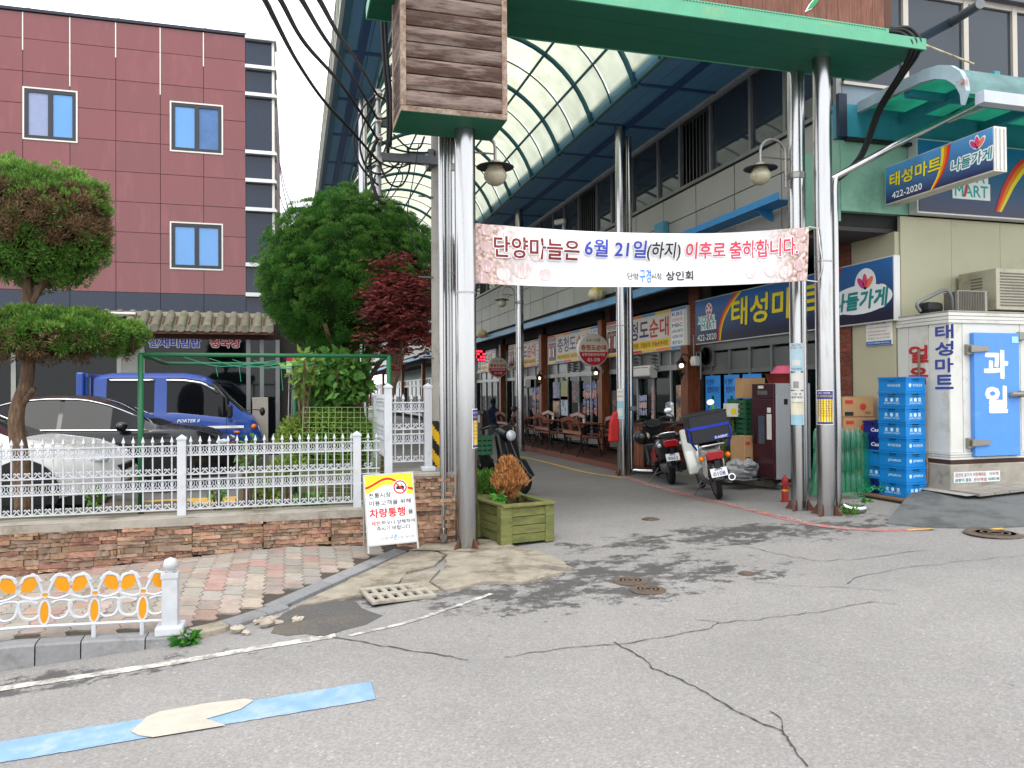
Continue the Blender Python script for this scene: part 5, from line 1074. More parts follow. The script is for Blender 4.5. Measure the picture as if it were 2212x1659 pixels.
p = PX(1502, 780, 7.3); t = thing('gas_meter', 'small gas meter with pipes on the wall by the lit lantern', 'meter', p); MB().box(-.06, .06, -.08, .08, -.09, .09).build('body', white_pl, t, bev=.02); b = MB(); b.tube([(0, .05, .09), (0, .05, .5)], .015, 8); b.tube([(0, -.05, .09), (0, -.05, .16), (0, -.2, .16), (0, -.2, -.35)], .015, 8); b.build('pipe', galv, t)
MB().lathe([(.055, 0), (.055, .02), (.0003, .02)], (-.06, 0, 0), 14, Matrix.Rotation(-PI/2, 3, 'Y')).build('dial', ppr, t)
# garlic-shaped paper lanterns
garl = M('garlic_lantern', (206,188,110), .5, var=.12, vs=6, c2=(222,214,186), c2s=4, c2t=.5)
def garlic(u, v, X, r, lb):
    p = PX(u, v, X); t = thing('garlic_lantern', lb, 'lantern', p, group='garlic shaped lanterns under the blue beam'); n = 32; prof = [(.02, -.72), (.45, -.70), (.82, -.5), (1, -.12), (.95, .25), (.68, .55), (.32, .72), (.16, .86), (.1, 1.05)]; vs = []
    for rr, z in prof:
        for j in range(n): th = 2*PI*j/n; k = 1-.10*abs(math.sin(4*th)) if rr > .3 else 1; k = 1-.12*(1-abs(math.sin(4*th))) if rr > .3 else 1; vs.append((rr*r*k*math.cos(th), rr*r*k*math.sin(th), z*r))
    b = MB(); b.add(vs, [(i*n+j, i*n+(j+1) % n, (i+1)*n+(j+1) % n, (i+1)*n+j) for i in range(len(prof)-1) for j in range(n)]+[tuple(range(n-1, -1, -1))]); b.build('body', garl, t, smooth=True)
    b = MB(); b.tube([(0, 0, r), (0, 0, r+.3)], .006, 5); b.build('cord', cab, t); b = MB(); b.lathe([(.02, -.85), (.15, -.8), (.2, -.7)], n=10); b.v = [(x*r, y*r, z*r) for x, y, z in b.v]; b.build('tip', hat_in, t); return t
garlic(1289, 634, 6.45, .19, 'large yellow garlic lantern just under the banner'); garlic(1041, 721, 6.45, .2, 'small yellow garlic lantern far down the lane')
# ================================================================ corner: street side facade and awning
mint = M('mint_panel', (128,172,152), .5, var=.08, vs=2, c2=(108,150,132), c2s=1.5, c2t=.6); tealb = M('teal_beam', (52,134,152), .45, var=.1)
MB().box(XU+.06, 7.72, YF-.02, YF+.08, 3.88, 4.78).build('facade_panel', mint, bldg, wc=True, bev=.004); MB().box(XU+.03, XU+.058, YF+.0, 9.0, 3.75, 4.78).build('facade_panel', mint, bldg, wc=True)
MB().box(XU+.0, 13.5, YF-.03, YF+.06, 4.80, 5.24).build('facade_beam', tealb, bldg, wc=True); MB().box(XU-.02, XU+.10, YF-.09, YF-.035, 4.80, 5.34).build('facade_beam', M('navy_beam', (28,44,66), .5), bldg, wc=True)
MB().box(XU+.1, 13.5, YF-.10, YF-.032, 4.76, 4.80).build('facade_pipe', cab, bldg, wc=True)
MB().box(XU+.12, 13.5, YF+.02, YF+.10, 5.24, 5.50).build('facade_wall', M('facade_blue_grey', (120,134,146), .5, var=.05), bldg, wc=True)
MB().box(XU+.02, XU+.18, YF-.06, YF+.12, 3.70, 7.4).build('corner_pillar', gpan, bldg, wc=True) if False else None
MB().box(XU+.12, 13.5, YF+.02, YF+.10, 6.98, 9).build('facade_wall', M('facade_stone', (176,172,168), .6, var=.06, vs=2), bldg, wc=True); MB().box(XU+.12, 13.5, YF-.12, YF+.019, 6.86, 6.98).build('facade_cornice', M('facade_dark', (92,92,98), .6), bldg, wc=True)
MB().box(XU+.2, 13.4, YF+.6, YF+.7, 5.3, 7).build('interior_wall', dark_in, bldg, wc=True)
xm = [XU+.12]+[PY(u, 100, YF).x for u in (1955, 2085, 2190)]; xm += [xm[-1]+1.2*k for k in range(1, 4)]
fr_l = M('window_frame_beige', (176,168,158), .45, .3, var=.06)
for a, c in zip(xm, xm[1:]):
    MB().box(c-.04, c+.04, YF-.02, YF+.06, 5.50, 6.86).build('window_frame', fr_l, bldg, wc=True); MB().box(a+.04, c-.04, YF+.02, YF+.03, 5.54, 6.78).build('window', up_glass, bldg, wc=True)
MB().box(XU+.12, 13.5, YF-.015, YF+.055, 6.78, 6.86).build('window_frame', fr_l, bldg, wc=True); MB().box(XU+.12, 13.5, YF-.015, YF+.055, 5.50, 5.54).build('window_frame', fr_l, bldg, wc=True)
aw = thing('street_awning', 'curved pale blue awning with green underside over the corner', 'awning', (9, 7.4, 5.2))
XA, XE = 6.95, 13.5; prof = [(8.17, 5.25), (7.9, 5.25), (7.5, 5.245), (7.1, 5.235), (6.9, 5.20), (6.74, 5.13), (6.62, 5.02), (6.56, 4.90), (6.545, 4.78)]
skin = MB(); skin.sheet(lambda x, i: (x, prof[int(i)][0], prof[int(i)][1]), [XA, 8.4, 9.8, 11.2, 12.6, XE], list(range(len(prof)))); skin.build('roof_skin', leafmat('awning_skin', (156,190,194), None, 0, 0, .6), aw, wc=True, smooth=True)
und = MB(); und.sheet(lambda x, i: (x, prof[int(i)][0]+.02, prof[int(i)][1]-.035), [XA, 8.4, 9.8, 11.2, 12.6, XE], list(range(len(prof)))); und.build('underside', leafmat('awning_green', (70,190,150), None, 0, 0, .75), aw, wc=True, smooth=True)
for x in (XA, 8.35, 9.75, 11.15):
    b = MB(); n = len(prof); V = []
    for y, z in prof: V += [(x-.03, y-.015, z+.02), (x+.03, y-.015, z+.02), (x+.03, y+.05, z-.11), (x-.03, y+.05, z-.11)]
    b.add(V, [(i*4+j, i*4+(j+1) % 4, (i+1)*4+(j+1) % 4, (i+1)*4+j) for i in range(n-1) for j in range(4)]+[(0,1,2,3), tuple((n-1)*4+j for j in (3,2,1,0))]); b.build('rib', M('awning_rib', (156,178,188), .45, var=.12, c2=(140,86,50), c2s=3, c2t=.66) if x == XA else M('awning_rib_white', (206,208,206), .4), aw, wc=True)
for x in (7.6, 8.9, 10.3): MB().box(x-.04, x+.04, 6.75, 8.16, 5.06, 5.17).build('beam', tealb, aw, wc=True)
MB().box(XA+.06, XE, 7.4, 7.48, 5.08, 5.16).build('beam', tealb, aw, wc=True)
MB().box(XA+.12, XE, 6.44, 6.56, 4.66, 4.79).build('gutter', M('gutter_white', (178,184,196), .4, var=.05), aw, wc=True, bev=.004)
# round camera tube sticking out above
p = PY(2060, 45, YF); q = PY(2118, 8, 7.6); pipe('flue_pipe', 'dark flue pipe jutting from the upper corner windows', 'pipe', [p, q], .06, hat_in if False else galv, sm=0)
pipe('stay_rod', 'pale rusty stay rod between the gate end and the awning', 'rod', [PY(1975, 88, 7.0), PY(2103, 138, 7.9)], .012, M('rod_paint', (190,180,150), .6, c2=(130,80,40), c2s=5), sm=0)
# ================================================================ red panelled building on the left
YR = 20.5
red = thing('red_building', 'maroon panelled building with dark granite base and tiled eave', 'building', (-4, YR, .1))
maroon = M('maroon_panel', (108,47,49), .14, var=.05, vs=2, rnd=.06, spec=.62, sc=(2,2,.5), c2=(116,56,58), c2s=1.2, c2t=.6); joint_r = M('panel_joint_dark', (70,40,44), .8)
gran = M('dark_granite', (38,46,62), .14, var=.4, vs=60, rnd=.06)
xr = PY(531, 400, YR).x; zs = [PY(531, v, YR).z for v in (79,133,199,263,325,388,450,513,576,638)]; pw = (xr-PY(49, 300, YR).x)/5
XL = xr-pw*9; zt_, zb2 = zs[0], zs[-1]
MB().box(XL, xr+.7, YR+.05, YR+9, .1, zt_).build('wall', joint_r, red, wc=True)
wins = [(PY(49,248,YR).x, PY(168,248,YR).x, PY(108,305,YR).z, PY(108,192,YR).z), (PY(367,277,YR).x, PY(482,277,YR).x, PY(425,331,YR).z, PY(425,223,YR).z), (PY(367,530,YR).x, PY(482,530,YR).x, PY(425,583,YR).z, PY(425,481,YR).z)]
wins += [(a-6*pw*0, b, c, d) for a, b, c, d in []]
for i in range(9):
    xa, xb = xr-(i+1)*pw, xr-i*pw
    for j in range(len(zs)-1):
        z1, z0 = zs[j]-.006, zs[j+1]+.006
        rects = [(xa+.006, xb-.006, z0, z1)]
        for (wx0, wx1, wz0, wz1) in wins:
            nr = []
            for (a, b, c, d) in rects:
                if a < wx1 and b > wx0 and c < wz1 and d > wz0:
                    if a < wx0: nr.append((a, wx0, c, d))
                    if b > wx1: nr.append((wx1, b, c, d))
                    m0, m1 = max(a, wx0), min(b, wx1)
                    if c < wz0: nr.append((m0, m1, c, wz0))
                    if d > wz1: nr.append((m0, m1, wz1, d))
                else: nr.append((a, b, c, d))
            rects = nr
        for (a, b, c, d) in rects:
            if b-a > .01 and d-c > .01: MB().box(a, b, YR+random.uniform(0, .004), YR+.045, c, d).build('panel', maroon, red, wc=True)
    MB().box(xa+.006, xb-.006, YR-.004, YR+.045, 3.52, zb2-.006).build('panel', gran, red, wc=True)
    if i < 8 and i in (0, 1, 2, 3, 4):
        ln = (.95, 1.85, .95, 1.85, 1.0)[i]; x = xr-(i+1)*pw; MB().box(x-.012, x+.012, YR-.012, YR-.001, zt_-.02-ln*.9, zt_-.02).build('joint_strip', alum_l, red, wc=True)
MB().box(XL, xr+.02, YR-.05, YR+.3, zt_, zt_+.07).build('parapet_cap', M('parapet', (44,48,56), .4, .4), red, wc=True)
dark_frame = M('window_frame_dark', (52,54,58), .4, .3, var=.05); win_glass = M('blue_window_glass', (70,132,190), .05, var=.08, vs=1, spec=.8); win_dim = M('blue_window_screen', (70,104,150), .2, var=.2, vs=3); in_dim = M('window_blind', (130,140,170), .4, var=.06)
for k, (a, b, c, d) in enumerate(wins):
    w = MB(); 
    for q in ((a, b, c, c+.035), (a, b, d-.035, d), (a, a+.035, c+.035, d-.035), (b-.035, b, c+.035, d-.035)): w.box(q[0], q[1], YR-.02, YR+.05, q[2], q[3])
    wo = w.build('window', alum_l, red, wc=True); a, b, c, d = a+.035, b-.035, c+.035, d-.035; f = MB(); m = (a+b)/2
    for q in ((a, b, c, c+.08), (a, b, d-.08, d), (a, a+.08, c+.08, d-.08), (b-.08, b, c+.08, d-.08), (m-.05, m+.05, c+.08, d-.08)): f.box(q[0], q[1], YR-.008, YR+.05, q[2], q[3])
    fr = f.build('frame', dark_frame, wo, wc=True)
    for (p0, p1, mm) in ((a+.08, m-.05, (in_dim, win_glass, win_glass)[k]), (m+.05, b-.08, (win_glass, win_dim, win_glass)[k])): MB().box(p0, p1, YR+.02, YR+.03, c+.08, d-.08).build('pane', mm, wo, wc=True)
# granite strip with white ledges at the right end
gx0, gx1 = xr+.006, PY(588, 400, YR).x
vz = [253, 440, 618, 990, 1172, 1358]; lz = [PY(560, v/3, YR).z for v in vz]+[PY(560, 572, YR).z, PY(560, 636, YR).z, 3.5]
for z1, z0 in zip(lz, lz[1:]): MB().box(gx0, gx1, YR+.0, YR+.045, z0+.006, z1-.006).build('panel', gran, red, wc=True)
ledge_w = M('ledge_white', (196,198,198), .4, .3, var=.05)
for z in lz[:-1]:
    b = MB(); b.box(gx0-.01, gx1+.12, YR-.14, YR+.5, z-.07, z-.01); b.box(gx0-.01, gx1+.09, YR-.10, YR+.5, z-.01, z+.03); b.build('ledge', ledge_w, red, wc=True)
MB().box(gx1+.0, gx1+.06, YR-.02, YR+.04, 3.4, lz[0]).build('corner_trim', alum_l, red, wc=True)
for u in (50, 248, 440, 583):
    x = PY(u, 20, YR).x; b = MB(); b.tube([(x, YR+.4, zt_-.2 if u < 560 else lz[0]-.2), (x, YR+.4, zt_+5)], .045, 8); b.build('roof_post', alum_l, red, wc=True)
# tiled eave
tile_m = M('roof_tile', (112,108,94), .85, var=.2, vs=6, rnd=.14, bump=.3, bs=25, c2=(96,100,78), c2s=4, c2t=.56)
EX1 = PY(592, 700, 20).x
eave = MB(); eave.prism([(0, 3.56), (-.62, 3.16), (-.62, 3.08), (0, 3.40)], (XL, YR, 0), (0, 1, 0), (0, 0, 1), (1, 0, 0), EX1-XL); ev = eave.build('eave', M('eave_wood', (86,56,44), .8, var=.2), red, wc=True)
def tile(conv, r=.095, L=.65):
    b = MB(); n = 8; vs = []
    for y, z in ((0, 0), (L*.5, .20), (L, .41)):
        for i in range(n+1):
            a = PI*i/n; x = r*math.cos(a)*(1 if conv else .95); h = r*math.sin(a)*(1 if conv else -.55); vs.append((x, y, z+h))
    fs = [(j*(n+1)+i, (j+1)*(n+1)+i, (j+1)*(n+1)+i+1, j*(n+1)+i+1) for j in range(2) for i in range(n)]
    b.add(vs, fs)
    if conv: b.add([(r*math.cos(PI*2*i/16), -.01, r*math.sin(PI*2*i/16)*.9) for i in range(16)], [tuple(range(16))])
    return b.mesh('tile', tile_m, False)
tc_, tv = tile(True), tile(False); x = EX1-.1; sp_ = .29
while x > XL:
    for me, xx, zz in ((tc_, x, 3.205), (tv, x-sp_/2, 3.20)):
        o = obj('tile', me, ev, (xx, YR-.65, zz)); o.matrix_parent_inverse = WM(ev).inverted() if ev.parent is None else (WM(ev)).inverted()
    x -= sp_
MB().box(XL, EX1, YR-.03, YR+.02, 3.55, 3.66).build('ridge_cap', M('ridge_concrete', (150,144,128), .9, var=.15), red, wc=True)
# shop window under the eave
YW = YR+.06; in_r = M('restaurant_interior', (58,60,62), .9, var=.3, vs=.8, c2=(96,72,40), c2s=.7, c2t=.62)
cols = [PY(u, 850, YR).x for u in (-120, 30, 258, 308, 537, 566, 600)]
rglass = glass_mat('restaurant_glass', (96,108,108), (20,28,32), .30)
MB().box(XL, EX1, YR-.12, YR+.045, 3.0, 3.12).build('lintel', M('lintel_wood', (72,44,34), .8, var=.2), red, wc=True)
for a, c in zip(cols, cols[1:]):
    MB().box(c-.05, c+.05, YR-.04, YR+.045, .1, 3.0).build('pillar', alum if c > -3 else gpan, red, wc=True)
    MB().box(a+.05, c-.05, YR-.0, YR+.012, .5, 3.0).build('shop_window', rglass, red, wc=True)
MB().box(cols[2]-.02, cols[3]+.02, YR-.03, YR+.03, .1, 2.99).build('pillar', M('pillar_concrete', (130,130,124), .8, var=.1), red, wc=True)
letters('산채비빔밥', MATS['print_blue'], red, PY(378, 740, YR-.02), (1,0,0), (0,0,1), PY(433,740,YR).x-PY(322,740,YR).x, .23, .004, .03, .022, WH, fat=.01)
letters('청국장', M('shop_red', (180,30,36), .5), red, PY(487, 741, YR-.02), (1,0,0), (0,0,1), PY(520,740,YR).x-PY(455,740,YR).x, .22, .004, .03, .022, WH, fat=.01)
MB().box(cols[4]-.35, cols[4]-.05, YR+.02, YR+.03, .6, 2.6).build('red_poster', M('poster_maroon', (120,40,44), .6), red, wc=True)
MB().box(cols[1]+.3, cols[2]-.3, YR-.02, YR-.01, .85, 1.15).build('menu_strip', M('menu_orange', (190,130,40), .6, var=.1, c2=(120,40,30), c2s=12, c2t=.62), red, wc=True)
a, c = PY(212, 676, YR-.3), PY(293, 678, YR-.3); t = thing('tube_lamp', 'white tube lamp fixed on dark granite above the tiled eave', 'lamp', ((a.x+c.x)/2, YR-.2, a.z)); b = MB(); b.tube([(a.x, YR-.3, a.z), (c.x, YR-.3, a.z)], .03, 10); b.build('tube', white_pl, t, wc=True); MB().box((a.x+c.x)/2-.15, (a.x+c.x)/2+.15, YR-.3, YR-.0, a.z-.07, a.z-.035).build('bracket', galv, t, wc=True)
# low pale wall and board between the building and the lane
tag(MB().box(EX1+.05, EX1+1.9, 20.6, 20.8, 0, 3.4).build('doorway_shade', M('doorway_shade_dark', (40,36,34), .8, var=.3, vs=3), None), 'dark shed wall beside the red building', 'wall')  # added panel; its dark colour stands in for the darkness of a doorway
tag(MB().box(EX1-.0, EX1+.4, 24, 24.3, 0, 5.9).build('rear_wall', M('rear_wall_paint', (178,176,160), .8, var=.1), None), 'pale rear wall seen in the gap right of the red building', 'wall')
q = G(588, 960); tag(MB().box(q.x-.2, q.x+.12, 17.2, 17.26, .08, 1.55).build('timber_board', M('grey_timber', (150,144,134), .85, var=.12, sc=(6,6,1)), None, bev=.006), 'grey timber board leaning upright in front of the truck nose', 'board')
wires = [(1786/3, 860/3), (1885/3, 1430/3)]
for k, (p0, p1) in enumerate((((596,287),(629,478)), ((600,330),(640,465)), ((597,380),(628,477)))): b = MB(); b.tube(spline([PY(*p0, 20.6), PY((p0[0]+p1[0])/2-4, (p0[1]+p1[1])/2+8, 18), PY(*p1, 15)], 6), .012, 5); tag(b.build('wire', cab, None), ('upper', 'middle', 'lower')[k]+' thin wire dropping from the red building to the tree', 'wire', 'thin wires beside the red building')
# ================================================================ parked vehicles
tyre_m = M('tyre_rubber', (22,22,23), .85, var=.1); rim_m = M('alloy_rim', (150,152,156), .3, .8, var=.06); chrome = M('chrome', (214,216,220), .08, 1, var=.02); car_glass = M('car_glass', (12,13,17), .04, var=.1, spec=.22); lens = M('headlight_lens', (200,206,212), .08, .2, var=.3, vs=14); amber_l = M('amber_lens', (220,110,20), .2); dark_pl = M('black_plastic', (24,24,26), .5)
plate_m = M('plate_white', (210,212,210), .5)
def wheel(t, x, y, r, side, n=10):
    w = thing('wheel', None, None); 
    for k in ('label', 'category'):
        if k in w: del w[k]
    w.parent = t; w.location = (x, y, r); rot = Matrix.Rotation(PI/2, 3, 'X')
    MB().lathe([(r*.62, -.10), (r*.93, -.11), (r, -.08), (r, .08), (r*.93, .11), (r*.62, .10)], (0,0,0), 28, rot).build('tyre', tyre_m, w, smooth=True, auto=40)
    b = MB(); b.lathe([(r*.66, -.10), (r*.66, .09), (r*.60, .09), (r*.58, -.02), (.0003, -.03)], (0,0,0), 28, rot if side < 0 else Matrix.Rotation(-PI/2, 3, 'X')); 
    for k in range(n): a = k*2*PI/n; b.cb((r*.36*math.cos(a), side*.075, r*.36*math.sin(a)), (r*.5, .03, .035), Matrix.Rotation(-a, 3, 'Y'))
    b.lathe([(.06, .08), (.05, .10), (.0003, .10)], (0,0,0), 12, rot if side < 0 else Matrix.Rotation(-PI/2, 3, 'X')); b.build('rim', rim_m, w)
def car(name, label, loc, rz, paint, L, Wd, top, belt, wb, wr, side_rng, ws, rw, wheels, rw_=.33, pillars=(), z0=.22, cat='car', nose=None, roof_mat=None, cut=None):
    t = thing(name, label, cat, loc, rz, 'vehicles parked behind the fence'); n = 84; X = np.linspace(0, L, n)
    T = np.interp(X, *zip(*top)); B = np.minimum(np.interp(X, *zip(*belt)), T-.012); WB = np.interp(X, *zip(*wb)); WR = np.interp(X, *zip(*wr))
    def smooth(a, k=2):
        for _ in range(k): a = np.convolve(np.pad(a, 1, 'edge'), [.25, .5, .25], 'valid')
        return a
    T = smooth(T); WB = smooth(WB, 4); B = np.minimum(smooth(B), T-.01)
    secs = []
    for i in range(n):
        w, tp, bt = WB[i], T[i], B[i]; g = max(0, min(1, (tp-bt)/.35)); r = WR[i]*g+w*.80*(1-g); rail = bt+(tp-bt)*.86
        h = [(w*.90, z0), (w*.985, z0+.14), (w, (z0+bt)*.52), (w*.995, bt-.14), (w*.965, bt-.04), (w*.945, bt), (r*1.0, rail), (r*.86, tp-.022*g-.004), (r*.5, tp-.004), (0, tp)]
        secs.append([(X[i], -a, b) for a, b in h]+[(X[i], a, b) for a, b in h[-2::-1]])
    m = len(secs[0]); V = [p for s in secs for p in s]; classes = {}
    for i in range(n-1):
        xm = (X[i]+X[i+1])/2; onp = any(abs(xm-p) < .035 for p in pillars)
        for j in range(m-1):
            jj = min(j, m-2-j); k = 'body'
            if jj == 5 and side_rng[0](B, T, i, xm) and not onp: k = 'side_window' if j == 5 else 'side_window_far'
            elif jj in (6, 7, 8) and ws[0] < xm < ws[1] : k = 'windscreen'
            elif jj in (6, 7, 8) and rw and rw[0] < xm < rw[1]: k = 'rear_window'
            classes.setdefault(k, []).append((i*m+j, (i+1)*m+j, (i+1)*m+j+1, i*m+j+1))
    classes['body'] += [tuple(range(m))[::-1], tuple((n-1)*m+j for j in range(m))]
    for k, fs in classes.items():
        used = sorted({v for f in fs for v in f}); mp = {v: q for q, v in enumerate(used)}; b = MB(); b.add([V[v] for v in used], [tuple(mp[v] for v in f) for f in fs])
        o = b.build('side_window' if k == 'side_window_far' else k, paint if k == 'body' else car_glass, t, smooth=True, auto=38)
    for (x, side) in [(x, s) for x in wheels for s in (-1, 1)]:
        wheel(t, x, side*(Wd-.10), rw_, side); b = MB(); b.lathe([(rw_+.075, 0), (rw_+.075, .02), (.0003, .02)], (x, side*(Wd-.012), rw_), 30, Matrix.Rotation(-side*PI/2, 3, 'X')); b.v = [(a, c, max(d, z0-.03)) for a, c, d in b.v]; b.build('wheel_arch', dark_pl, t)
    MB().box(.15, L-.15, -Wd+.12, Wd-.12, z0-.06, z0+.05).build('underbody', dark_pl, t); t['_'] = 0; del t['_']; return t, (X, T, B, WB, WR)
def trim(t, pts, r, mat, name='trim'): b = MB(); b.tube(pts, r, 6); return b.build(name, mat, t, smooth=True)
bpaint = M('black_car_paint', (14,15,18), .25, var=.05, coat=.5); wpaint = M('white_car_paint', (206,206,204), .25, var=.02, coat=.8); blpaint = M('blue_truck_paint', (20,60,136), .3, var=.06, vs=2, coat=.35)
sedan_top = [(0,.95),(.08,1.02),(.75,1.08),(1.1,1.18),(1.7,1.42),(2.2,1.475),(2.7,1.46),(3.05,1.36),(3.75,1.0),(4.4,.90),(4.75,.76),(4.9,.58),(4.94,.45)]
sedan_belt = [(0,.93),(1,.97),(2.5,.95),(3.6,.93),(4.94,.9)]; sedan_wb = [(0,.72),(.2,.84),(.8,.92),(3.8,.93),(4.4,.88),(4.75,.74),(4.94,.55)]; sedan_wr = [(0,.5),(1,.55),(2,.62),(3,.62),(3.7,.6),(4.94,.5)]
side = [lambda B, T, i, xm: .95 < xm < 3.55 and T[i]-B[i] > .1]
def place(u, v, Y, x_ref, rz): p = PY(u, v, Y); return Vector((p.x-x_ref*math.cos(rz), Y, .08))
def sedan(label, nose_u, Y, paint, z=.08):
    nx_ = PY(nose_u, 1000, Y).x; loc = (nx_-4.94, Y+.93, z); t, A = car('sedan', label, loc, 0, paint, 4.94, .93, sedan_top, sedan_belt, sedan_wb, sedan_wr, side, (3.0, 3.78), (.8, 1.6), (.98, 3.92), pillars=(1.45, 2.42))
    X, T, B, WB, WR = A
    for s in (-1, 1):
        f = lambda x, dz=0, k=.95: (x, s*np.interp(x, X, WB)*k, np.interp(x, X, B)+dz)
        trim(t, [f(x, -.01, .962) for x in np.linspace(.9, 3.65, 16)], .011, chrome, 'belt_trim')
        up = [(x, s*(np.interp(x, X, WR)*1.01), (lambda b, tt: b+(tt-b)*.88)(np.interp(x, X, B), np.interp(x, X, T))) for x in np.linspace(1.0, 3.5, 18)]; trim(t, up, .010, chrome, 'window_trim')
        b = MB(); b.sphere((3.3, s*1.03, .99), .1, 12, 8, (.9, 1.0, .75)); b.build('mirror', paint, t, smooth=True)
        b = MB(); b.sphere((4.55, s*.66, .70), .2, 14, 8, (1.35, .62, .36)); b.build('headlight', lens, t, smooth=True); 
        for hx in (1.75, 2.75): trim(t, [(hx-.1, s*.945, .80), (hx, s*.965, .81), (hx+.1, s*.945, .80)], .012, chrome, 'door_handle')
        for dx in (1.42, 2.45, 3.42): trim(t, [(dx, s*(np.interp(dx, X, WB)+.002), z_) for z_ in (.35, .6, .8)], .004, dark_pl, 'door_seam')
    b = MB(); b.box(4.72, 4.93, -.42, .42, .42, .60); b.build('grille', dark_pl, t); MB().box(4.935, 4.95, -.26, .26, .40, .50).build('number_plate', plate_m, t); return t
sedan('black sedan with chrome window line parked behind the topiary tree', 512, 12.9, bpaint, .15)
sedan('white sedan nosing in at the left edge, nearest the fence', 248, 10.55, wpaint, .10)
t_w = sedan('white car mostly hidden behind the blue truck and black sedan', 175, 17.2, wpaint, .08); t_w.location.x -= .0; t_w.rotation_euler.z = PI; t_w.location = (PY(190, 900, 18).x+3.0, 18.9, .10); t_w.scale = (1, 1, 1.02)
# crew-cab truck
tr_top = [(0,1.90),(.05,1.95),(.3,1.985),(1.6,1.985),(1.95,1.93),(2.15,1.80),(2.72,1.19),(2.95,1.05),(3.06,.8),(3.1,.5)]
tr_belt = [(0,1.20),(1.5,1.18),(2.0,1.12),(2.5,1.06),(3.1,1.0)]; tr_wb = [(0,.80),(.08,.86),(2.6,.87),(2.85,.82),(3.1,.70)]; tr_wr = [(0,.72),(2,.73),(2.6,.70),(3.1,.6)]
YT = 16.4; nx_ = PY(566, 950, YT).x
tk, A = car('pickup_truck', 'blue crew cab pickup truck with white side stripe behind the black sedan', (nx_-3.1, YT+.87, .08), 0, blpaint, 3.1, .87, tr_top, tr_belt, tr_wb, tr_wr, [lambda B, T, i, xm: .22 < xm < 2.45 and T[i]-B[i] > .14], (2.12, 2.72), None, (2.45,), .32, pillars=(1.12, 1.17, 1.22, 1.27), z0=.35, cat='truck')
X, T, B, WB, WR = A
for s in (-1, 1):
    ww = lambda x: s*(np.interp(x, X, WB)+.004)
    MB().box(1.55, 2.75, min(ww(2)-.003*s, ww(2)+.006*s), max(ww(2)-.003*s, ww(2)+.006*s), .86, .91).build('side_stripe', WH, tk)
    for a, c in ((.28, 1.08), (1.3, 2.25)):
        pts = [(x, s*(np.interp(x, X, WR)+.03), min(1.84, np.interp(x, X, B)+(np.interp(x, X, T)-np.interp(x, X, B))*.80)) for x in np.linspace(a, c, 10)]; trim(tk, pts, .028, chrome, 'window_visor')
    b = MB(); b.cb((2.5, s*1.02, 1.2), (.10, .16, .26)); b.build('mirror', dark_pl, tk, bev=.03); trim(tk, [(2.5, s*.86, 1.15), (2.5, s*1.0, 1.2)], .012, dark_pl, 'mirror_arm')
    b = MB(); b.sphere((2.96, s*.6, .78), .17, 12, 8, (.6, .9, .85)); b.build('headlight', lens, tk, smooth=True); b = MB(); b.sphere((2.93, s*.72, .88), .1, 10, 6, (.7, .9, .6)); b.build('turn_light', amber_l, tk, smooth=True); b = MB(); b.sphere((2.62, ww(2.6)/1, .78), .05, 10, 6, (1.2, .3, .5)); b.build('side_light', amber_l, tk)
    for dx in (.12, 1.2, 2.42): trim(tk, [(dx, ww(dx), z_) for z_ in (.45, .8, 1.1)], .005, dark_pl, 'door_seam')
    for hx in (1.0, 1.38): MB().cb((hx, ww(hx), .95), (.1, .03, .14)).build('door_handle', dark_pl, tk, bev=.02)
letters('PORTER II', WH, tk, (1.72, -.882, 1.02), (1,0,0), (0,0,1), .40, .06, .003, .02, skew=.3, wc=False)
MB().box(2.75, 3.14, -.82, .82, .42, .62).build('bumper', dark_pl, tk, bev=.03); MB().box(-2.3, -.1, -.84, .84, .62, .72).build('cargo_floor', blpaint, tk)
for y in (-.86, .83): MB().box(-2.3, -.1, y, y+.03, .72, 1.08).build('cargo_side', blpaint, tk)
b = MB(); 
for y in (-.8, -.4, 0, .4, .8): b.tube([(-.12, y, .7), (-.12, y, 1.9)], .03, 6)
b.tube([(-.12, -.8, 1.93), (-.12, .8, 1.93)], .04, 6); b.build('headboard', blpaint, tk)
MB().box(-.28, -.14, -.88, -.70, .7, 1.98).build('headboard_post', blpaint, tk, bev=.03)
for s in (-1, 1): wheel(tk, -1.5, s*.7, .30, s)
trim(tk, spline([(2.75, -.5, 1.2), (2.95, -.55, 1.22), (3.1, -.6, 1.2)], 4), .012, dark_pl, 'mirror_arm'); MB().sphere((3.1, -.62, 1.18), .09, 10, 8, (.6, 1, 1)).build('mirror', dark_pl, tk, smooth=True)
# parking pad: pale kerb and yellow line seen through the fence
tag(MB().box(-8, .8, 9.6, 9.75, .0, .20).build('parking_kerb', concrete, None), kind='structure')
tag(ground_strip('yellow_marking', [(-6, 11.9, 0), (-.2, 11.9, 0)], .5, yellow_line, .006, world=True), kind='structure')
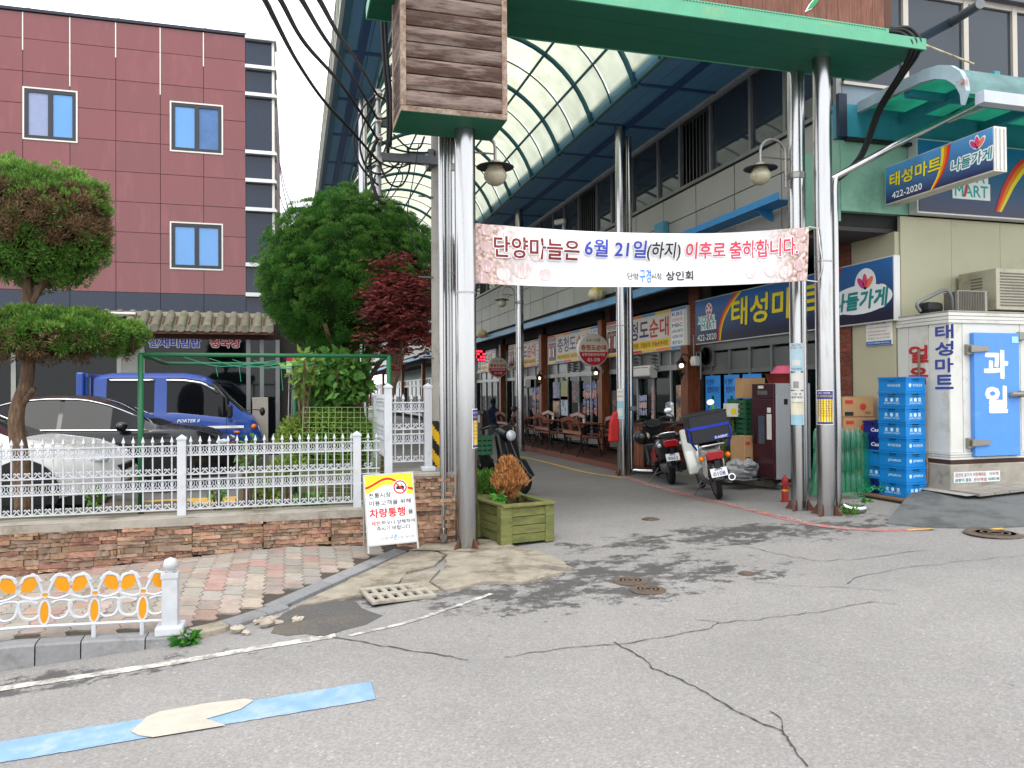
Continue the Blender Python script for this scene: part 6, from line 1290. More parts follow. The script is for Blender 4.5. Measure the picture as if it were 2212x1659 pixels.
# ================================================================ garden behind the fence
soil = M('garden_soil', (84,72,58), .95, var=.3, vs=6, c2=(70,86,44), c2s=2.5, c2t=.55)
tag(MB().sheet(lambda x, y: (x, y, .36+.05*math.sin(x*3+y*2)+.02*math.sin(x*9)), list(np.linspace(-6, 1.5, 40)), [7.85, 8.2, 8.6, 9.0, 9.4, 9.6]).build('garden_bed', soil, smooth=True), kind='structure')
tag(MB().sheet(lambda x, y: (x, y, .30+.04*math.sin(x*3+y*2)), list(np.linspace(-.7, 1.6, 14)), list(np.linspace(9.6, 14, 10))).build('garden_bed', soil, smooth=True), kind='structure')
bark = M('bark', (92,72,56), .9, var=.35, vs=8, sc=(5,5,1.2), bump=.8, bs=14, c2=(116,96,76), c2s=6, c2t=.56)
jg = leafmat('juniper_green', (88,130,54), (106,144,64)); jg_d = leafmat('juniper_deep_green', (58,106,38), (76,124,46)); jy = leafmat('juniper_tip_green', (104,140,60), (124,152,72)); brn = leafmat('dry_foliage', (118,96,70), (92,70,52), hue=.01); mpl = leafmat('maple_red', (120,56,52), (88,58,56), isl=.5, hue=.015); broad = leafmat('broad_green', (96,142,64), (72,116,50)); hedge_m = leafmat('hedge_green', (122,146,60), (92,122,50))
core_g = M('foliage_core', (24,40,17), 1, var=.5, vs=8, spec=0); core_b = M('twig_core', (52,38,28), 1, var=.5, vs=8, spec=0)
def ell_pts(n, c, r, zlo=-1, shell=(.82, 1.02), lump=None):
    d = NR.normal(0, 1, (int(n*2.2), 3)); d /= np.linalg.norm(d, axis=1)[:, None]; d = d[d[:, 2] > zlo][:n]; k = NR.uniform(shell[0], shell[1], (len(d), 1))
    if lump is not None: k = k*(1+.15*lump(d)[:, None])
    return np.array(c)+d*k*np.array(r), d
def lumps(seed, m=26, w=9):
    g = np.random.default_rng(seed); a = g.normal(0, 1, (m, 3)); a /= np.linalg.norm(a, axis=1)[:, None]
    return lambda d: np.clip((np.exp(w*((d @ a.T)-1))).max(1)*1.7-.7, -1, 1)
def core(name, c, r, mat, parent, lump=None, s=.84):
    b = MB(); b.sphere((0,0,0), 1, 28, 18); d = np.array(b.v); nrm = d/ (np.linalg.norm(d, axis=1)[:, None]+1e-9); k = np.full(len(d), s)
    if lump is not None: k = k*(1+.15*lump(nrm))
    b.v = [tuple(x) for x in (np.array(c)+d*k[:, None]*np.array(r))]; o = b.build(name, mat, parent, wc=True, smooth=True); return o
def clumps(name, parent, c, r, n, rc, per, mat, L_, W_, zlo=-1, lump=None, sel=None, up=.5, jit=.3, sh=(.86, .98)):
    """rounded tufts of small blades set all over an ellipsoid"""
    P, D = ell_pts(n, c, r, zlo, sh, lump)
    if sel is not None: k = sel(D); P, D = P[k], D[k]
    k = len(P); e = NR.normal(0, 1, (k, per, 3))+D[:, None]*1.1+np.array([0, 0, up]); e /= np.linalg.norm(e, axis=2)[:, :, None]; s = rc*NR.uniform(.7, 1.3, (k, 1, 1))
    Q = P[:, None]+e*s*NR.uniform(.55, 1, (k, per, 1)); o = obj(name, leaf_mesh(name, Q.reshape(-1, 3), (e+np.array([0, 0, up*.6])).reshape(-1, 3), L_, W_, mat, jit=jit), parent, wc=True); return stuff(o)
def tree(name, label, base): return thing(name, label, 'tree', base)
# --- round juniper beside the lane
JY = 10.6; jc = PY(757, 598, JY); sc_ = FPX/(jc-_E).dot(CF); jr = (172/sc_, 172/sc_*.95, 166/sc_)
jt = tree('round_juniper', 'large round clipped green juniper beside the lane', (jc.x+.1, JY, .3)); b = MB()
b.tube(spline([(jc.x+.12, JY, .2), (jc.x+.15, JY, .9), (jc.x+.05, JY, 1.5), (jc.x+.0, JY, 2.4)], 5), [.12]*1+[.11]*15, 10); 
for k in range(6): a = k*1.05; b.tube(spline([(jc.x+.08, JY, 1.4), (jc.x+.3*math.cos(a), JY+.3*math.sin(a), 1.9), (jc.x+.75*math.cos(a), JY+.7*math.sin(a), 2.5)], 4), .035, 6)
b.build('trunk', bark, jt, wc=True, smooth=True)
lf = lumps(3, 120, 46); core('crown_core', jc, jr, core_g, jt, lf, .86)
clumps('crown', jt, jc, jr, 1150, .085, 210, jg_d, .032, .0058, -.95, lf); clumps('shoot_tips', jt, jc, jr, 600, .07, 105, jg, .03, .0055, -.5, lf, up=1.2, sh=(.95, 1.0))
for (u, v, r) in ((625, 590, .24), (640, 690, .24), (604, 650, .18), (690, 720, .28), (705, 470, .22), (840, 480, .22)):
    c = PY(u, v, JY-.3 if v > 500 else JY); clumps('crown', jt, c, (r, r, r*.9), 44, .075, 210, jg_d, .032, .0058, -1, None)
# --- two-tier topiary at the left
TY = 8.75; tt = tree('topiary_tree', 'two tiered clipped conifer with curved bare trunk at left edge', (PY(50, 1085, TY).x, TY, .35)); b = MB()
tp = [PY(u, v, TY) for u, v in ((52,1110), (46,1000), (36,930), (38,880), (58,820), (62,740), (60,660), (58,600))]; b.tube(spline(tp, 5), list(np.linspace(.085, .045, 36)), 10); b.tube(spline([PY(66,660,TY), PY(85,625,TY), PY(112,590,TY), PY(130,540,TY)], 4), [.035]*13, 8); b.tube(spline([PY(44,880,TY), PY(66,850,TY-.1), PY(72,840,TY-.15)], 3), [.03]*7, 7); b.build('trunk', bark, tt, wc=True, smooth=True)
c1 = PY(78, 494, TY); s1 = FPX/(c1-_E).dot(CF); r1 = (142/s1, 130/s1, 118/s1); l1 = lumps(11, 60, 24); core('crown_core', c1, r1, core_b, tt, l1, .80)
gsel = lambda D: (D[:, 2] < -.2)|(D[:, 2] > .5)|(NR.uniform(0, 1, len(D)) < .22)
clumps('crown', tt, c1, r1, 560, .075, 90, jg, .045, .0105, -.95, l1, gsel); clumps('dry_foliage', tt, c1, r1, 620, .07, 70, brn, .055, .010, -.35, l1, lambda D: D[:, 2] < .62, jit=.6); clumps('shoot_tips', tt, c1, r1, 330, .07, 55, jy, .045, .010, .3, l1, up=1.0, sh=(.95, 1.06))
c2_ = PY(110, 728, TY); r2_ = (168/s1, 120/s1, 46/s1); l2 = lumps(5, 60, 24); core('crown_core', c2_, r2_, core_b, tt, l2, .78)
clumps('crown', tt, c2_, r2_, 520, .065, 90, jg, .045, .0105, -.6, l2); clumps('dry_foliage', tt, c2_, r2_, 200, .06, 50, brn, .06, .010, -1, l2, lambda D: D[:, 2] < .1, jit=.6); clumps('shoot_tips', tt, c2_, r2_, 300, .06, 55, jy, .045, .010, .0, l2, up=1.0, sh=(.94, 1.08))
# --- red maple
MY = 9.6; mb_ = PY(838, 930, MY); mt_ = tree('red_maple', 'red leaved maple beside the round juniper', (mb_.x, MY, .3)); b = MB(); top = PY(862, 690, MY)
b.tube(spline([(mb_.x, MY, .2), (mb_.x-.02, MY, .9), (mb_.x+.05, MY, 1.6), top], 5), list(np.linspace(.075, .035, 16)), 8)
for u, v in ((800, 640), (835, 590), (880, 570), (925, 610), (945, 690), (815, 700), (900, 650)): e = PY(u, v, MY+random.uniform(-.4, .4)); b.tube(spline([Vector((mb_.x+.03, MY, 1.5)), top.lerp(e, .4)-Vector((0, 0, .05)), e], 4), [.022]*5+[.010]*4, 5)
b.build('trunk', bark, mt_, wc=True, smooth=True); pts = []; dirs = []
for k in range(240):
    u, v = random.gauss(868, 42), random.gauss(662, 52)
    if not (785 < u < 960 and 548 < v < 790): continue
    c = np.array(PY(u, v, MY+random.uniform(-.5, .45))); 
    for q in range(14):
        a0 = random.uniform(0, 2*PI); o_ = c+NR.normal(0, .075, 3)*np.array([1, 1, .5])
        for j in range(5): a = a0+(j-2)*.55; pts.append(o_); dirs.append((math.cos(a), math.sin(a), -.35+.1*random.random()))
o = obj('crown', leaf_mesh('crown', np.array(pts), np.array(dirs), .082, .02, mpl, jit=.10), mt_, wc=True); stuff(o)
# --- broad-leaved shrub, hedge, small plants
def bush(name, label, u, v, Y, ru, rv, n, L_, W_, mat, base_v, cat='shrub', stem=True, jit=.7, shell=(.3, 1.0)):
    c = PY(u, v, Y); s = FPX/(c-_E).dot(CF); t = thing(name, label, cat, (c.x, Y, .3)); P, D = ell_pts(n, c, (ru/s, ru/s*.8, rv/s), -1, shell); o = obj('foliage', leaf_mesh('foliage', P, D*.6+NR.normal(0, .4, D.shape)+np.array([0, 0, -.1]), L_, W_, mat, jit=jit), t, wc=True); stuff(o)
    if stem:
        b = MB(); zb = PY(u, base_v, Y).z
        for k in range(4): a = k*1.6; b.tube(spline([(c.x+.03*math.cos(a), Y+.03*math.sin(a), zb), (c.x+.3*ru/s*math.cos(a), Y+.3*ru/s*math.sin(a), (zb+c.z)/2), (c.x+.7*ru/s*math.cos(a), Y+.7*ru/s*math.sin(a), c.z+.4*rv/s)], 3), .013, 5)
        b.build('stem', bark, t, wc=True)
    return t
bush('leafy_shrub', 'broad leaved green shrub under the round juniper', 722, 822, 10.0, 82, 66, 1500, .13, .07, broad, 940)
bush('leafy_shrub', 'pale green leafy branch beside the green pipe frame', 655, 800, 9.6, 34, 48, 130, .12, .065, leafmat('pale_leaf', (128,158,78), (100,140,60)), 930)
bush('low_hedge', 'low yellow green hedge behind the wire mesh panel', 705, 945, 9.9, 105, 62, 7000, .045, .026, hedge_m, 1000, 'hedge', False, .8, (.75, 1.03))
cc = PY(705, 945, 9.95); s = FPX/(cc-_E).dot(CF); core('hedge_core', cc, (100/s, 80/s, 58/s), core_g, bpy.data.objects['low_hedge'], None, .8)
for k, (u, v, ru, rv, n, m_, lb) in enumerate(((535, 985, 26, 50, 130, broad, 'tall green seedling poking through the fence near the post'), (575, 1060, 40, 34, 260, hedge_m, 'low yellow green plant at the foot of the fence'), (620, 1010, 40, 26, 200, hedge_m, 'spreading yellowish azalea behind the right fence bay'), (668, 1085, 38, 14, 300, broad, 'grassy green clump by the right fence post'), (470, 1070, 18, 26, 70, broad, 'small green seedling right of the middle fence post'), (205, 1075, 16, 22, 60, broad, 'small green plant behind the left fence bay'))):
    bush('garden_plant', lb, u, v, 8.25+.1*(k % 3), ru, rv, n, .075, .03, m_, 1105, 'plant')
def sprig(name, label, p, n, h, L_, W_, mat, spread=.5):
    t = thing(name, label, 'plant', p); pts, ds = [], []
    for k in range(n): a = random.uniform(0, 2*PI); e = random.uniform(.15, 1); r = spread*h*random.uniform(.1, 1); pts.append((r*.5*math.cos(a), r*.5*math.sin(a), h*e*random.uniform(.2, .9))); ds.append((math.cos(a), math.sin(a), .5*e))
    o = obj('foliage', leaf_mesh('foliage', np.array(pts), np.array(ds), L_, W_, mat, jit=.3), t); stuff(o); return t
q = G(405, 1388); sprig('kerb_weed', 'bright green weed growing against the kerb below the white post', q, 70, .075, .085, .045, leafmat('weed_green', (72,138,50), (56,112,40)), 1.2)
q = G(1836, 1112); sprig('column_weed', 'thin green weed at the foot of the right gate column', q, 160, .16, .04, .018, broad, 1.0)
q = PZ(1872, 1086, .31); sprig('step_weed', 'small weed on the concrete step below the green net', q, 50, .06, .05, .025, MATS['weed_green'], 1.2)
# --- green pipe frame, wire mesh panel, wires
gp_ = M('green_pipe_paint', (30,92,58), .45, var=.12, c2=(110,84,60), c2s=7, c2t=.7); pf = thing('pipe_frame', 'green painted pipe frame standing behind the white fence', 'frame', (PY(304, 1090, 8.6).x, 8.6, .35)); F1, F2 = PY(304, 766, 8.6), PY(840, 771, 8.6); B1, B2 = PY(318, 768, 10.2), PY(637, 778, 10.2); F2.z = F1.z
for p in (F1, F2): b = MB(); b.tube([(p.x, p.y, .33), p], .028, 10); b.build('post', gp_, pf, wc=True, smooth=True)
B2 = Vector((B2.x, 10.2, F1.z-.02)); b = MB(); b.tube([(B2.x, B2.y, .2), B2], .028, 10); b.build('post', gp_, pf, wc=True, smooth=True)
for a, c in ((F1, F2), (Vector((F1.x, 10.2, F1.z-.03)), Vector((F2.x, 10.2, F1.z-.03))), (F1, Vector((F1.x, 10.2, F1.z-.03))), (F2, Vector((F2.x, 10.2, F1.z-.03)))): b = MB(); b.tube([a, c], .022, 10); b.build('rail', gp_, pf, wc=True, smooth=True)
tw = M('green_twine', (60,150,120), .7)
for k in range(5): a = Vector((F1.x+.4+k*.22, 8.7+.25*k, F1.z-.02)); b = MB(); b.tube(spline([a, a+Vector((.35, .15, -.09)), a+Vector((.9, .3, -.02))], 4), .004, 4); b.tube([a+Vector((.3, .1, -.08)), a+Vector((.32, .1, -.2-.05*k))], .003, 4); b.build('twine', tw, pf, wc=True)
mesh_m = M('green_wire', (112,150,84), .5, var=.15); wm = thing('wire_mesh_panel', 'leaning green wire mesh panel behind the fence', 'mesh panel', (PY(740, 1060, 9.0).x, 9.0, .35)); b = MB()
a0, a1, a2, a3 = PY(655, 880, 9.3), PY(845, 880, 9.3), PY(650, 1075, 8.7), PY(845, 1080, 8.7)
for i in range(15): t = i/14; b.tube([a2.lerp(a3, t), a2.lerp(a3, t).lerp(a0.lerp(a1, t), .5)+Vector((0, -.05, 0)), a0.lerp(a1, t)], .0035, 4)
for i in range(18): t = i/17; w_ = Vector((0, -.05*math.sin(PI*t), 0)); b.tube([a2.lerp(a0, t)+w_, a3.lerp(a1, t)+w_], .0035, 4)
stuff(b.build('wires', mesh_m, wm, wc=True))
t = thing('sign_stakes', 'thin metal stakes carrying a small white notice behind the frame', 'sign', PY(625, 1000, 10.3)); b = MB(); b.tube([PY(622, 960, 10.3), PY(626, 790, 10.3)], .012, 6); b.tube([PY(630, 960, 10.35), PY(633, 800, 10.35)], .012, 6); b.build('stake', steel_old, t, wc=True); p = PY(629, 785, 10.28); MB().box(p.x-.06, p.x+.07, 10.27, 10.285, p.z-.12, p.z+.10).build('plate', ppr, t, wc=True); MB().box(p.x-.06, p.x+.07, 10.262, 10.269, p.z+.03, p.z+.10).build('plate_band', M('notice_red', (170,40,50), .6), t, wc=True)
# ================================================================ A-board at the wall
p = PZ(850, 1190, .19)
ab = thing('a_board_sign', 'white folding a board with no car symbol leaning before the wall', 'sign board', p, rad(2)); Wb, Hb, tl = .46, .70, .20
al2 = M('a_board_frame', (170,170,168), .4, .4, var=.08); rotf = Matrix.Rotation(-tl, 3, 'X'); rollb = Matrix.Rotation(rad(-2.0), 3, 'Y')
def abp(x, z, off=0): return rollb @ (rotf @ Vector((x, -off, z)))
abx, abz = (rollb @ Vector((1, 0, 0))), (rollb @ (rotf @ Vector((0, 0, 1))))
def ab_box(name, x0, x1, z0, z1, y0, y1, mat, bev=0):
    b = MB(); b.box(x0, x1, y0, y1, z0, z1); b.v = [tuple(rollb @ (rotf @ Vector(q))) for q in b.v]; return b.build(name, mat, ab, bev=bev)
board = M('a_board_white', (216,217,216), .5, var=.03)
ab_box('panel', -Wb/2+.012, Wb/2-.012, .07, Hb-.012, -.003, .006, board)
for q in ((-Wb/2, -Wb/2+.014, 0, Hb), (Wb/2-.014, Wb/2, 0, Hb), (-Wb/2+.014, Wb/2-.014, Hb-.014, Hb), (-Wb/2+.014, Wb/2-.014, .058, .072)): ab_box('frame', *q, -.008, .012, al2)
b = MB(); 
for x in (-Wb/2+.01, Wb/2-.01): b.tube([abp(x, Hb-.01, -.02), rollb @ Vector((x, .33, .0))], .011, 6)
b.build('rear_leg', al2, ab)
def abl(s, x, z, w, h, mat, bold=.02, **k): letters(s, mat, ab, abp(x, z, .0035), abx, abz, w, h, .001, bold, wc=False, **k)
ink = M('board_ink', (34,36,40), .6); bred = M('board_red', (196,36,44), .6); byel = M('board_yellow', (234,222,40), .6)
def abd(poly, mat, lift): decal(poly, mat, ab, abp(0, 0, .0035), abx, abz, lift, wc=False)
arc_ = lambda x: .575+.045*math.sin((x+.23)*8.5)+.02*math.cos(x*17)
xsq = np.linspace(-Wb/2+.014, Wb/2-.014, 22)
abd([(x, arc_(x)-.04) for x in xsq]+[(Wb/2-.014, Hb-.014), (-Wb/2+.014, Hb-.014)], byel, .0005)
abd([(x, arc_(x)) for x in xsq]+[(x, arc_(x)+.024) for x in xsq[::-1]], bred, .0012)
for r, m_, l in ((.068, board, .0018), (.062, bred, .0024), (.049, board, .003)): abd(ring(r, 28, .10, .565), m_, l)
abd([(.065,.545),(.135,.545),(.138,.57),(.125,.575),(.115,.595),(.085,.595),(.075,.575),(.062,.57)], ink, .0036); abd([(.083,.577),(.117,.577),(.112,.59),(.088,.59)], board, .0042)
abd([(.062,.595),(.07,.604),(.138,.535),(.13,.526)][::-1], bred, .0048)
abl('전통시장', -.09, .505, .20, .045, ink); abl('이용고객을 위해', .0, .435, .38, .045, ink); abl('차량통행', -.03, .345, .32, .08, bred, .035); abl('을', .18, .34, .045, .045, ink); abl('제한', -.14, .255, .085, .038, bred); abl('하오니 양해하여', .06, .255, .30, .038, ink); abl('주시기 바랍니다.', .02, .205, .31, .04, ink)
abl('단양', -.07, .115, .06, .028, ink, .0); abl('구경', .005, .122, .065, .05, MATS['print_azure'], .02, skew=.2); abl('시장 상인회', .12, .112, .15, .028, ink, .0)
# ================================================================ wooden planters
pl_w = wood_mat('green_stained_wood', (100,102,56), (84,92,50), sc=(2.2, 2.2, 9), rnd=.12, c2t=.56, c2s=1.2); soil2 = M('planter_soil', (86,62,44), .95, var=.35, vs=20, bump=.6, bs=40)
def planter(label, loc, rz, Lx, Ly, H):
    t = thing('wooden_planter', label, 'planter', loc, rz, 'green stained wooden planters'); n = 4; h = (H-.03)/n
    for k in range(n):
        for s in (-1, 1):
            MB().box(-Lx/2+.07, Lx/2-.07, s*Ly/2-.011, s*Ly/2+.011, .015+k*h+.003, .015+(k+1)*h-.003).build('plank', pl_w, t, bev=.003); MB().box(s*Lx/2-.011, s*Lx/2+.011, -Ly/2+.07, Ly/2-.07, .015+k*h+.003, .015+(k+1)*h-.003).build('plank', pl_w, t, bev=.003)
    for sx in (-1, 1):
        for sy in (-1, 1): MB().box(sx*Lx/2-.045 if sx < 0 else Lx/2-.075, sx*Lx/2+.075 if sx < 0 else Lx/2+.022, sy*Ly/2-.022 if sy < 0 else Ly/2-.075, sy*Ly/2+.075 if sy < 0 else Ly/2+.022, 0, H).build('corner_post', pl_w, t, bev=.004)
    for s in (-1, 1): MB().box(-Lx/2-.03, Lx/2+.03, s*Ly/2-.045, s*Ly/2+.045, H, H+.025).build('rim', pl_w, t, bev=.004); MB().box(s*Lx/2-.045, s*Lx/2+.045, -Ly/2+.047, Ly/2-.047, H+.001, H+.024).build('rim', pl_w, t, bev=.004)
    b = MB(); b.sheet(lambda x, y: (x, y, H-.05+random.uniform(-.015, .02)), list(np.linspace(-Lx/2+.02, Lx/2-.02, 12)), list(np.linspace(-Ly/2+.02, Ly/2-.02, 12))); b.build('soil', soil2, t, smooth=True); return t
a, c = G(1088, 1184), G(1193, 1170); d = (c-a); rzp = math.atan2(d.y, d.x); Lx = d.length-.02; Ly = .62; mid = (a+c)/2+Vector((-math.sin(rzp), math.cos(rzp), 0))*(Ly/2); mid.z = gz(mid.x, mid.y)+.015
planter('front green wooden planter with a dried brown conifer', mid, rzp, Lx, Ly, .37); P1 = mid
m2 = Vector((PY(1052, 1100, 8.15).x+.05, 8.45, gz(2.1, 8.3)+.01)); planter('rear green wooden planter with a green juniper beside the gate column', m2, rzp, .52, .62, .36)
dry = leafmat('dried_conifer', (196,142,90), (172,116,72), isl=.35, hue=.01)
def cone_plant(name, label, base, h, r, n, mat, cat='plant', L_=.06, W_=.014):
    t = thing(name, label, cat, base); pts, ds = [], []
    for k in range(n):
        z = random.random()**.9; a = random.uniform(0, 2*PI); lob = 1+.28*math.sin(3*a+5*z)+.15*math.sin(7*a); rr = r*(.35+1.1*z if z < .35 else 1.15-(z-.35)*1.45)*lob*random.uniform(.55, 1.02); rr = max(rr, .01); c = np.array((rr*math.cos(a), rr*math.sin(a), z*h+.05))
        for q in range(5): pts.append(c+NR.normal(0, .012, 3)); ds.append((.5*math.cos(a), .5*math.sin(a), 1.1))
    o = obj('foliage', leaf_mesh('foliage', np.array(pts), np.array(ds), L_, W_, mat, jit=.28), t); stuff(o); b = MB(); b.tube([(0, 0, -.05), (0, 0, h*.8)], [.018, .006], 6); b.build('stem', bark, t); return t
zt1 = P1.z+.34; q = PZ(1098, 1086, zt1); cone_plant('dried_conifer', 'dried orange brown dwarf conifer in the front planter', (q.x, q.y, zt1), .37, .145, 2600, dry)
q = PZ(1077, 1092, zt1); sprig('planter_sprout', 'bright green sprout beside the dried conifer', (q.x, q.y, zt1), 60, .14, .065, .035, MATS['weed_green'], .6)
c = Vector((PY(1052, 1035, 8.4).x, 8.4, m2.z+.42)); t = thing('planter_juniper', 'spreading green juniper in the rear planter', 'plant', (c.x, c.y, m2.z+.3)); P, D = ell_pts(1500, c, (.28, .26, .15), -.5, (.5, 1.05)); o = obj('foliage', leaf_mesh('foliage', (P[:, None]+NR.normal(0, .02, (len(P), 6, 3))).reshape(-1, 3), np.repeat(D+np.array([0, 0, .3]), 6, 0), .06, .014, jg, jit=.5), t, wc=True); stuff(o)
# ================================================================ hydrant, notices on columns
q = G(1696, 1084); hy = thing('fire_hydrant', 'small red fire hydrant with yellow band before the steel columns', 'hydrant', q); hy.scale = (.72, .72, .72); hr = M('hydrant_red', (150,40,36), .55, var=.18, vs=9, c2=(110,60,50), c2s=6, c2t=.64)
MB().lathe([(.075, 0), (.075, .02), (.058, .025), (.055, .30), (.07, .31), (.07, .335), (.055, .34), (.06, .37), (.05, .41), (.025, .44), (.02, .47), (.0003, .475)], n=20).build('barrel', hr, hy, smooth=True, auto=40)
MB().lathe([(.0565, .19), (.0565, .225)], n=20).build('band', byel if False else M('hydrant_yellow', (214,160,40), .5), hy)
b = MB(); b.tube([(-.10, 0, .30), (.10, 0, .30)], .03, 12); b.tube([(-.12, 0, .30), (-.09, 0, .30)], .04, 6); b.tube([(.09, 0, .30), (.13, 0, .30)], .042, 6); b.build('outlet', M('hydrant_cap', (84,80,80), .6, .3), hy); b = MB(); b.tube([(0, -.09, .26), (0, 0, .26)], .035, 12); b.build('outlet', hr, hy)
for s in (-1, 1): b = MB(); b.tube([(s*.10, 0, .27), (s*.11, .01, .05)], .004, 4); b.build('chain', galv, hy)
def col_notice(label, cx, cy, r, z0, z1, ang, half, face, rows):
    t = thing('column_notice', label, 'notice', (cx, cy, z0), group='paper notices on the steel columns'); R = r+.004
    def cp(a, z, k=0): return Vector((cx+(R+k)*math.sin(ang+a), cy-(R+k)*math.cos(ang+a), z))
    b = MB(); b.sheet(lambda a, z: cp(a, z), list(np.linspace(-half, half, 9)), [z0, z1]); b.build('sheet', face, t, wc=True, smooth=True)
    for (fz0, fz1, m_, a0, a1) in rows: b = MB(); b.sheet(lambda a, z: cp(a, z, .0015), list(np.linspace(-half*.92*a0, half*.92*a1, 8)), [z0+(z1-z0)*fz0, z0+(z1-z0)*fz1]); b.build('print', m_, t, wc=True, smooth=True)
    def tx(s, fz, hh, mt, w=.9):
        def fn(P): return cp(P.x/R, P.z, .003)
        letters(s, mt, t, (0, 0, z0+(z1-z0)*fz), (1, 0, 0), (0, 0, 1), half*2*R*w, hh, 0, .01, fn=fn)
    return tx
aC = math.atan2(CRt.x, CRt.y)
nvy = M('notice_navy', (52,56,120), .6); nye = M('notice_yellow', (226,194,40), .6); nbl = M('notice_blue', (150,190,206), .6)
zA, zB = PY(1778, 918, CRt.y-.1).z, PY(1778, 843, CRt.y-.1).z; angR = math.atan2(-CRt.x, CRt.y)
tx = col_notice('yellow and navy notice on the right gate column', CRt.x, CRt.y, .1, zA, zB, angR-.05, 1.0, ppr, [(.02, .98, nvy, 1, 1), (.08, .74, nye, .9, .9)]); tx('상인 여러분~', .92, .02, WH, .7); tx('꼭 지켜주세요!', .83, .026, nye, .8); [tx(s, .68-.07*i, .013, ink, .75) for i, s in enumerate(('영업 시작 전 출입문', '환기해 주세요', '마스크 착용 및', '손 씻기 철저', '발열 확인하기', '거리두기 지키기', '함께 이겨냅시다'))]
zA, zB = PY(1728, 802, RC.y).z, PY(1728, 742, RC.y).z; angR2 = math.atan2(-RC.x, RC.y)
tx = col_notice('pale blue emergency notice high on the lamp column', RC.x, RC.y, .1, zA, zB, angR2-.25, .8, ppr, [(0, 1, M('notice_sky', (176,206,216), .6), 1, 1), (.22, .40, ppr, .6, .6), (0.02, .14, nbl, .9, .9)]); tx('화재·구급', .93, .016, ink, .6); tx('신고는 119', .84, .03, bred, .85); tx('단양소방서', .08, .018, nvy, .7)
zA, zB = PY(1728, 917, RC.y).z, PY(1728, 845, RC.y).z
tx = col_notice('white and teal notice below the emergency notice', RC.x, RC.y, .1, zA, zB, angR2-.25, .8, ppr, [(0, .3, nbl, 1, 1), (.3, .68, M('notice_cream', (214,206,184), .6), 1, 1)]); tx('시장 내', .92, .022, ink, .6); tx('해주세요', .82, .026, ink, .8); tx('건강한 거리를 위해', .66, .012, ink, .8)
zA, zB = PY(1728, 842, RC.y).z, PY(1728, 806, RC.y).z; col_notice('torn remains of a white paper between two notices', RC.x, RC.y, .1, zA, zB, angR2-.2, .75, ppr, [(.1, .5, M('torn_grey', (150,150,150), .6, var=.3), .6, .3)])
zA, zB = PY(1023, 968, CL.y-.05).z, PY(1023, 883, CL.y-.05).z
tx = col_notice('yellow and navy notice wrapped on the left gate column edge', CL.x, CL.y, .1, zA, zB, math.atan2(-CL.x, CL.y)+1.05, .55, ppr, [(.02, .98, nvy, .9, .9), (.08, .70, nye, .8, .8)]); tx('상인 여러분', .90, .018, WH, .75); tx('꼭 지켜요', .79, .022, nye, .7); [tx(s, .62-.09*i, .012, ink, .6) for i, s in enumerate(('마스크 착용', '손 씻기', '발열 확인', '거리두기', '환기하기'))]
zA, zB = PX(1340, 905, C3.x-.1).z, PX(1340, 840, C3.x-.1).z
tx = col_notice('pale paper notice on the column beside the bar', C3.x, C3.y, .1, zA, zB, math.atan2(-C3.x, C3.y)-.5, .75, ppr, [(0.02, .6, nbl, 1, 1), (.1, .35, ppr, .8, .8)]); tx('시장 내', .9, .03, ink, .6); tx('해주세요', .75, .03, ink, .7)
# ================================================================ cold store at the corner
cw = M('cold_store_white', (196,196,190), .45, var=.07, vs=2, c2=(170,162,146), c2s=1.5, c2t=.61); CX, CY0 = 7.5, PX(2052, 900, 7.5).y; CZ0, CZ1 = .72, 2.50
cs = thing('cold_store', 'white panelled cold store with blue door on concrete base', 'cold store', (CX+1.2, CY0, .3)); CXE = 10.5
MB().box(CX+.01, CXE, CY0+.01, YF-.03, CZ0+.06, CZ1).build('core', cw, cs, wc=True)
MB().box(CX-.03, CXE+.05, CY0-.03, YF-.03, .05, CZ0).build('base', concrete, cs, wc=True, bev=.015)
yj = [CY0, CY0+.30, CY0+.62, YF-.03]
for a, c in zip(yj, yj[1:]): MB().box(CX-.004, CX+.009, a+.005, c-.005, CZ0+.14, CZ1-.10).build('panel', cw, cs, wc=True)
xj = [CX, PY(2080, 900, CY0).x, PY(2205, 900, CY0).x, 8.9, 9.7, CXE]
for a, c in zip(xj, xj[1:]): MB().box(a+.005, c-.005, CY0-.004, CY0+.009, CZ0+.14, CZ1-.10).build('panel', cw, cs, wc=True)
for z0, z1 in ((CZ0+.05, CZ0+.14), (CZ1-.10, CZ1+.03)):
    for k in range(3): h = (z1-z0)/3; MB().box(CX-.02+.004*(k == 1), CXE, CY0-.02+.004*(k == 1), YF-.03, z0+k*h+.003, z0+(k+1)*h-.003).build('band', cw, cs, wc=True)
MB().box(CX-.02, CXE, CY0-.02, YF-.03, CZ0, CZ0+.05).build('drip_edge', M('drip_dark', (60,40,34), .8), cs, wc=True)
cap_t = MB().box(CX-.02, CXE, CY0-.02, YF-.03, CZ1+.031, CZ1+.05).build('roof_sheet', M('cold_roof', (150,146,134), .8, var=.2), cs, wc=True)
dx0, dx1, dz0, dz1 = PY(2095, 850, CY0).x, PY(2192, 850, CY0).x, PY(2140, 984, CY0).z, PY(2140, 720, CY0).z
dr = MB().box(dx0, dx1, CY0-.07, CY0-.006, dz0, dz1).build('door', M('door_blue', (78,136,208), .4, var=.06, vs=2, c2=(120,160,216), c2s=1.2, c2t=.64), cs, wc=True, bev=.006)
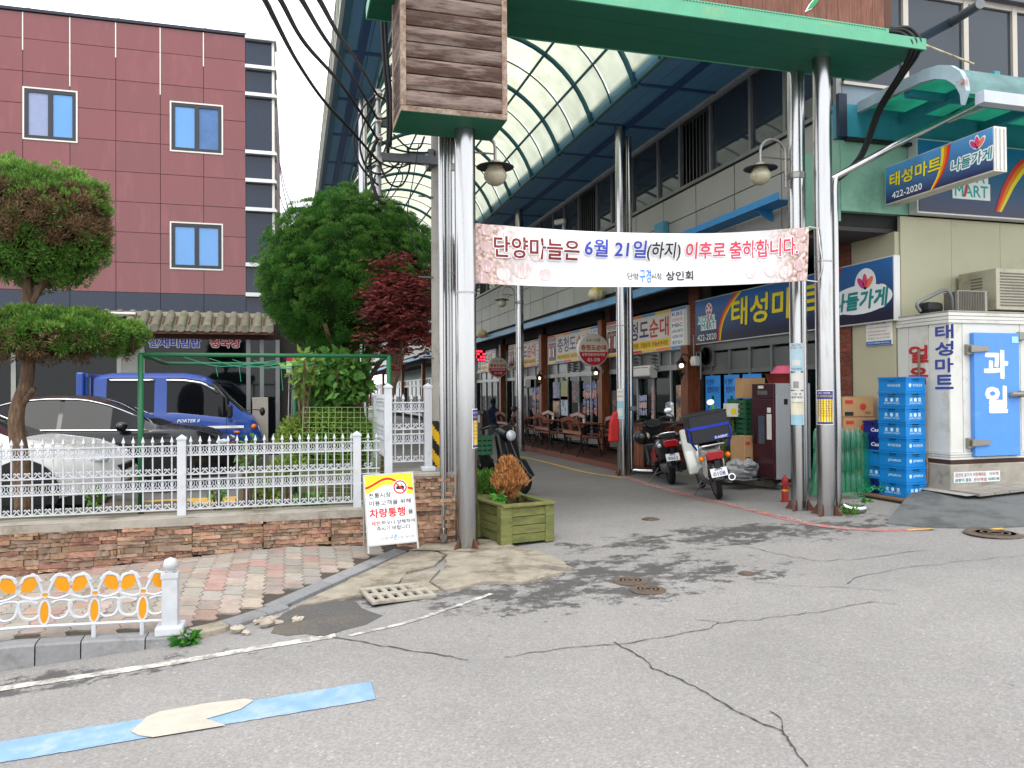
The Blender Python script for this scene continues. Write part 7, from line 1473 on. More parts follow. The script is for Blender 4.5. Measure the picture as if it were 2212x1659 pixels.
mid_ = (dx0+dx1)/2-.02; letters('과', WH, dr, (mid_, CY0-.07, dz1-.38), (1,0,0), (0,0,1), (dx1-dx0)*.50, .32, .002, .03, fat=.018); letters('일', WH, dr, (mid_, CY0-.07, dz1-.80), (1,0,0), (0,0,1), (dx1-dx0)*.46, .30, .002, .03, fat=.018)
hg = M('hinge_steel', (140,138,130), .45, .6, var=.15)
for z in (dz1-.20, dz0+.16): b = MB(); b.box(dx0-.08, dx0-.0, CY0-.05, CY0-.01, z-.06, z+.06); b.prism([(-.06, -.035), (.20, -.02), (.20, .03), (-.06, .05)], (dx0, CY0-.075, z), (1,0,0), (0,0,1), (0,-1,0), .02); b.build('hinge', hg, cs, wc=True)
b = MB(); zh = (dz0+dz1)/2; b.tube([(dx1-.18, CY0-.11, zh), (dx1+.10, CY0-.11, zh)], .03, 10); b.cb((dx1+.03, CY0-.06, zh), (.1, .09, .08)); b.build('latch', hg, cs, wc=True)
MB().box(dx1-.12, dx1-.02, CY0-.076, CY0-.0715, dz1-.12, dz1-.04).build('sticker', M('sticker_teal', (150,196,200), .5), cs, wc=True)
MB().box(dx1+.03, dx1+.14, CY0-.05, CY0-.006, dz1-.08, dz1+.02).build('light_box', hg, cs, wc=True, bev=.008)
exl = (0, -1, 0)
for k, s in enumerate('태성마트'): letters(s, M('store_navy', (60,72,140), .6), cs, PX(2040, 717+k*36, CX-.005), exl, (0,0,1), .26, .16, .003, .02, fat=.008)
for k, s in enumerate('얼음'): letters(s, M('store_red', (170,44,52), .6), cs, PX(1984, 765+k*47, CX-.005), exl, (0,0,1), .30, .20, .003, .02, fat=.01)
pipe('rusty_pipe', 'thin rusty pipe running down the cold store side', 'pipe', [PX(1985, 755, CX-.05)+Vector((0, -.3, 0))*0, PX(1985, 790, CX-.05), PX(1990, 950, CX-.04), PX(2003, 1000, CX-.06), PX(1998, 1074, CX-.08)], .016, M('old_brass', (120,96,80), .6, .4, var=.3), sm=4)
nb_b = PY(2060, 1016, CY0-.035); n1 = PY(2160, 1005, CY0-.035); tb = thing('base_sticker', 'long advertising sticker on the cold store concrete base', 'sticker', nb_b); hS = .13; W_ = n1.x-nb_b.x; zc = PY(2110, 1030, CY0-.035).z; MB().box(nb_b.x, n1.x, CY0-.036, CY0-.032, zc-hS/2, zc+hS/2).build('sheet', M('sticker_pale', (190,204,206), .5), tb, wc=True)
letters('집안의 공기가 따뜻해져요', M('sticker_red', (180,70,60), .6), tb, (nb_b.x+W_*.36, CY0-.037, zc+.03), (1,0,0), (0,0,1), W_*.66, .045, .001, .02); letters('곰팡이·결로', ink, tb, (nb_b.x+W_*.20, CY0-.037, zc-.032), (1,0,0), (0,0,1), W_*.35, .04, .001, .01); letters('완전해결', MATS['sticker_red'], tb, (nb_b.x+W_*.56, CY0-.037, zc-.032), (1,0,0), (0,0,1), W_*.28, .04, .001, .02); letters('이퍼텍', MATS['sticker_red'], tb, (nb_b.x+W_*.86, CY0-.037, zc+.03), (1,0,0), (0,0,1), W_*.2, .04, .001, .01); letters('010-8525-1482', ink, tb, (nb_b.x+W_*.86, CY0-.037, zc-.03), (1,0,0), (0,0,1), W_*.24, .03, .001, .01)
# condensers on its roof
def condenser(label, x0, x1, y0, y1, z0, z1):
    t = thing('condenser_unit', label, 'condenser', ((x0+x1)/2, (y0+y1)/2, z0), group='condenser units on the cold store'); MB().box(x0, x1, y0, y1, z0, z1).build('casing', M('condenser_beige', (168,164,146), .5, .2, var=.12, c2=(140,134,116), c2s=3), t, wc=True, bev=.008)
    n = 12
    for k in range(n): z = z0+.06+(z1-z0-.12)*k/(n-1); MB().box(x0+.06+(.0), x1-.04, y0-.012, y0-.001, z-.006, z+.006).build('fin', M('fin_grey', (110,106,98), .6, .4), t, wc=True)
    for k in range(9): z = z0+.10+(z1-z0-.2)*k/8; MB().box(x0-.010, x0-.001, y0+.2, y1-.2, z-.008, z+.008).build('louvre', MATS['fin_grey'], t, wc=True)
    return t
q = PY(2098, 668, CY0+.25); condenser('big beige condenser unit on the cold store roof', PY(2145, 640, 7.6).x, 10, 7.55, 8.12, CZ1+.10, CZ1+.10+.52)
q0, q1 = PY(2060, 640, 7.55).x, PY(2128, 640, 7.55).x; t = thing('cooling_coil', 'small dark cooling coil with bent pipe on the cold store roof', 'cooling coil', (q0, 7.7, CZ1+.05))
MB().box(q0+.03, q1, 7.52, 7.56, CZ1+.05, CZ1+.32).build('frame', hg, t, wc=True)
for k in range(16): MB().box(q0+.05+k*(q1-q0-.08)/16, q0+.053+k*(q1-q0-.08)/16+.004, 7.51, 7.75, CZ1+.06, CZ1+.31).build('fin', MATS['fin_grey'], t, wc=True)
b = MB(); b.tube(spline([(q0+.05, 7.6, CZ1+.08), (q0+.02, 7.6, CZ1+.25), (q0-.06, 7.62, CZ1+.33), (q0-.25, 7.65, CZ1+.25), (q0-.40, 7.7, CZ1+.16), (q0-.36, 7.7, CZ1+.07)], 5), .022, 8); b.build('pipe', galv, t, wc=True); MB().cb((q0-.16, 7.75, CZ1+.12), (.25, .2, .14)).build('compressor', dark_pl, t, wc=True, bev=.05)
# ramp plate and right pavement
rp = [G(1913, 1132), G(1990, 1140), G(2120, 1143), G(2260, 1136), G(2400, 1040), G(2290, 1045), G(2010, 1079), G(1966, 1088)]
rb_ = MB(); zr = [gz(p.x, p.y)+(.015 if k < 4 else .12) for k, p in enumerate(rp)]; rb_.add([(p.x, p.y, z) for p, z in zip(rp, zr)]+[(p.x, p.y, z-.12) for p, z in zip(rp, zr)], [tuple(range(8))]+[(i, i+8, (i+1) % 8+8, (i+1) % 8) for i in range(8)]); tag(rb_.build('ramp_plate', M('ramp_rubber', (96,98,98), .8, var=.12, vs=5, bump=.2, bs=30, c2=(76,78,78), c2s=2.2, c2t=.55), None), 'dark grey ramp plate laid over the kerb by the cold store', 'ramp')
pw2 = MB(); pw2.sheet(lambda x, y: (x, y, gz(x, y)+.13), list(np.linspace(7.3, 16, 30)), list(np.linspace(6.95, 8.3, 8))); rpv = pw2.build('pavement', M('right_pavement', (150,146,140), .9, var=.15, vs=9, bump=.3, bs=50), None, smooth=True); tag(rpv, kind='structure')
pv2 = MB(); pv2.box(-.105, .105, -.105, .105, -.02, .012); pv2m = pv2.mesh('paver', pm_grey)
for i in range(24):
    for j in range(6):
        x, y = 7.55+i*.22, 7.02+j*.22
        if y < CY0-.04 and x < 12: obj('paver', pv2m, rpv, (x, y, gz(x, y)+.136), (0, -.05, .0))
# ================================================================ crates, cartons, net, cooler beside the mart
def crate_mesh(mat, sx, sy, h, slot=True):
    b = MB(); t = .012
    for (x0, x1, y0, y1) in ((-sx/2, sx/2, -sy/2, -sy/2+t), (-sx/2, sx/2, sy/2-t, sy/2), (-sx/2, -sx/2+t, -sy/2+t, sy/2-t), (sx/2-t, sx/2, -sy/2+t, sy/2-t)):
        lx = x1-x0 > y1-y0; m = ((x0+x1)/2, (y0+y1)/2); hw = .055
        if lx: b.box(x0, m[0]-hw, y0, y1, 0, h); b.box(m[0]+hw, x1, y0, y1, 0, h); b.box(m[0]-hw, m[0]+hw, y0, y1, 0, h*.68); b.box(m[0]-hw, m[0]+hw, y0, y1, h*.86, h)
        else: b.box(x0, x1, y0, m[1]-hw, 0, h); b.box(x0, x1, m[1]+hw, y1, 0, h); b.box(x0, x1, m[1]-hw, m[1]+hw, 0, h*.68); b.box(x0, x1, m[1]-hw, m[1]+hw, h*.86, h)
    for z0, z1, e in ((h-.022, h-.002, .009), (h*.90-.03, h*.90-.022, .005), (.002, .018, .005)):
        b.box(-sx/2-e, sx/2+e, -sy/2-e, -sy/2-.0005, z0, z1); b.box(-sx/2-e, sx/2+e, sy/2+.0005, sy/2+e, z0, z1); b.box(-sx/2-e, -sx/2-.0005, -sy/2, sy/2, z0, z1); b.box(sx/2+.0005, sx/2+e, -sy/2, sy/2, z0, z1)
    b.box(-sx/2+t, sx/2-t, -sy/2+t, sy/2-t, .004, .012); return b.mesh('body', mat)
cr_blue = M('crate_sky_blue', (14,120,192), .5, var=.06, rnd=.05); cr_navy = M('crate_navy', (20,26,108), .42, var=.06, rnd=.05); pr_w = M('crate_print', (190,216,226), .5, var=.04)
CSX, CSY, CH = .30, .42, .181
me_b, me_n = crate_mesh(cr_blue, CSX, CSY, CH), crate_mesh(cr_navy, CSX, CSY, CH)
def logo_drop(t, o, e1, e2, s): decal([(s*math.cos(a)*(1 if math.sin(a) > 0 else .8), s*1.1*math.sin(a)) for a in np.linspace(.2, 2*PI-1.2, 16)], pr_w, t, o, e1, e2, .002, wc=False)
def crate(label, loc, rz, kind, txt):
    t = thing('bottle_crate', label, 'crate', loc, rz, 'stacked plastic bottle crates'); obj('body', me_n if kind == 'n' else me_b, t); MB().box(-CSX/2+.02, CSX/2-.02, -CSY/2+.02, CSY/2-.02, .013, CH-.03).build('bottles', M('crate_bottles', (40,84,60), .3, var=.5, vs=30), t)
    fr_o, sd_o = (0, -CSY/2, CH*.40), (-CSX/2, 0, CH*.40); fx, fy = (1,0,0), (0,0,1); lx = (0,-1,0)
    if txt == 'hj': letters('하이트진로', pr_w, t, (.03, -CSY/2, CH*.42), fx, fy, .15, .034, .002, .03, wc=False); logo_drop(t, (-.085, -CSY/2, CH*.42), fx, fy, .022); letters('하이트진로', pr_w, t, (-CSX/2, -.03, CH*.42), lx, fy, .20, .032, .002, .03, wc=False)
    elif txt == 'js':
        for o, e, w in ((fr_o, fx, .2), (sd_o, lx, .26)): letters('JINRO SOJU', pr_w, t, (o[0], o[1], CH*.22), e, fy, w*.95, .026, .002, .01, wc=False); letters('眞', pr_w, t, Vector((o[0], o[1], CH*.46))-Vector(e)*w*.33, e, fy, .045, .045, .002, .02, wc=False); letters('露', pr_w, t, Vector((o[0], o[1], CH*.46))+Vector(e)*w*.33, e, fy, .045, .045, .002, .02, wc=False); decal(ring(.024, 16), pr_w, t, (o[0], o[1], CH*.46), e, fy, .002, wc=False)
    elif txt == 'ji': letters('JINRO', pr_w, t, (.03, -CSY/2, CH*.40), fx, fy, .15, .036, .002, .03, wc=False); logo_drop(t, (-.085, -CSY/2, CH*.40), fx, fy, .022); letters('JINRO', pr_w, t, (-CSX/2, -.03, CH*.40), lx, fy, .2, .034, .002, .03, wc=False)
    elif txt == 'ca':
        letters('Cass', WH, t, (.0, -CSY/2, CH*.38), fx, fy, .11, .045, .002, .03, skew=.2, wc=False); letters('Cass', WH, t, (-CSX/2, 0, CH*.38), lx, fy, .16, .045, .002, .03, skew=.2, wc=False)
    return t
zc_ = .305; cb_ = PZ(1956, 1076, zc_); RZC = rad(3)
ordn = ['bottom', 'second from the bottom', 'third from the bottom', 'fourth from the bottom', 'fourth from the top', 'third from the top', 'second from the top', 'top']
for k, tx_ in enumerate(('js', 'ji', 'ji', 'hj', 'js', 'js', 'js', 'hj')): crate('%s sky blue crate of the tall stack by the cold store' % ordn[k], (cb_.x+CSX/2+random.uniform(-.005, .005), cb_.y+CSY/2+random.uniform(-.006, .006), zc_+k*(CH+.002)), RZC+random.uniform(-.012, .012), 'b', tx_)
cb2 = PZ(1884, 1068, zc_)+Vector((.16, 0, 0))
for k, (kd, tx_, lb) in enumerate((('n', 'ca', 'bottom navy crate of the short stack'), ('b', 'js', 'lower sky blue crate of the short stack'), ('b', '', 'upper plain sky blue crate of the short stack'), ('n', 'ca', 'upper middle navy crate of the short stack'), ('n', 'ca', 'top navy crate of the short stack'))): crate(lb+' left of the tall stack', (cb2.x+.13, cb2.y+CSY/2-.12, zc_+k*(CH+.002)), RZC+random.uniform(-.02, .02), kd, tx_)
tag(MB().box(cb2.x-.2, cb_.x+.4, cb_.y-.15, cb_.y+.6, .285, .303).build('plywood_sheet', M('plywood', (110,84,62), .8, var=.2), None), 'thin brown plywood sheet under the crate stacks', 'board')
card = M('cardboard', (176,140,100), .8, var=.08, vs=3, bump=.1, bs=30); tape = M('carton_label_red', (190,60,50), .6)
def carton(label, c, size, rz, mark=True, grp='cardboard cartons by the mart'):
    t = thing('carton', label, 'carton', c, rz, grp); sx, sy, sz = size; MB().box(-sx/2, sx/2, -sy/2, sy/2, 0, sz).build('box', card, t, bev=.006)
    for s in (-1, 1): MB().box(-sx/2-.001, sx/2+.001, s*.003 if s > 0 else -sy/2, sy/2 if s > 0 else -.003, sz+.001, sz+.005).build('flap', card, t)
    if mark: 
        decal(ring(.045, 20), tape, t, (sx*.15, -sy/2, sz*.5), (1,0,0), (0,0,1), .002, wc=False); decal(rect(sx*.25, .05), tape, t, (-sx*.3, -sy/2, sz*.75), (1,0,0), (0,0,1), .002, wc=False); decal(rect(sx*.28, .05), ink, t, (-sx*.3, -sy/2, sz*.15), (1,0,0), (0,0,1), .002, wc=False); letters('취급주의', ink, t, (sx*.3, -sy/2, sz*.2), (1,0,0), (0,0,1), sx*.18, .03, .002, .01, wc=False)
    return t
k0 = PX(1840, 880, 7.2); zk = PX(1840, 943, 7.2).z
carton('lower red marked carton on the net covered bottles', (7.22, k0.y, zk), (.42, .34, .26), -.25); carton('upper red marked carton on top of the lower one', (7.21, k0.y+.01, zk+.27), (.42, .34, .26), -.22)
# green net over packs of water bottles
net_c = PX(1830, 1010, 7.0); nt_t = thing('green_net', 'green net draped over bottled water packs behind the gate columns', 'net', (6.95, 8.5, .3)); nm_ = M('net_green', (20,128,84), .6, var=.2)
btl = M('clear_bottle', (150,190,180), .15, var=.1, trans=.5); wt = thing('water_packs', 'packs of clear water bottles under the green net', 'bottles', (6.95, 8.6, .3)); bt_ = MB(); bt_.lathe([(.035, 0), (.036, .16), (.03, .2), (.012, .235), (.012, .26), (.0003, .262)], n=9); btm = bt_.mesh('bottle', btl, True)
for k in range(3):
    for i in range(7):
        for j in range(3): o = obj('bottle', btm, wt, (6.56+i*.085, 8.4+j*.09, .30+k*.275)); o.matrix_parent_inverse = WM(wt).inverted()
nb3 = MB(); NU, NV = 44, 34
def netp(i, j):
    a = i/NU; h = j/NV; ang_ = -2.9+a*2.75; ex_ = .45+.14*(1-h)**3*(1+.4*math.sin(ang_*7)); return Vector((6.84+ex_*math.cos(ang_)*1.05, 8.45+ex_*math.sin(ang_)*.55, .28+.80*h+.02*math.sin(ang_*9+h*8)-.0))
for i in range(NU+1): nb3.tube([netp(i+(1 if j % 2 else 0)*.0, j) for j in range(NV+1)], .0035, 3, cap=False)
for j in range(NV+1): nb3.tube([netp(i, j) for i in range(NU+1)], .0035, 3, cap=False)
stuff(nb3.build('netting', nm_, nt_t, wc=True))
hp = MB(); rr = random.Random(5)
for k in range(70): 
    a = rr.uniform(0, 6.3); c = Vector((7.2+rr.gauss(0, .14), 8.08+rr.gauss(0, .07), .31+abs(rr.gauss(0, .05)))); hp.tube(spline([c, c+Vector((.08*math.cos(a), .05*math.sin(a), .05)), c+Vector((.16*math.cos(a+.5), .1*math.sin(a+.5), 0))], 3), .006, 4)
stuff(hp.build('netting_heap', nm_, nt_t, wc=True))
# notice board and sheet by the boxes
q = PX(1900, 720, XS-.06); t = thing('cctv_notice', 'white camera notice board with blue foot on the beige corner', 'notice', q); ya, yb = PX(1873, 720, XS-.06).y, PX(1928, 720, XS-.06).y; z1, z0 = PX(1873, 693, XS-.06).z, PX(1873, 748, XS-.06).z; W_ = ya-yb
MB().box(XS-.075, XS-.055, yb, ya, z0, z1).build('board', ppr, t, wc=True); MB().box(XS-.079, XS-.0755, yb+.005, ya-.005, z0+.005, z0+.055).build('foot_band', M('notice_strong_blue', (40,90,170), .6), t, wc=True)
letters('CCTV 설치 안내문', ink, t, (XS-.076, (ya+yb)/2, z1-.05), ex, ey, W_*.6, .04, .001, .02); letters('CCTV가 24시간 작동하고 있습니다', bred, t, (XS-.076, (ya+yb)/2+.03, z1-.16), ex, ey, W_*.75, .025, .001, .01); [letters(s, ink, t, (XS-.076, (ya+yb)/2, z1-.11-.05*i if i < 1 else z1-.16-.045*i), ex, ey, W_*.85, .02, .001, 0) for i, s in enumerate(('단양 구경시장 시설물관리 및 화재 예방을 위해', '설치목적: 범죄예방 및 화재예방', '촬영범위: 시장 내 주요 통로', '관리책임: 시장 상인회'))]; letters('단양군청 지역경제과 043)420-2422', WH, t, (XS-.0795, (ya+yb)/2, z0+.03), ex, ey, W_*.85, .025, .001, .01)
tag(MB().box(XS-.1, XS-.09, PX(1835, 800, XS).y, PX(1812, 800, XS).y+.02, 1.35, 2.3).build('steel_sheet', steel_old, None), 'plain steel sheet fixed on the brick wall behind the gate column', 'panel') if False else None
# drinks cooler (maroon front) with grey side
q = PZ(1674, 1046, .30); y_far = PX(1627, 1035, q.x).y; xr_ = PY(1724, 1040, q.y).x; zt3 = PX(1674, 828, q.x).z
cl_ = thing('drinks_cooler', 'tall maroon fronted cooler with pale grey side before the mart', 'cooler', (q.x, q.y, .3)); gsd = M('cooler_grey', (150,154,158), .45, var=.04); mrn = M('cooler_maroon', (58,20,32), .35, var=.08, coat=.2)
MB().box(q.x+.03, xr_+.22, q.y, y_far, .36, zt3).build('cabinet', gsd, cl_, wc=True, bev=.008); MB().box(q.x-.01, q.x+.028, q.y+.005, y_far-.005, .37, zt3-.22).build('door', mrn, cl_, wc=True, bev=.008); MB().box(q.x-.008, q.x+.028, q.y+.005, y_far-.005, zt3-.215, zt3-.003).build('control_panel', mrn, cl_, wc=True, bev=.006)
yc = (q.y+y_far)/2; MB().box(q.x-.014, q.x-.0105, yc-.05, yc+.10, .85, 1.25).build('window', M('cooler_glass', (70,84,96), .1), cl_, wc=True); MB().box(q.x-.0125, q.x-.0103, q.y+.05, q.y+.16, .92, 1.28).build('paper', ppr, cl_, wc=True); MB().box(q.x-.0125, q.x-.0103, q.y+.06, q.y+.15, 1.30, 1.37).build('paper', ppr, cl_, wc=True); b = MB(); b.tube([(q.x-.03, y_far-.06, .85), (q.x-.03, y_far-.06, 1.05)], .012, 6); b.build('handle', dark_pl, cl_, wc=True)
MB().box(q.x-.012, q.x-.0085, yc-.12, yc+.12, zt3-.16, zt3-.10).build('display', M('cooler_display', (90,96,90), .4), cl_, wc=True); MB().box(q.x-.012, q.x-.0085, yc-.03, yc+.10, zt3-.07, zt3-.03).build('badge', ppr, cl_, wc=True)
MB().box(xr_-.02, xr_+.01, q.y-.004, q.y-.0005, 1.25, 1.32).build('side_latch', dark_pl, cl_, wc=True) if False else MB().box(q.x+.16, q.x+.22, q.y-.004, q.y-.0008, zt3-.30, zt3-.22).build('side_plate', dark_pl, cl_, wc=True)
for yy in (q.y+.06, y_far-.06):
    for xx in (q.x+.06, xr_+.1): b = MB(); b.tube([(xx, yy-.015, .325), (xx, yy+.015, .325)], .03, 10); b.build('caster', tyre_m, cl_, wc=True)
tub = thing('plastic_tub', 'dark red plastic tub on top of the cooler', 'tub', (q.x+.25, yc-.05, zt3)); MB().lathe([(.16, .002), (.20, .13), (.215, .14), (.19, .13), (.15, .012), (.0003, .012)], n=24).build('tub', M('tub_red', (112,38,36), .5, var=.06), tub, smooth=True, auto=40); tub2 = thing('pink_basin', 'upturned pink basin in the red tub', 'basin', (q.x+.30, yc-.05, zt3+.10)); MB().lathe([(.0003, .16), (.09, .155), (.17, .06), (.19, .0), (.18, 0), (.16, .05), (.0003, .14)], n=24).build('basin', M('basin_pink', (196,84,110), .5, var=.05), tub2, smooth=True, auto=40)
# cartons, produce crates, camo net, plastic bag left of the cooler
def slat_crate(label, loc, rz, sx, sy, h, mat, grp='produce crates by the mart doors'):
    t = thing('produce_crate', label, 'crate', loc, rz, grp); n = 4
    for k in range(n):
        z0 = h*k/n+.006; z1 = h*(k+1)/n-.014
        for s in (-1, 1): MB().box(-sx/2, sx/2, s*sy/2-.006, s*sy/2+.006, z0, z1).build('slat', mat, t); MB().box(s*sx/2-.006, s*sx/2+.006, -sy/2+.007, sy/2-.007, z0, z1).build('slat', mat, t)
    for i in range(5):
        x = -sx/2+sx*i/4; 
        for s in (-1, 1): MB().box(x-.012, x+.012, s*sy/2-.011, s*sy/2+.011, 0, h).build('upright', mat, t)
    for i in (-1, 0, 1):
        for s in (-1, 1): MB().box(s*sx/2-.011, s*sx/2+.011, i*sy*.42-.012, i*sy*.42+.012, 0, h-.001).build('upright', mat, t)
    MB().box(-sx/2+.01, sx/2-.01, -sy/2+.01, sy/2-.01, .004, .012).build('base', mat, t); MB().box(-sx/2+.02, sx/2-.02, -sy/2+.02, sy/2-.02, .012, h-.04).build('contents', M('crate_contents', (48,52,34), .9, var=.5, vs=20), t); return t
cy_, cg_, co_ = M('crate_yellow', (214,160,28), .5, var=.08), M('crate_green', (36,84,58), .5, var=.08), M('crate_orange', (206,110,40), .5, var=.08)
s0 = PZ(1568, 1030, .30); RX = s0.x+.12; RYy = s0.y+.3
for k, (m_, lb) in enumerate(((co_, 'orange slatted crate at the bottom behind the delivery motorbike'), (cg_, 'green slatted crate in the middle behind the delivery motorbike'), (cy_, 'yellow slatted crate on top behind the delivery motorbike'))): slat_crate(lb, (RX, RYy, .295+k*.29), .1, .34, .46, .285, m_)
s1_ = PX(1612, 950, RX+.1)
for k in range(3): slat_crate(('lowest', 'middle', 'top')[k]+' dark green crate stacked beside the cooler', (RX+.22, s1_.y+.15, .295+k*.30+.30), 0, .36, .48, .295, cg_, 'dark green crates beside the cooler')
MB_ = carton('opened brown carton standing against the green crates', (q.x-.02, y_far+.14, .56), (.34, .30, .38), .15); carton('flattened brown carton on top of the green crates', (RX+.25, s1_.y+.12, 1.50), (.36, .30, .30), -.2, False); wcb = thing('small_white_box', 'small white box with lemon print on the green crates', 'box', (RX-.02, s1_.y+.2, 1.22), -.2); MB().box(-.1, .1, -.08, .08, 0, .2).build('box', ppr, wcb); decal(ring(.05, 14), yel, wcb, (-.1, 0, .08), (0,-1,0), (0,0,1), .002, wc=False); decal(ring(.05, 14, 0, 0), yel, wcb, (0, -.08, .08), (1,0,0), (0,0,1), .002, wc=False)
camo = M('camo_net', (86,96,52), .9, var=.4, vs=14, c2=(52,64,34), c2s=9, c2t=.5, bump=.8, bs=20); cn = thing('camo_net_roll', 'upright roll of camouflage netting between the crates', 'netting', (RX-.05, (RYy+s1_.y)/2+.05, .30)); b = MB(); n_, mz = 26, 34; vs = []
for j in range(mz+1):
    z = 1.0*j/mz
    for i in range(n_): a = 2*PI*i/n_; r = .15*(1-.25*abs(z-.5))*(1+.16*math.sin(5*a+z*11)+.12*math.sin(9*a-z*23)+random.uniform(-.08, .08)); vs.append((r*math.cos(a), r*math.sin(a), z))
b.add(vs, [(j*n_+i, j*n_+(i+1) % n_, (j+1)*n_+(i+1) % n_, (j+1)*n_+i) for j in range(mz) for i in range(n_)]+[tuple(mz*n_+i for i in range(n_))]); b.build('roll', camo, cn, smooth=True); b = MB()
for k in range(10): a = random.uniform(0, 6); b.tube(spline([(.02*math.cos(a), .02*math.sin(a), .95), (.12*math.cos(a), .12*math.sin(a), 1.02+.06*random.random()), (.22*math.cos(a), .2*math.sin(a), .95)], 3), .005, 4)
b.build('tie_cord', rope, cn)
bag = thing('plastic_bag', 'translucent plastic bag of grey trays on the step', 'bag', PZ(1606, 1040, .30)+Vector((.06, .12, 0))); bgm = M('bag_film', (158,160,162), .25, var=.15, vs=6, bump=1.0, bs=9); b = MB(); b.sphere((0, 0, .17), .23, 30, 18, (1, 1, .75)); b.v = [(x*(1+.14*math.sin(5*math.atan2(y, x)+z*26)+random.uniform(-.10, .08)), y*(1+.12*math.sin(z*60+x*9)+random.uniform(-.1, .08)), max(0, min(.30+.02*math.sin(x*40), z)*(1+random.uniform(-.05, .05)))) for x, y, z in b.v]; b.build('film', bgm, bag)
for k in range(5): b = MB(); b.cb((.01*k, -.01*k, .03+k*.055), (.40, .36, .012), (0, 0, .3+.1*k)); b.build('tray', gsd, bag)
# ================================================================ wooden terrace and furniture
deck_w = wood_mat('deck_wood', (84,50,42), (68,40,34), sc=(6, 1, 6), rnd=.14, rough=.6)
dk = thing('wooden_terrace', 'low dark wooden terrace in front of the restaurants', 'terrace', (6.7, 18, .09)); DX0, DX1, DY0, DY1, DZ = 5.98, 7.30, 13.62, 25.2, .21
n = 10; w = (DX1-DX0)/n
for k in range(n): MB().box(DX0+k*w+.004, DX0+(k+1)*w-.004, DY0, DY1, DZ-.03, DZ).build('plank', deck_w, dk, wc=True)
MB().box(DX0-.015, DX0+.002, DY0-.01, DY1, .03, DZ-.001).build('fascia_board', M('deck_edge', (104,58,46), .6, var=.15, sc=(1,6,6)), dk, wc=True); MB().box(DX0, DX1, DY0-.018, DY0-.002, .03, DZ-.001).build('fascia_board', MATS['deck_edge'], dk, wc=True)
iron_b = M('bench_iron', (26,25,26), .5, .5, var=.1); bw = wood_mat('bench_wood', (130,66,36), (104,50,28), sc=(1.5, 9, 9), rnd=.14, rough=.4)
def make_bench(label, loc, rz, Lb=1.15):
    t = thing('park_bench', label, 'bench', loc, rz, 'iron and wood benches on the terrace')
    for k in range(4): MB().box(-Lb/2, Lb/2, -.20+k*.105, -.20+k*.105+.085, .40, .425).build('seat_slat', bw, t, bev=.004)
    for s in (-1, 1):
        x = s*(Lb/2-.03); b = MB(); b.tube(spline([(x, -.25, 0), (x, -.21, .2), (x, -.17, .40)], 4), .016, 6); b.build('leg', iron_b, t)
        b = MB(); b.tube(spline([(x, .32, 0), (x, .24, .2), (x, .22, .42), (x, .30, .84)], 4), .016, 6); b.build('leg', iron_b, t); b = MB(); b.tube(spline([(x, -.22, .40), (x, -.24, .52), (x, -.17, .60), (x, 0, .60), (x, .24, .58)], 4), .014, 6); b.tube([(x, -.18, .15), (x, .25, .15)], .009, 5); b.build('arm', iron_b, t)
    yb = lambda z: .22+(z-.42)*.19
    pts = [(-Lb/2, .70), (-Lb/2, .80), (-Lb*.3, .83), (0, .88), (Lb*.3, .83), (Lb/2, .80), (Lb/2, .70), (Lb*.28, .745), (0, .79), (-Lb*.28, .745)]
    b = MB(); b.add([(x, yb(z)-.014, z) for x, z in pts]+[(x, yb(z)+.014, z) for x, z in pts], [tuple(range(10)), tuple(range(19, 9, -1))]+[(i, i+10, (i+1) % 10+10, (i+1) % 10) for i in range(10)]); b.build('top_rail', bw, t)
    MB().box(-Lb/2, Lb/2, yb(.52)-.013, yb(.52)+.013, .48, .55).build('lower_rail', bw, t)
    for s in (-1, 1): MB().cb((s*(Lb/2-.03), yb(.63), .63), (.05, .026, .2), (-.18, 0, 0)).build('stile', bw, t)
    b = MB(); n = 9
    for i in range(-2, n+2):
        for s in (-1, 1):
            x0 = -Lb/2+.06+(Lb-.12)*i/n; x1 = x0+s*.2
            xa, xb = max(-Lb/2+.05, min(Lb/2-.05, x0)), max(-Lb/2+.05, min(Lb/2-.05, x1))
            if abs(xa-xb) < .02: continue
            za = .55+.2*abs(xa-x0)/.2; zb = .55+.2*abs(xb-x0)/.2; b.tube([(xa, yb(za), za), (xb, yb(zb), zb)], .006, 4)
    b.build('lattice', iron_b, t); b = MB(); b.cb((0, yb(.65)-.01, .65), (.17, .022, .17), Euler((-.18, PI/4, 0))); b.build('diamond', bw, t); return t
B0 = None
bl_ = ['bench on the terrace edge nearest the bar, its back to the lane', 'second bench from the bar along the terrace edge', 'third bench from the bar along the terrace edge', 'farthest bench along the terrace edge']
for k, (u, X) in enumerate(((1257, 6.2), (1190, 6.2), (1140, 6.2), (1102, 6.2))):
    y = PX(u, 950, X).y
    if B0 is None: B0 = make_bench(bl_[k], (X, y, DZ), -PI/2-PI); B0.rotation_euler.z = PI/2
    else: dup(B0, (X, y, DZ), PI/2, bl_[k])
for k, (u, X) in enumerate(((1305, 6.95), (1226, 7.0), (1165, 7.0))): dup(B0, (X, PX(u, 950, X).y, DZ), -PI/2, ('lattice backed bench beside the column facing the lane', 'bench facing the lane under the four photo posters', 'bench facing the lane by the farther restaurant door')[k])
def make_table(label, loc):
    t = thing('terrace_table', label, 'table', loc, 0, 'small tables between the benches')
    for k in range(5): MB().box(-.30+k*.122, -.30+k*.122+.112, -.45, .45, .66, .685).build('top_slat', bw, t, bev=.004)
    for sx in (-1, 1):
        for sy in (-1, 1): b = MB(); b.tube(spline([(sx*.27, sy*.4, 0), (sx*.2, sy*.36, .3), (sx*.24, sy*.38, .66)], 4), .015, 6); b.build('leg', iron_b, t)
    return t
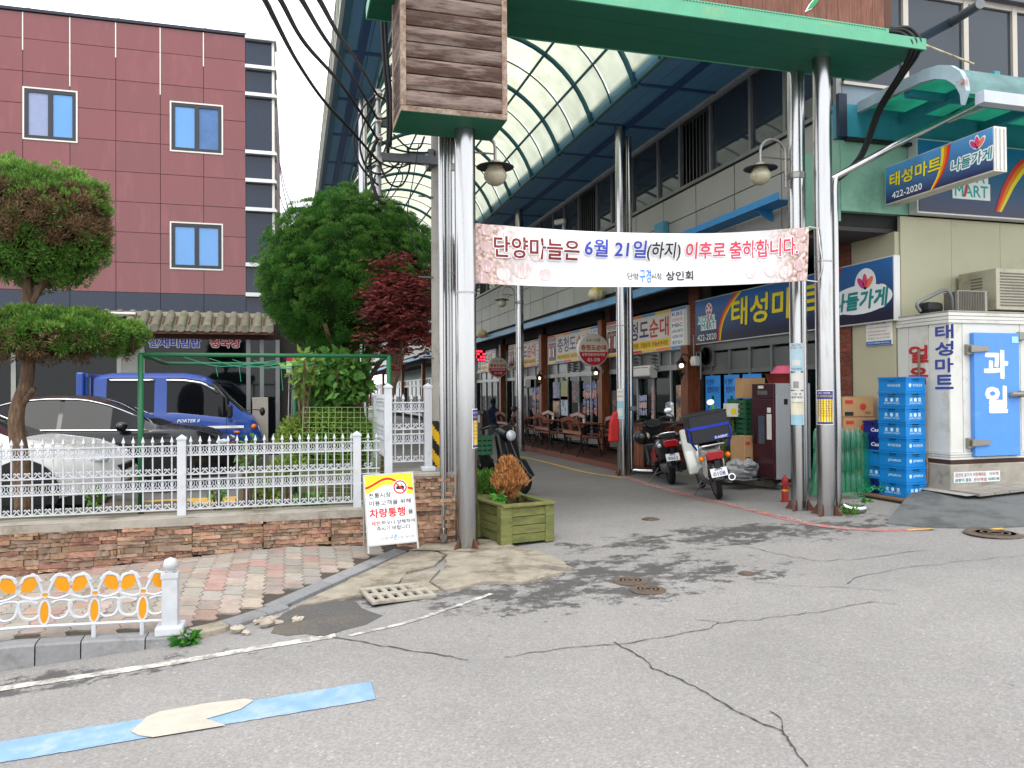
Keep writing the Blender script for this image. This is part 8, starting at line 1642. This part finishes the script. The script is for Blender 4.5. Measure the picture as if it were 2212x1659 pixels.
T0 = make_table('table between the two benches nearest the bar', (6.6, PX(1262, 940, 6.6).y, DZ))
dup(T0, (6.62, PX(1195, 940, 6.6).y, DZ), 0, 'table between the benches under the photo posters'); dup(T0, (6.62, PX(1145, 940, 6.6).y, DZ), 0, 'table between the farther pair of benches')
for k, (u, X) in enumerate(((1262, 6.6), (1195, 6.62))):
    y = PX(u, 940, X).y; t = thing('paper_cup', ('white cup on the table nearest the bar', 'white cup on the table under the photo posters')[k], 'cup', (X, y, DZ+.686)); MB().lathe([(.028, 0), (.038, .09), (.035, .09), (.026, .005)], n=14).build('cup', ppr, t)
# blue plastic stool
q = PZ(1108, 958, DZ); st = thing('plastic_stool', 'blue plastic stool among the far benches', 'stool', (6.35, PX(1108, 955, 6.35).y, DZ)); sb = M('stool_blue', (24,62,180), .4)
MB().lathe([(.14, .44), (.15, .43), (.15, .40), (.13, .40)], n=16).build('seat', sb, st)
for k in range(4): a = PI/4+k*PI/2; b = MB(); b.tube([(.12*math.cos(a), .12*math.sin(a), .42), (.18*math.cos(a), .18*math.sin(a), 0)], .022, 6); b.build('leg', sb, st)
# bar counter
bc = PZ(1391, 1021, .10); bx1 = PY(1484, 960, bc.y).x; by1 = PX(1364, 1000, bc.x).y; bz1 = PX(1391, 914, bc.x).z
br = thing('bar_counter', 'wooden bar counter with black frame beside the steel column', 'counter', (bc.x, bc.y, .1)); rw_m = wood_mat('bar_wood', (122,62,38), (92,46,32), sc=(2, 2, 9), rnd=.25, rough=.5); MB().box(bc.x+.03, bx1-.03, bc.y+.03, by1-.03, .12, bz1-.04).build('core', M('bar_core', (50,30,26), .8), br, wc=True)
MB().box(bc.x-.05, bx1+.05, bc.y-.05, by1+.05, bz1-.035, bz1).build('top', M('bar_top', (84,44,34), .4, var=.15, sc=(2,9,9)), br, wc=True, bev=.006)
MB().box(bc.x-.01, bx1, bc.y-.01, by1, .08, .20).build('plinth', M('bar_plinth', (96,48,36), .6, var=.15), br, wc=True)
xs_ = np.linspace(bc.x+.03, bx1-.03, 4)
for a, c in zip(xs_, xs_[1:]):
    for z0, z1 in ((.21, .48), (.485, .76), (.765, bz1-.04)): MB().box(a+.02, c-.02, bc.y+.008, bc.y+.028, z0+.005, z1-.005).build('plank', rw_m, br, wc=True)
ys_ = np.linspace(bc.y+.03, by1-.03, 4)
for a, c in zip(ys_, ys_[1:]): MB().box(bc.x+.008, bc.x+.028, a+.008, c-.008, .21, bz1-.045).build('plank', wood_o, br, wc=True)
for x in list(xs_): MB().box(x-.018, x+.018, bc.y-.004, bc.y+.03, .2, bz1-.036).build('frame_bar', iron_b, br, wc=True)
for z in (.48, .76): MB().box(bc.x+.03, bx1-.03, bc.y-.003, bc.y+.029, z-.012, z+.012).build('frame_bar', iron_b, br, wc=True)
# red bag, hanging on the column; blue dish; security camera; led board; sun dried items
q = PX(1328, 925, 5.62); t = thing('red_bag', 'red cloth bag hanging on the column left of the bar', 'bag', (q.x, q.y, q.z-.2)); b = MB(); b.prism([(-.12, -.25), (.14, -.25), (.15, .05), (.06, .30), (-.02, .30), (-.10, .08)], (0, -.06, .2), (1,0,0), (0,0,1), (0,1,0), .12); b.build('cloth', M('bag_red', (190,44,44), .7, var=.15, vs=8), t, bev=.03)
q = G(1492, 1018); t = thing('blue_basin', 'shallow blue basin on the ground behind the motorbikes', 'basin', (q.x, q.y, q.z+.02)); MB().lathe([(.2, 0), (.24, .04), (.23, .04), (.19, .01), (.0003, .01)], n=20).build('basin', sb, t)
q = PY(1217, 486, 9.0); q = PX(1217, 486, XU-.05); t = thing('security_camera', 'white security camera on the upper wall above the banner', 'camera', q); b = MB(); b.tube([(.05, 0, 0), (0, 0, 0), (0, 0, -.12)], .04, 8); b.build('mount', white_pl, t); MB().cb((-.12, -.1, .05), (.12, .32, .13), (0, 0, .6)).build('body', white_pl, t, bev=.03)
q = PX(1036, 768, 6.4); t = thing('led_board', 'small red glowing display board down the lane', 'display', q); MB().cb((0, 0, 0), (.42, .06, .42)).build('case', dark_pl, t); led = M('led_red', (255,40,60), .5, emit=3, var=.6, vs=30)
for i in range(4):
    for j in range(4):
        if (i*3+j*5) % 4: MB().cb((-.15+i*.1, -.033, -.15+j*.1), (.075, .006, .06)).build('pixel', led, t)
# far lane: dark counter with a seated person
q = PX(1060, 960, 6.6); kc = thing('dark_counter', 'dark wooden counter far down the lane', 'counter', (6.6, q.y, .1)); MB().box(6.2, 6.9, q.y-.4, q.y+.5, .1, .95).build('body', M('dark_wood', (60,40,34), .7, var=.2), kc, wc=True); MB().box(6.15, 6.95, q.y-.45, q.y+.55, .95, 1.0).build('top', MATS['dark_wood'], kc, wc=True); MB().box(6.191, 6.199, q.y-.1, q.y+.2, .6, .85).build('notice', ppr, kc, wc=True)
def person(label, loc, rz, cloth):
    t = thing('person', label, 'person', loc, rz); me = bpy.data.meshes.new('body'); V = [(0,0,.50),(0,0,.72),(0,.01,.96),(0,0,1.08),(0,-.02,1.2),(0,-.02,1.33),(.17,0,.98),(.22,-.08,.74),(.14,-.26,.66),(-.17,0,.98),(-.22,-.08,.74),(-.14,-.26,.66),(.1,-.05,.48),(.12,-.42,.46),(.12,-.42,.06),(-.1,-.05,.48),(-.12,-.42,.46),(-.12,-.42,.06),(.12,-.54,.03),(-.12,-.54,.03)]
    E_ = [(0,1),(1,2),(2,3),(3,4),(4,5),(2,6),(6,7),(7,8),(2,9),(9,10),(10,11),(0,12),(12,13),(13,14),(0,15),(15,16),(16,17),(14,18),(17,19)]; me.from_pydata(V, E_, []); me.materials.append(cloth); o = obj('body', me, t); o.modifiers.new('skin', 'SKIN'); R_ = [.15,.14,.16,.055,.085,.07,.06,.05,.035,.06,.05,.035,.09,.07,.045,.09,.07,.045,.04,.04]
    for i, r in enumerate(R_): me.skin_vertices[0].data[i].radius = (r, r*.8)
    me.skin_vertices[0].data[0].use_root = True; s = o.modifiers.new('sub', 'SUBSURF'); s.levels = s.render_levels = 2; MB().sphere((0, .01, 1.29), .105, 14, 10, (.95, 1.05, 1.1)).build('hair', M('black_hair', (20,18,18), .6), t, smooth=True); return t
person('person in dark blue seated beside the dark counter down the lane', (6.5, q.y-.75, .05), .3, M('cloth_navy', (36,44,74), .9, var=.1))
tag(MB().box(6.25, 6.75, q.y-.98, q.y-.55, .12, .47).build('plastic_chair', M('chair_grey', (90,90,94), .6), None, bev=.03), 'low grey seat under the person down the lane', 'seat')
# ================================================================ scooters and motorbike
blk = M('scooter_black', (22,22,24), .3, var=.05, coat=.4); sred_p = M('scooter_red', (150,26,30), .3, var=.05, coat=.5); swh = M('scooter_white', (204,206,200), .35, var=.05, coat=.3); sgry = M('engine_grey', (92,92,94), .5, .6, var=.2); tail = M('tail_light', (150,14,24), .15, var=.1, coat=.5); seat_m = M('seat_vinyl', (30,30,32), .6); mir = M('mirror_glass', (190,200,206), .05, .8, var=.02)
def bikewheel(t, x, r, wd):
    w = thing('wheel', None, None); [w.__delitem__(k) for k in ('label', 'category') if k in w]; w.parent = t; w.location = (x, 0, r); rot = Matrix.Rotation(PI/2, 3, 'X')
    MB().lathe([(r-wd*.9, -wd*.35), (r-wd*.55, -wd/2), (r-wd*.15, -wd*.42), (r, -wd*.15), (r, wd*.15), (r-wd*.15, wd*.42), (r-wd*.55, wd/2), (r-wd*.9, wd*.35)], (0,0,0), 30, rot).build('tyre', tyre_m, w, smooth=True, auto=50)
    b = MB(); b.lathe([(r-wd*.92, -.03), (r-wd*.92, .03), (r-wd*1.15, .02), (r-wd*1.15, -.02)], (0,0,0), 26, rot); b.lathe([(.05, -.05), (.05, .05), (.0003, .05)], (0,0,0), 14, rot)
    for k in range(5): a = k*2*PI/5; b.cb((r*.4*math.cos(a), 0, r*.4*math.sin(a)), (r*.62, .025, .03), Matrix.Rotation(-a, 3, 'Y'))
    b.build('rim', sgry, w)
def loft(secs, n=16):
    """secs: (x, z0, z1, half width, power)"""
    b = MB(); vs = []
    for x, z0, z1, hw in secs:
        for i in range(n): a = 2*PI*i/n; c, s = math.cos(a), math.sin(a); vs.append((x, hw*math.copysign(abs(c)**.7, c), (z0+z1)/2+(z1-z0)/2*math.copysign(abs(s)**.7, s)))
    k = len(secs); b.add(vs, [(i*n+j, (i+1)*n+j, (i+1)*n+(j+1) % n, i*n+(j+1) % n) for i in range(k-1) for j in range(n)]+[tuple(range(n)), tuple((k-1)*n+j for j in range(n-1, -1, -1))]); return b
def scooter(name, label, loc, rz, lean, body, accent, plate, kind):
    t = thing(name, label, 'motorbike' if kind == 'cub' else 'scooter', loc, rz); t.rotation_euler = Euler((lean, 0, rz)); R_ = .245 if kind != 'cub' else .285; wb_ = 1.22; bikewheel(t, 0, R_, .10 if kind != 'cub' else .075); bikewheel(t, wb_, R_, .10 if kind != 'cub' else .075)
    if kind != 'cub':
        loft([(-.30, .60, .70, .08), (-.22, .48, .76, .14), (0, .40, .78, .17), (.25, .36, .74, .18), (.45, .30, .62, .17), (.55, .28, .45, .15)]).build('rear_body', body, t, smooth=True, auto=45)
        loft([(-.18, .74, .80, .10), (-.05, .75, .83, .14), (.25, .73, .80, .15), (.50, .70, .77, .13), (.60, .68, .73, .09)]).build('seat', seat_m, t, smooth=True, auto=45)
        loft([(.50, .26, .36, .14), (.75, .24, .32, .15), (.95, .24, .34, .14)]).build('floorboard', blk, t, smooth=True, auto=45)
        b = MB(); b.prism([(.90, .26), (1.02, .25), (1.10, .55), (1.02, .92), (.94, .95), (.98, .6)], (0, .19, 0), (1,0,0), (0,0,1), (0,-1,0), .38); b.build('leg_shield', body, t, bev=.03, seg=3)
        for s in (-1, 1): b = MB(); b.prism([(.05, .40), (.45, .34), (.50, .46), (.15, .60)], (0, s*.178, 0), (1,0,0), (0,0,1), (0,-s,0), -.008); b.build('side_panel', accent, t)
        loft([(1.08, .82, .96, .10), (1.0, .84, 1.02, .16), (.90, .88, 1.0, .12)]).build('handlebar_cowl', blk, t, smooth=True, auto=45)
        b = MB(); b.tube(spline([(-.24, -.16, .80), (-.30, -.12, .84), (-.32, 0, .85), (-.30, .12, .84), (-.24, .16, .80)], 4), .013, 8); b.tube([(-.24, .16, .80), (.02, .15, .80)], .013, 8); b.tube([(-.24, -.16, .80), (.02, -.15, .80)], .013, 8); b.build('grab_rail', chrome, t, smooth=True)
        tz = .66; hbx, hbz = .95, 1.0; fz = .5
        loft([(-.37, .30, .34, .05), (-.25, .36, .46, .07), (.02, .50, .55, .07)]).build('rear_fender', blk, t, smooth=True, auto=45)
        loft([(-.20, .20, .38, .09), (.1, .16, .36, .10), (.35, .18, .34, .09)]).build('engine', sgry, t, smooth=True, auto=45)
        b = MB(); b.tube([(-.28, -.17, .30), (.05, -.17, .27), (.3, -.12, .24)], [.07, .075, .03], 12); b.build('exhaust', blk, t, smooth=True, auto=50)
    else:
        loft([(-.34, .62, .68, .07), (-.15, .58, .72, .12), (.2, .52, .70, .12), (.5, .42, .60, .09), (.8, .40, .52, .06), (1.02, .62, .82, .06)]).build('frame_body', body, t, smooth=True, auto=45)
        loft([(-.28, .72, .77, .11), (0, .73, .80, .13), (.35, .72, .79, .13), (.55, .70, .75, .09)]).build('seat', seat_m, t, smooth=True, auto=45)
        b = MB(); b.prism([(.78, .28), (.92, .25), (1.08, .60), (1.06, .92), (1.0, .92), (.96, .6)], (0, .2, 0), (1,0,0), (0,0,1), (0,-1,0), .40); b.build('leg_shield', body, t, bev=.03, seg=3)
        for s in (-1, 1): b = MB(); b.prism([(-.30, .62), (-.02, .56), (.10, .36), (-.02, .30), (-.16, .34), (-.28, .5)], (0, s*.10, 0), (1,0,0), (0,0,1), (0,-s,0), -.02); b.build('side_panel', swh, t, bev=.008)
        loft([(.22, .16, .36, .10), (.5, .16, .40, .13), (.75, .22, .36, .08)]).build('engine', sgry, t, smooth=True, auto=45); tz = .60; hbx, hbz = .98, 1.0
        b = MB(); b.tube([(-.42, -.15, .32), (.0, -.16, .27), (.4, -.13, .22)], [.045, .05, .025], 12); b.build('exhaust', chrome, t, smooth=True, auto=50); b = MB(); b.tube([(-.425, -.15, .32), (-.40, -.15, .318)], .035, 12); b.build('exhaust_end', blk, t)
        loft([(-.40, .30, .36, .06), (-.30, .42, .56, .085), (-.12, .55, .60, .08), (.1, .56, .60, .07)]).build('rear_fender', blk, t, smooth=True, auto=45)
        b = MB(); 
        for s in (-1, 1): b.tube([(-.38, s*.14, .76), (.1, s*.14, .78)], .012, 6); b.tube([(-.1, s*.14, .77), (-.02, s*.13, .60)], .01, 6); b.tube([(0, s*.075, R_), (.02, s*.12, .62)], .022, 8)
        b.tube([(-.38, -.14, .76), (-.38, .14, .76)], .012, 6); b.build('rack', chrome, t)
        bx = MB(); bx.box(-.40, .08, -.25, .25, .80, 1.17); bx.build('delivery_box', M('box_vinyl', (34,36,40), .45, var=.08, bump=.3, bs=8), t, bev=.02, seg=3)
        for q in ((-.405, .085, -.255, .255, .985, 1.02),): bb = MB(); bb.box(*q); bb.build('strap', M('strap_blue', (30,50,170), .6), t)
        for s in (-1, 1): b = MB(); b.tube(spline([(-.36, s*.255, .99), (-.36, s*.26, .85), (-.30, s*.2, .72)], 3), .014, 6); b.build('strap', MATS['strap_blue'], t)
        MB().box(-.408, -.402, -.22, -.03, .83, .87).build('label', MATS['strap_blue'], t); letters('D.AGENT', WH, t, (-.408, -.125, .85), (0,-1,0), (0,0,1), .16, .03, .002, .02, wc=False)
        b = MB(); b.box(-.41, .09, -.258, .258, 1.16, 1.18); b.build('lid', MATS['box_vinyl'], t, bev=.008)
    b = MB(); b.prism([(-.10, -.05), (.10, -.05), (.12, .03), (.08, .06), (-.08, .06), (-.12, .03)], (-.33 if kind != 'cub' else -.36, 0, tz+.02), (0,-1,0), (0,0,1), (-1,0,0), .05); b.build('tail_light', tail, t, bev=.012)
    for s in (-1, 1): b = MB(); b.sphere((-.31 if kind != 'cub' else -.34, s*.17, tz-.0), .036, 10, 8); b.build('indicator', lens if kind != 'cub' else amber_l, t, smooth=True)
    ez_ = Matrix.Rotation(.35, 3, 'Y'); pc_ = Vector((-.385 if kind != 'cub' else -.44, 0, tz-.19)); pe2 = (ez_ @ Vector((0, 0, 1))); pe1 = Vector((0, -1, 0)); b = MB(); b.prism(rect(.21, .115), pc_, pe1, pe2, pe1.cross(pe2), -.004); b.build('number_plate', plate_m, t); MB().cb((pc_.x+.05, 0, pc_.z+.10), (.1, .06, .10)).build('plate_bracket', blk, t)
    letters(plate, M('plate_blue', (30,50,120), .6), t, pc_+pe2*-.018, pe1, pe2, .15, .052, .002, .02, wc=False); letters('충북 단양', MATS['plate_blue'], t, pc_+pe2*.035, pe1, pe2, .10, .026, .002, .01, wc=False); letters('가', MATS['plate_blue'], t, pc_+pe2*-.028+pe1*-.085, pe1, pe2, .018, .02, .002, .01, wc=False)
    b = MB(); b.tube(spline([(hbx-.10, -.33, hbz+.0), (hbx-.03, -.2, hbz+.04), (hbx, 0, hbz-.02), (hbx-.03, .2, hbz+.04), (hbx-.10, .33, hbz)], 4), .014, 8); b.build('handlebar', blk, t, smooth=True)
    for s in (-1, 1):
        b = MB(); b.tube([(hbx-.11, s*.34, hbz), (hbx-.06, s*.23, hbz+.02)], .02, 8); b.build('grip', seat_m, t); b = MB(); b.tube(spline([(hbx-.05, s*.22, hbz+.03), (hbx-.04, s*.25, hbz+.14), (hbx-.05, s*.30, hbz+.20)], 3), .007, 6); b.build('mirror_stem', blk, t); b = MB(); b.sphere((hbx-.05, s*.31, hbz+.24), .065, 14, 8, (.25, 1, .75)); m_ = b.build('mirror', blk, t, smooth=True); decal([(.055*math.cos(a), .042*math.sin(a)) for a in np.linspace(0, 2*PI, 15)[:-1]], mir, m_, (hbx-.068, s*.31, hbz+.24), (0,-1,0), (0,0,1), .0, name='mirror_glass', wc=False)
    b = MB()
    for s in (-1, 1): b.tube([(wb_, s*.075, R_), (wb_-.10, s*.07, .55), (hbx+.03, s*.04, hbz-.08)], .022, 8)
    b.build('fork', blk if kind != 'cub' else sgry, t); loft([(wb_+.28, .30, .33, .05), (wb_+.12, .46, .53, .07), (wb_-.12, .50, .56, .07), (wb_-.26, .38, .44, .05)]).build('front_fender', body, t, smooth=True, auto=45)
    b = MB(); b.sphere((1.12, 0, .88), .09, 12, 8, (.6, 1, .9)); b.build('headlight', lens, t, smooth=True); b = MB(); b.tube([(.42, .10, .24), (.38, .28, .02)], .012, 6); b.tube([(.38, .28, .02), (.32, .30, .02)], .012, 6); b.build('side_stand', sgry, t); b = MB(); b.tube([(.2, -.1, .2), (.16, -.24, .16)], .012, 6); b.tube([(.2, .1, .2), (.16, .24, .16)], .012, 6); b.build('foot_peg', sgry, t); return t
q = G(1451, 1046); scooter('parked_scooter', 'black and red scooter parked before the wooden bar', (q.x, q.y, q.z), rad(74), rad(-7), blk, sred_p, '9063', 's')
q = G(1553, 1078); scooter('delivery_motorbike', 'white motorbike carrying a black delivery box with blue strap', (q.x, q.y, q.z), rad(70), rad(-11), swh, swh, '0108', 'cub')
q = PZ(1050, 1035, .1); scooter('parked_scooter', 'dark scooter half hidden behind the left gate column', (2.75, 11.2, gz(2.75, 11.2)), rad(-80), rad(6), blk, blk, '1234' if False else '9063', 's') if False else scooter('parked_scooter', 'dark scooter half hidden behind the left gate column', (2.62, 11.9, gz(2.6, 11.9)), rad(-62), rad(5), blk, blk, ' 6 ', 's')
t = thing('scooter_helmet', 'black open face helmet hung on the scooter handlebar', 'helmet', (0, 0, 0)); qh = PX(1385, 945, G(1451, 1046).x-.15); t.location = qh; b = MB(); b.sphere((0, 0, 0), .13, 18, 12, (1, 1.1, .95)); b.build('shell', blk, t, smooth=True); b = MB(); b.sphere((.07, -.04, .02), .1, 14, 10, (.6, .9, .7)); b.build('lining', hat_in, t, smooth=True)
cg = slat_crate('green crate strapped on the half hidden scooter', (PY(1036, 970, 10.6).x, 10.8, .72), .3, .34, .3, .28, cg_, 'produce crates by the mart doors')
# wall of things deeper in the lane: blue beer crates at the far shop
for k in range(2): crate(('navy crate standing far down the lane', 'second navy crate far down the lane')[k], (6.3+k*.34, PX(1055, 960, 6.3).y-1.4, .12), 0, 'n', 'ca')
# ================================================================ all lettering
flush_letters()
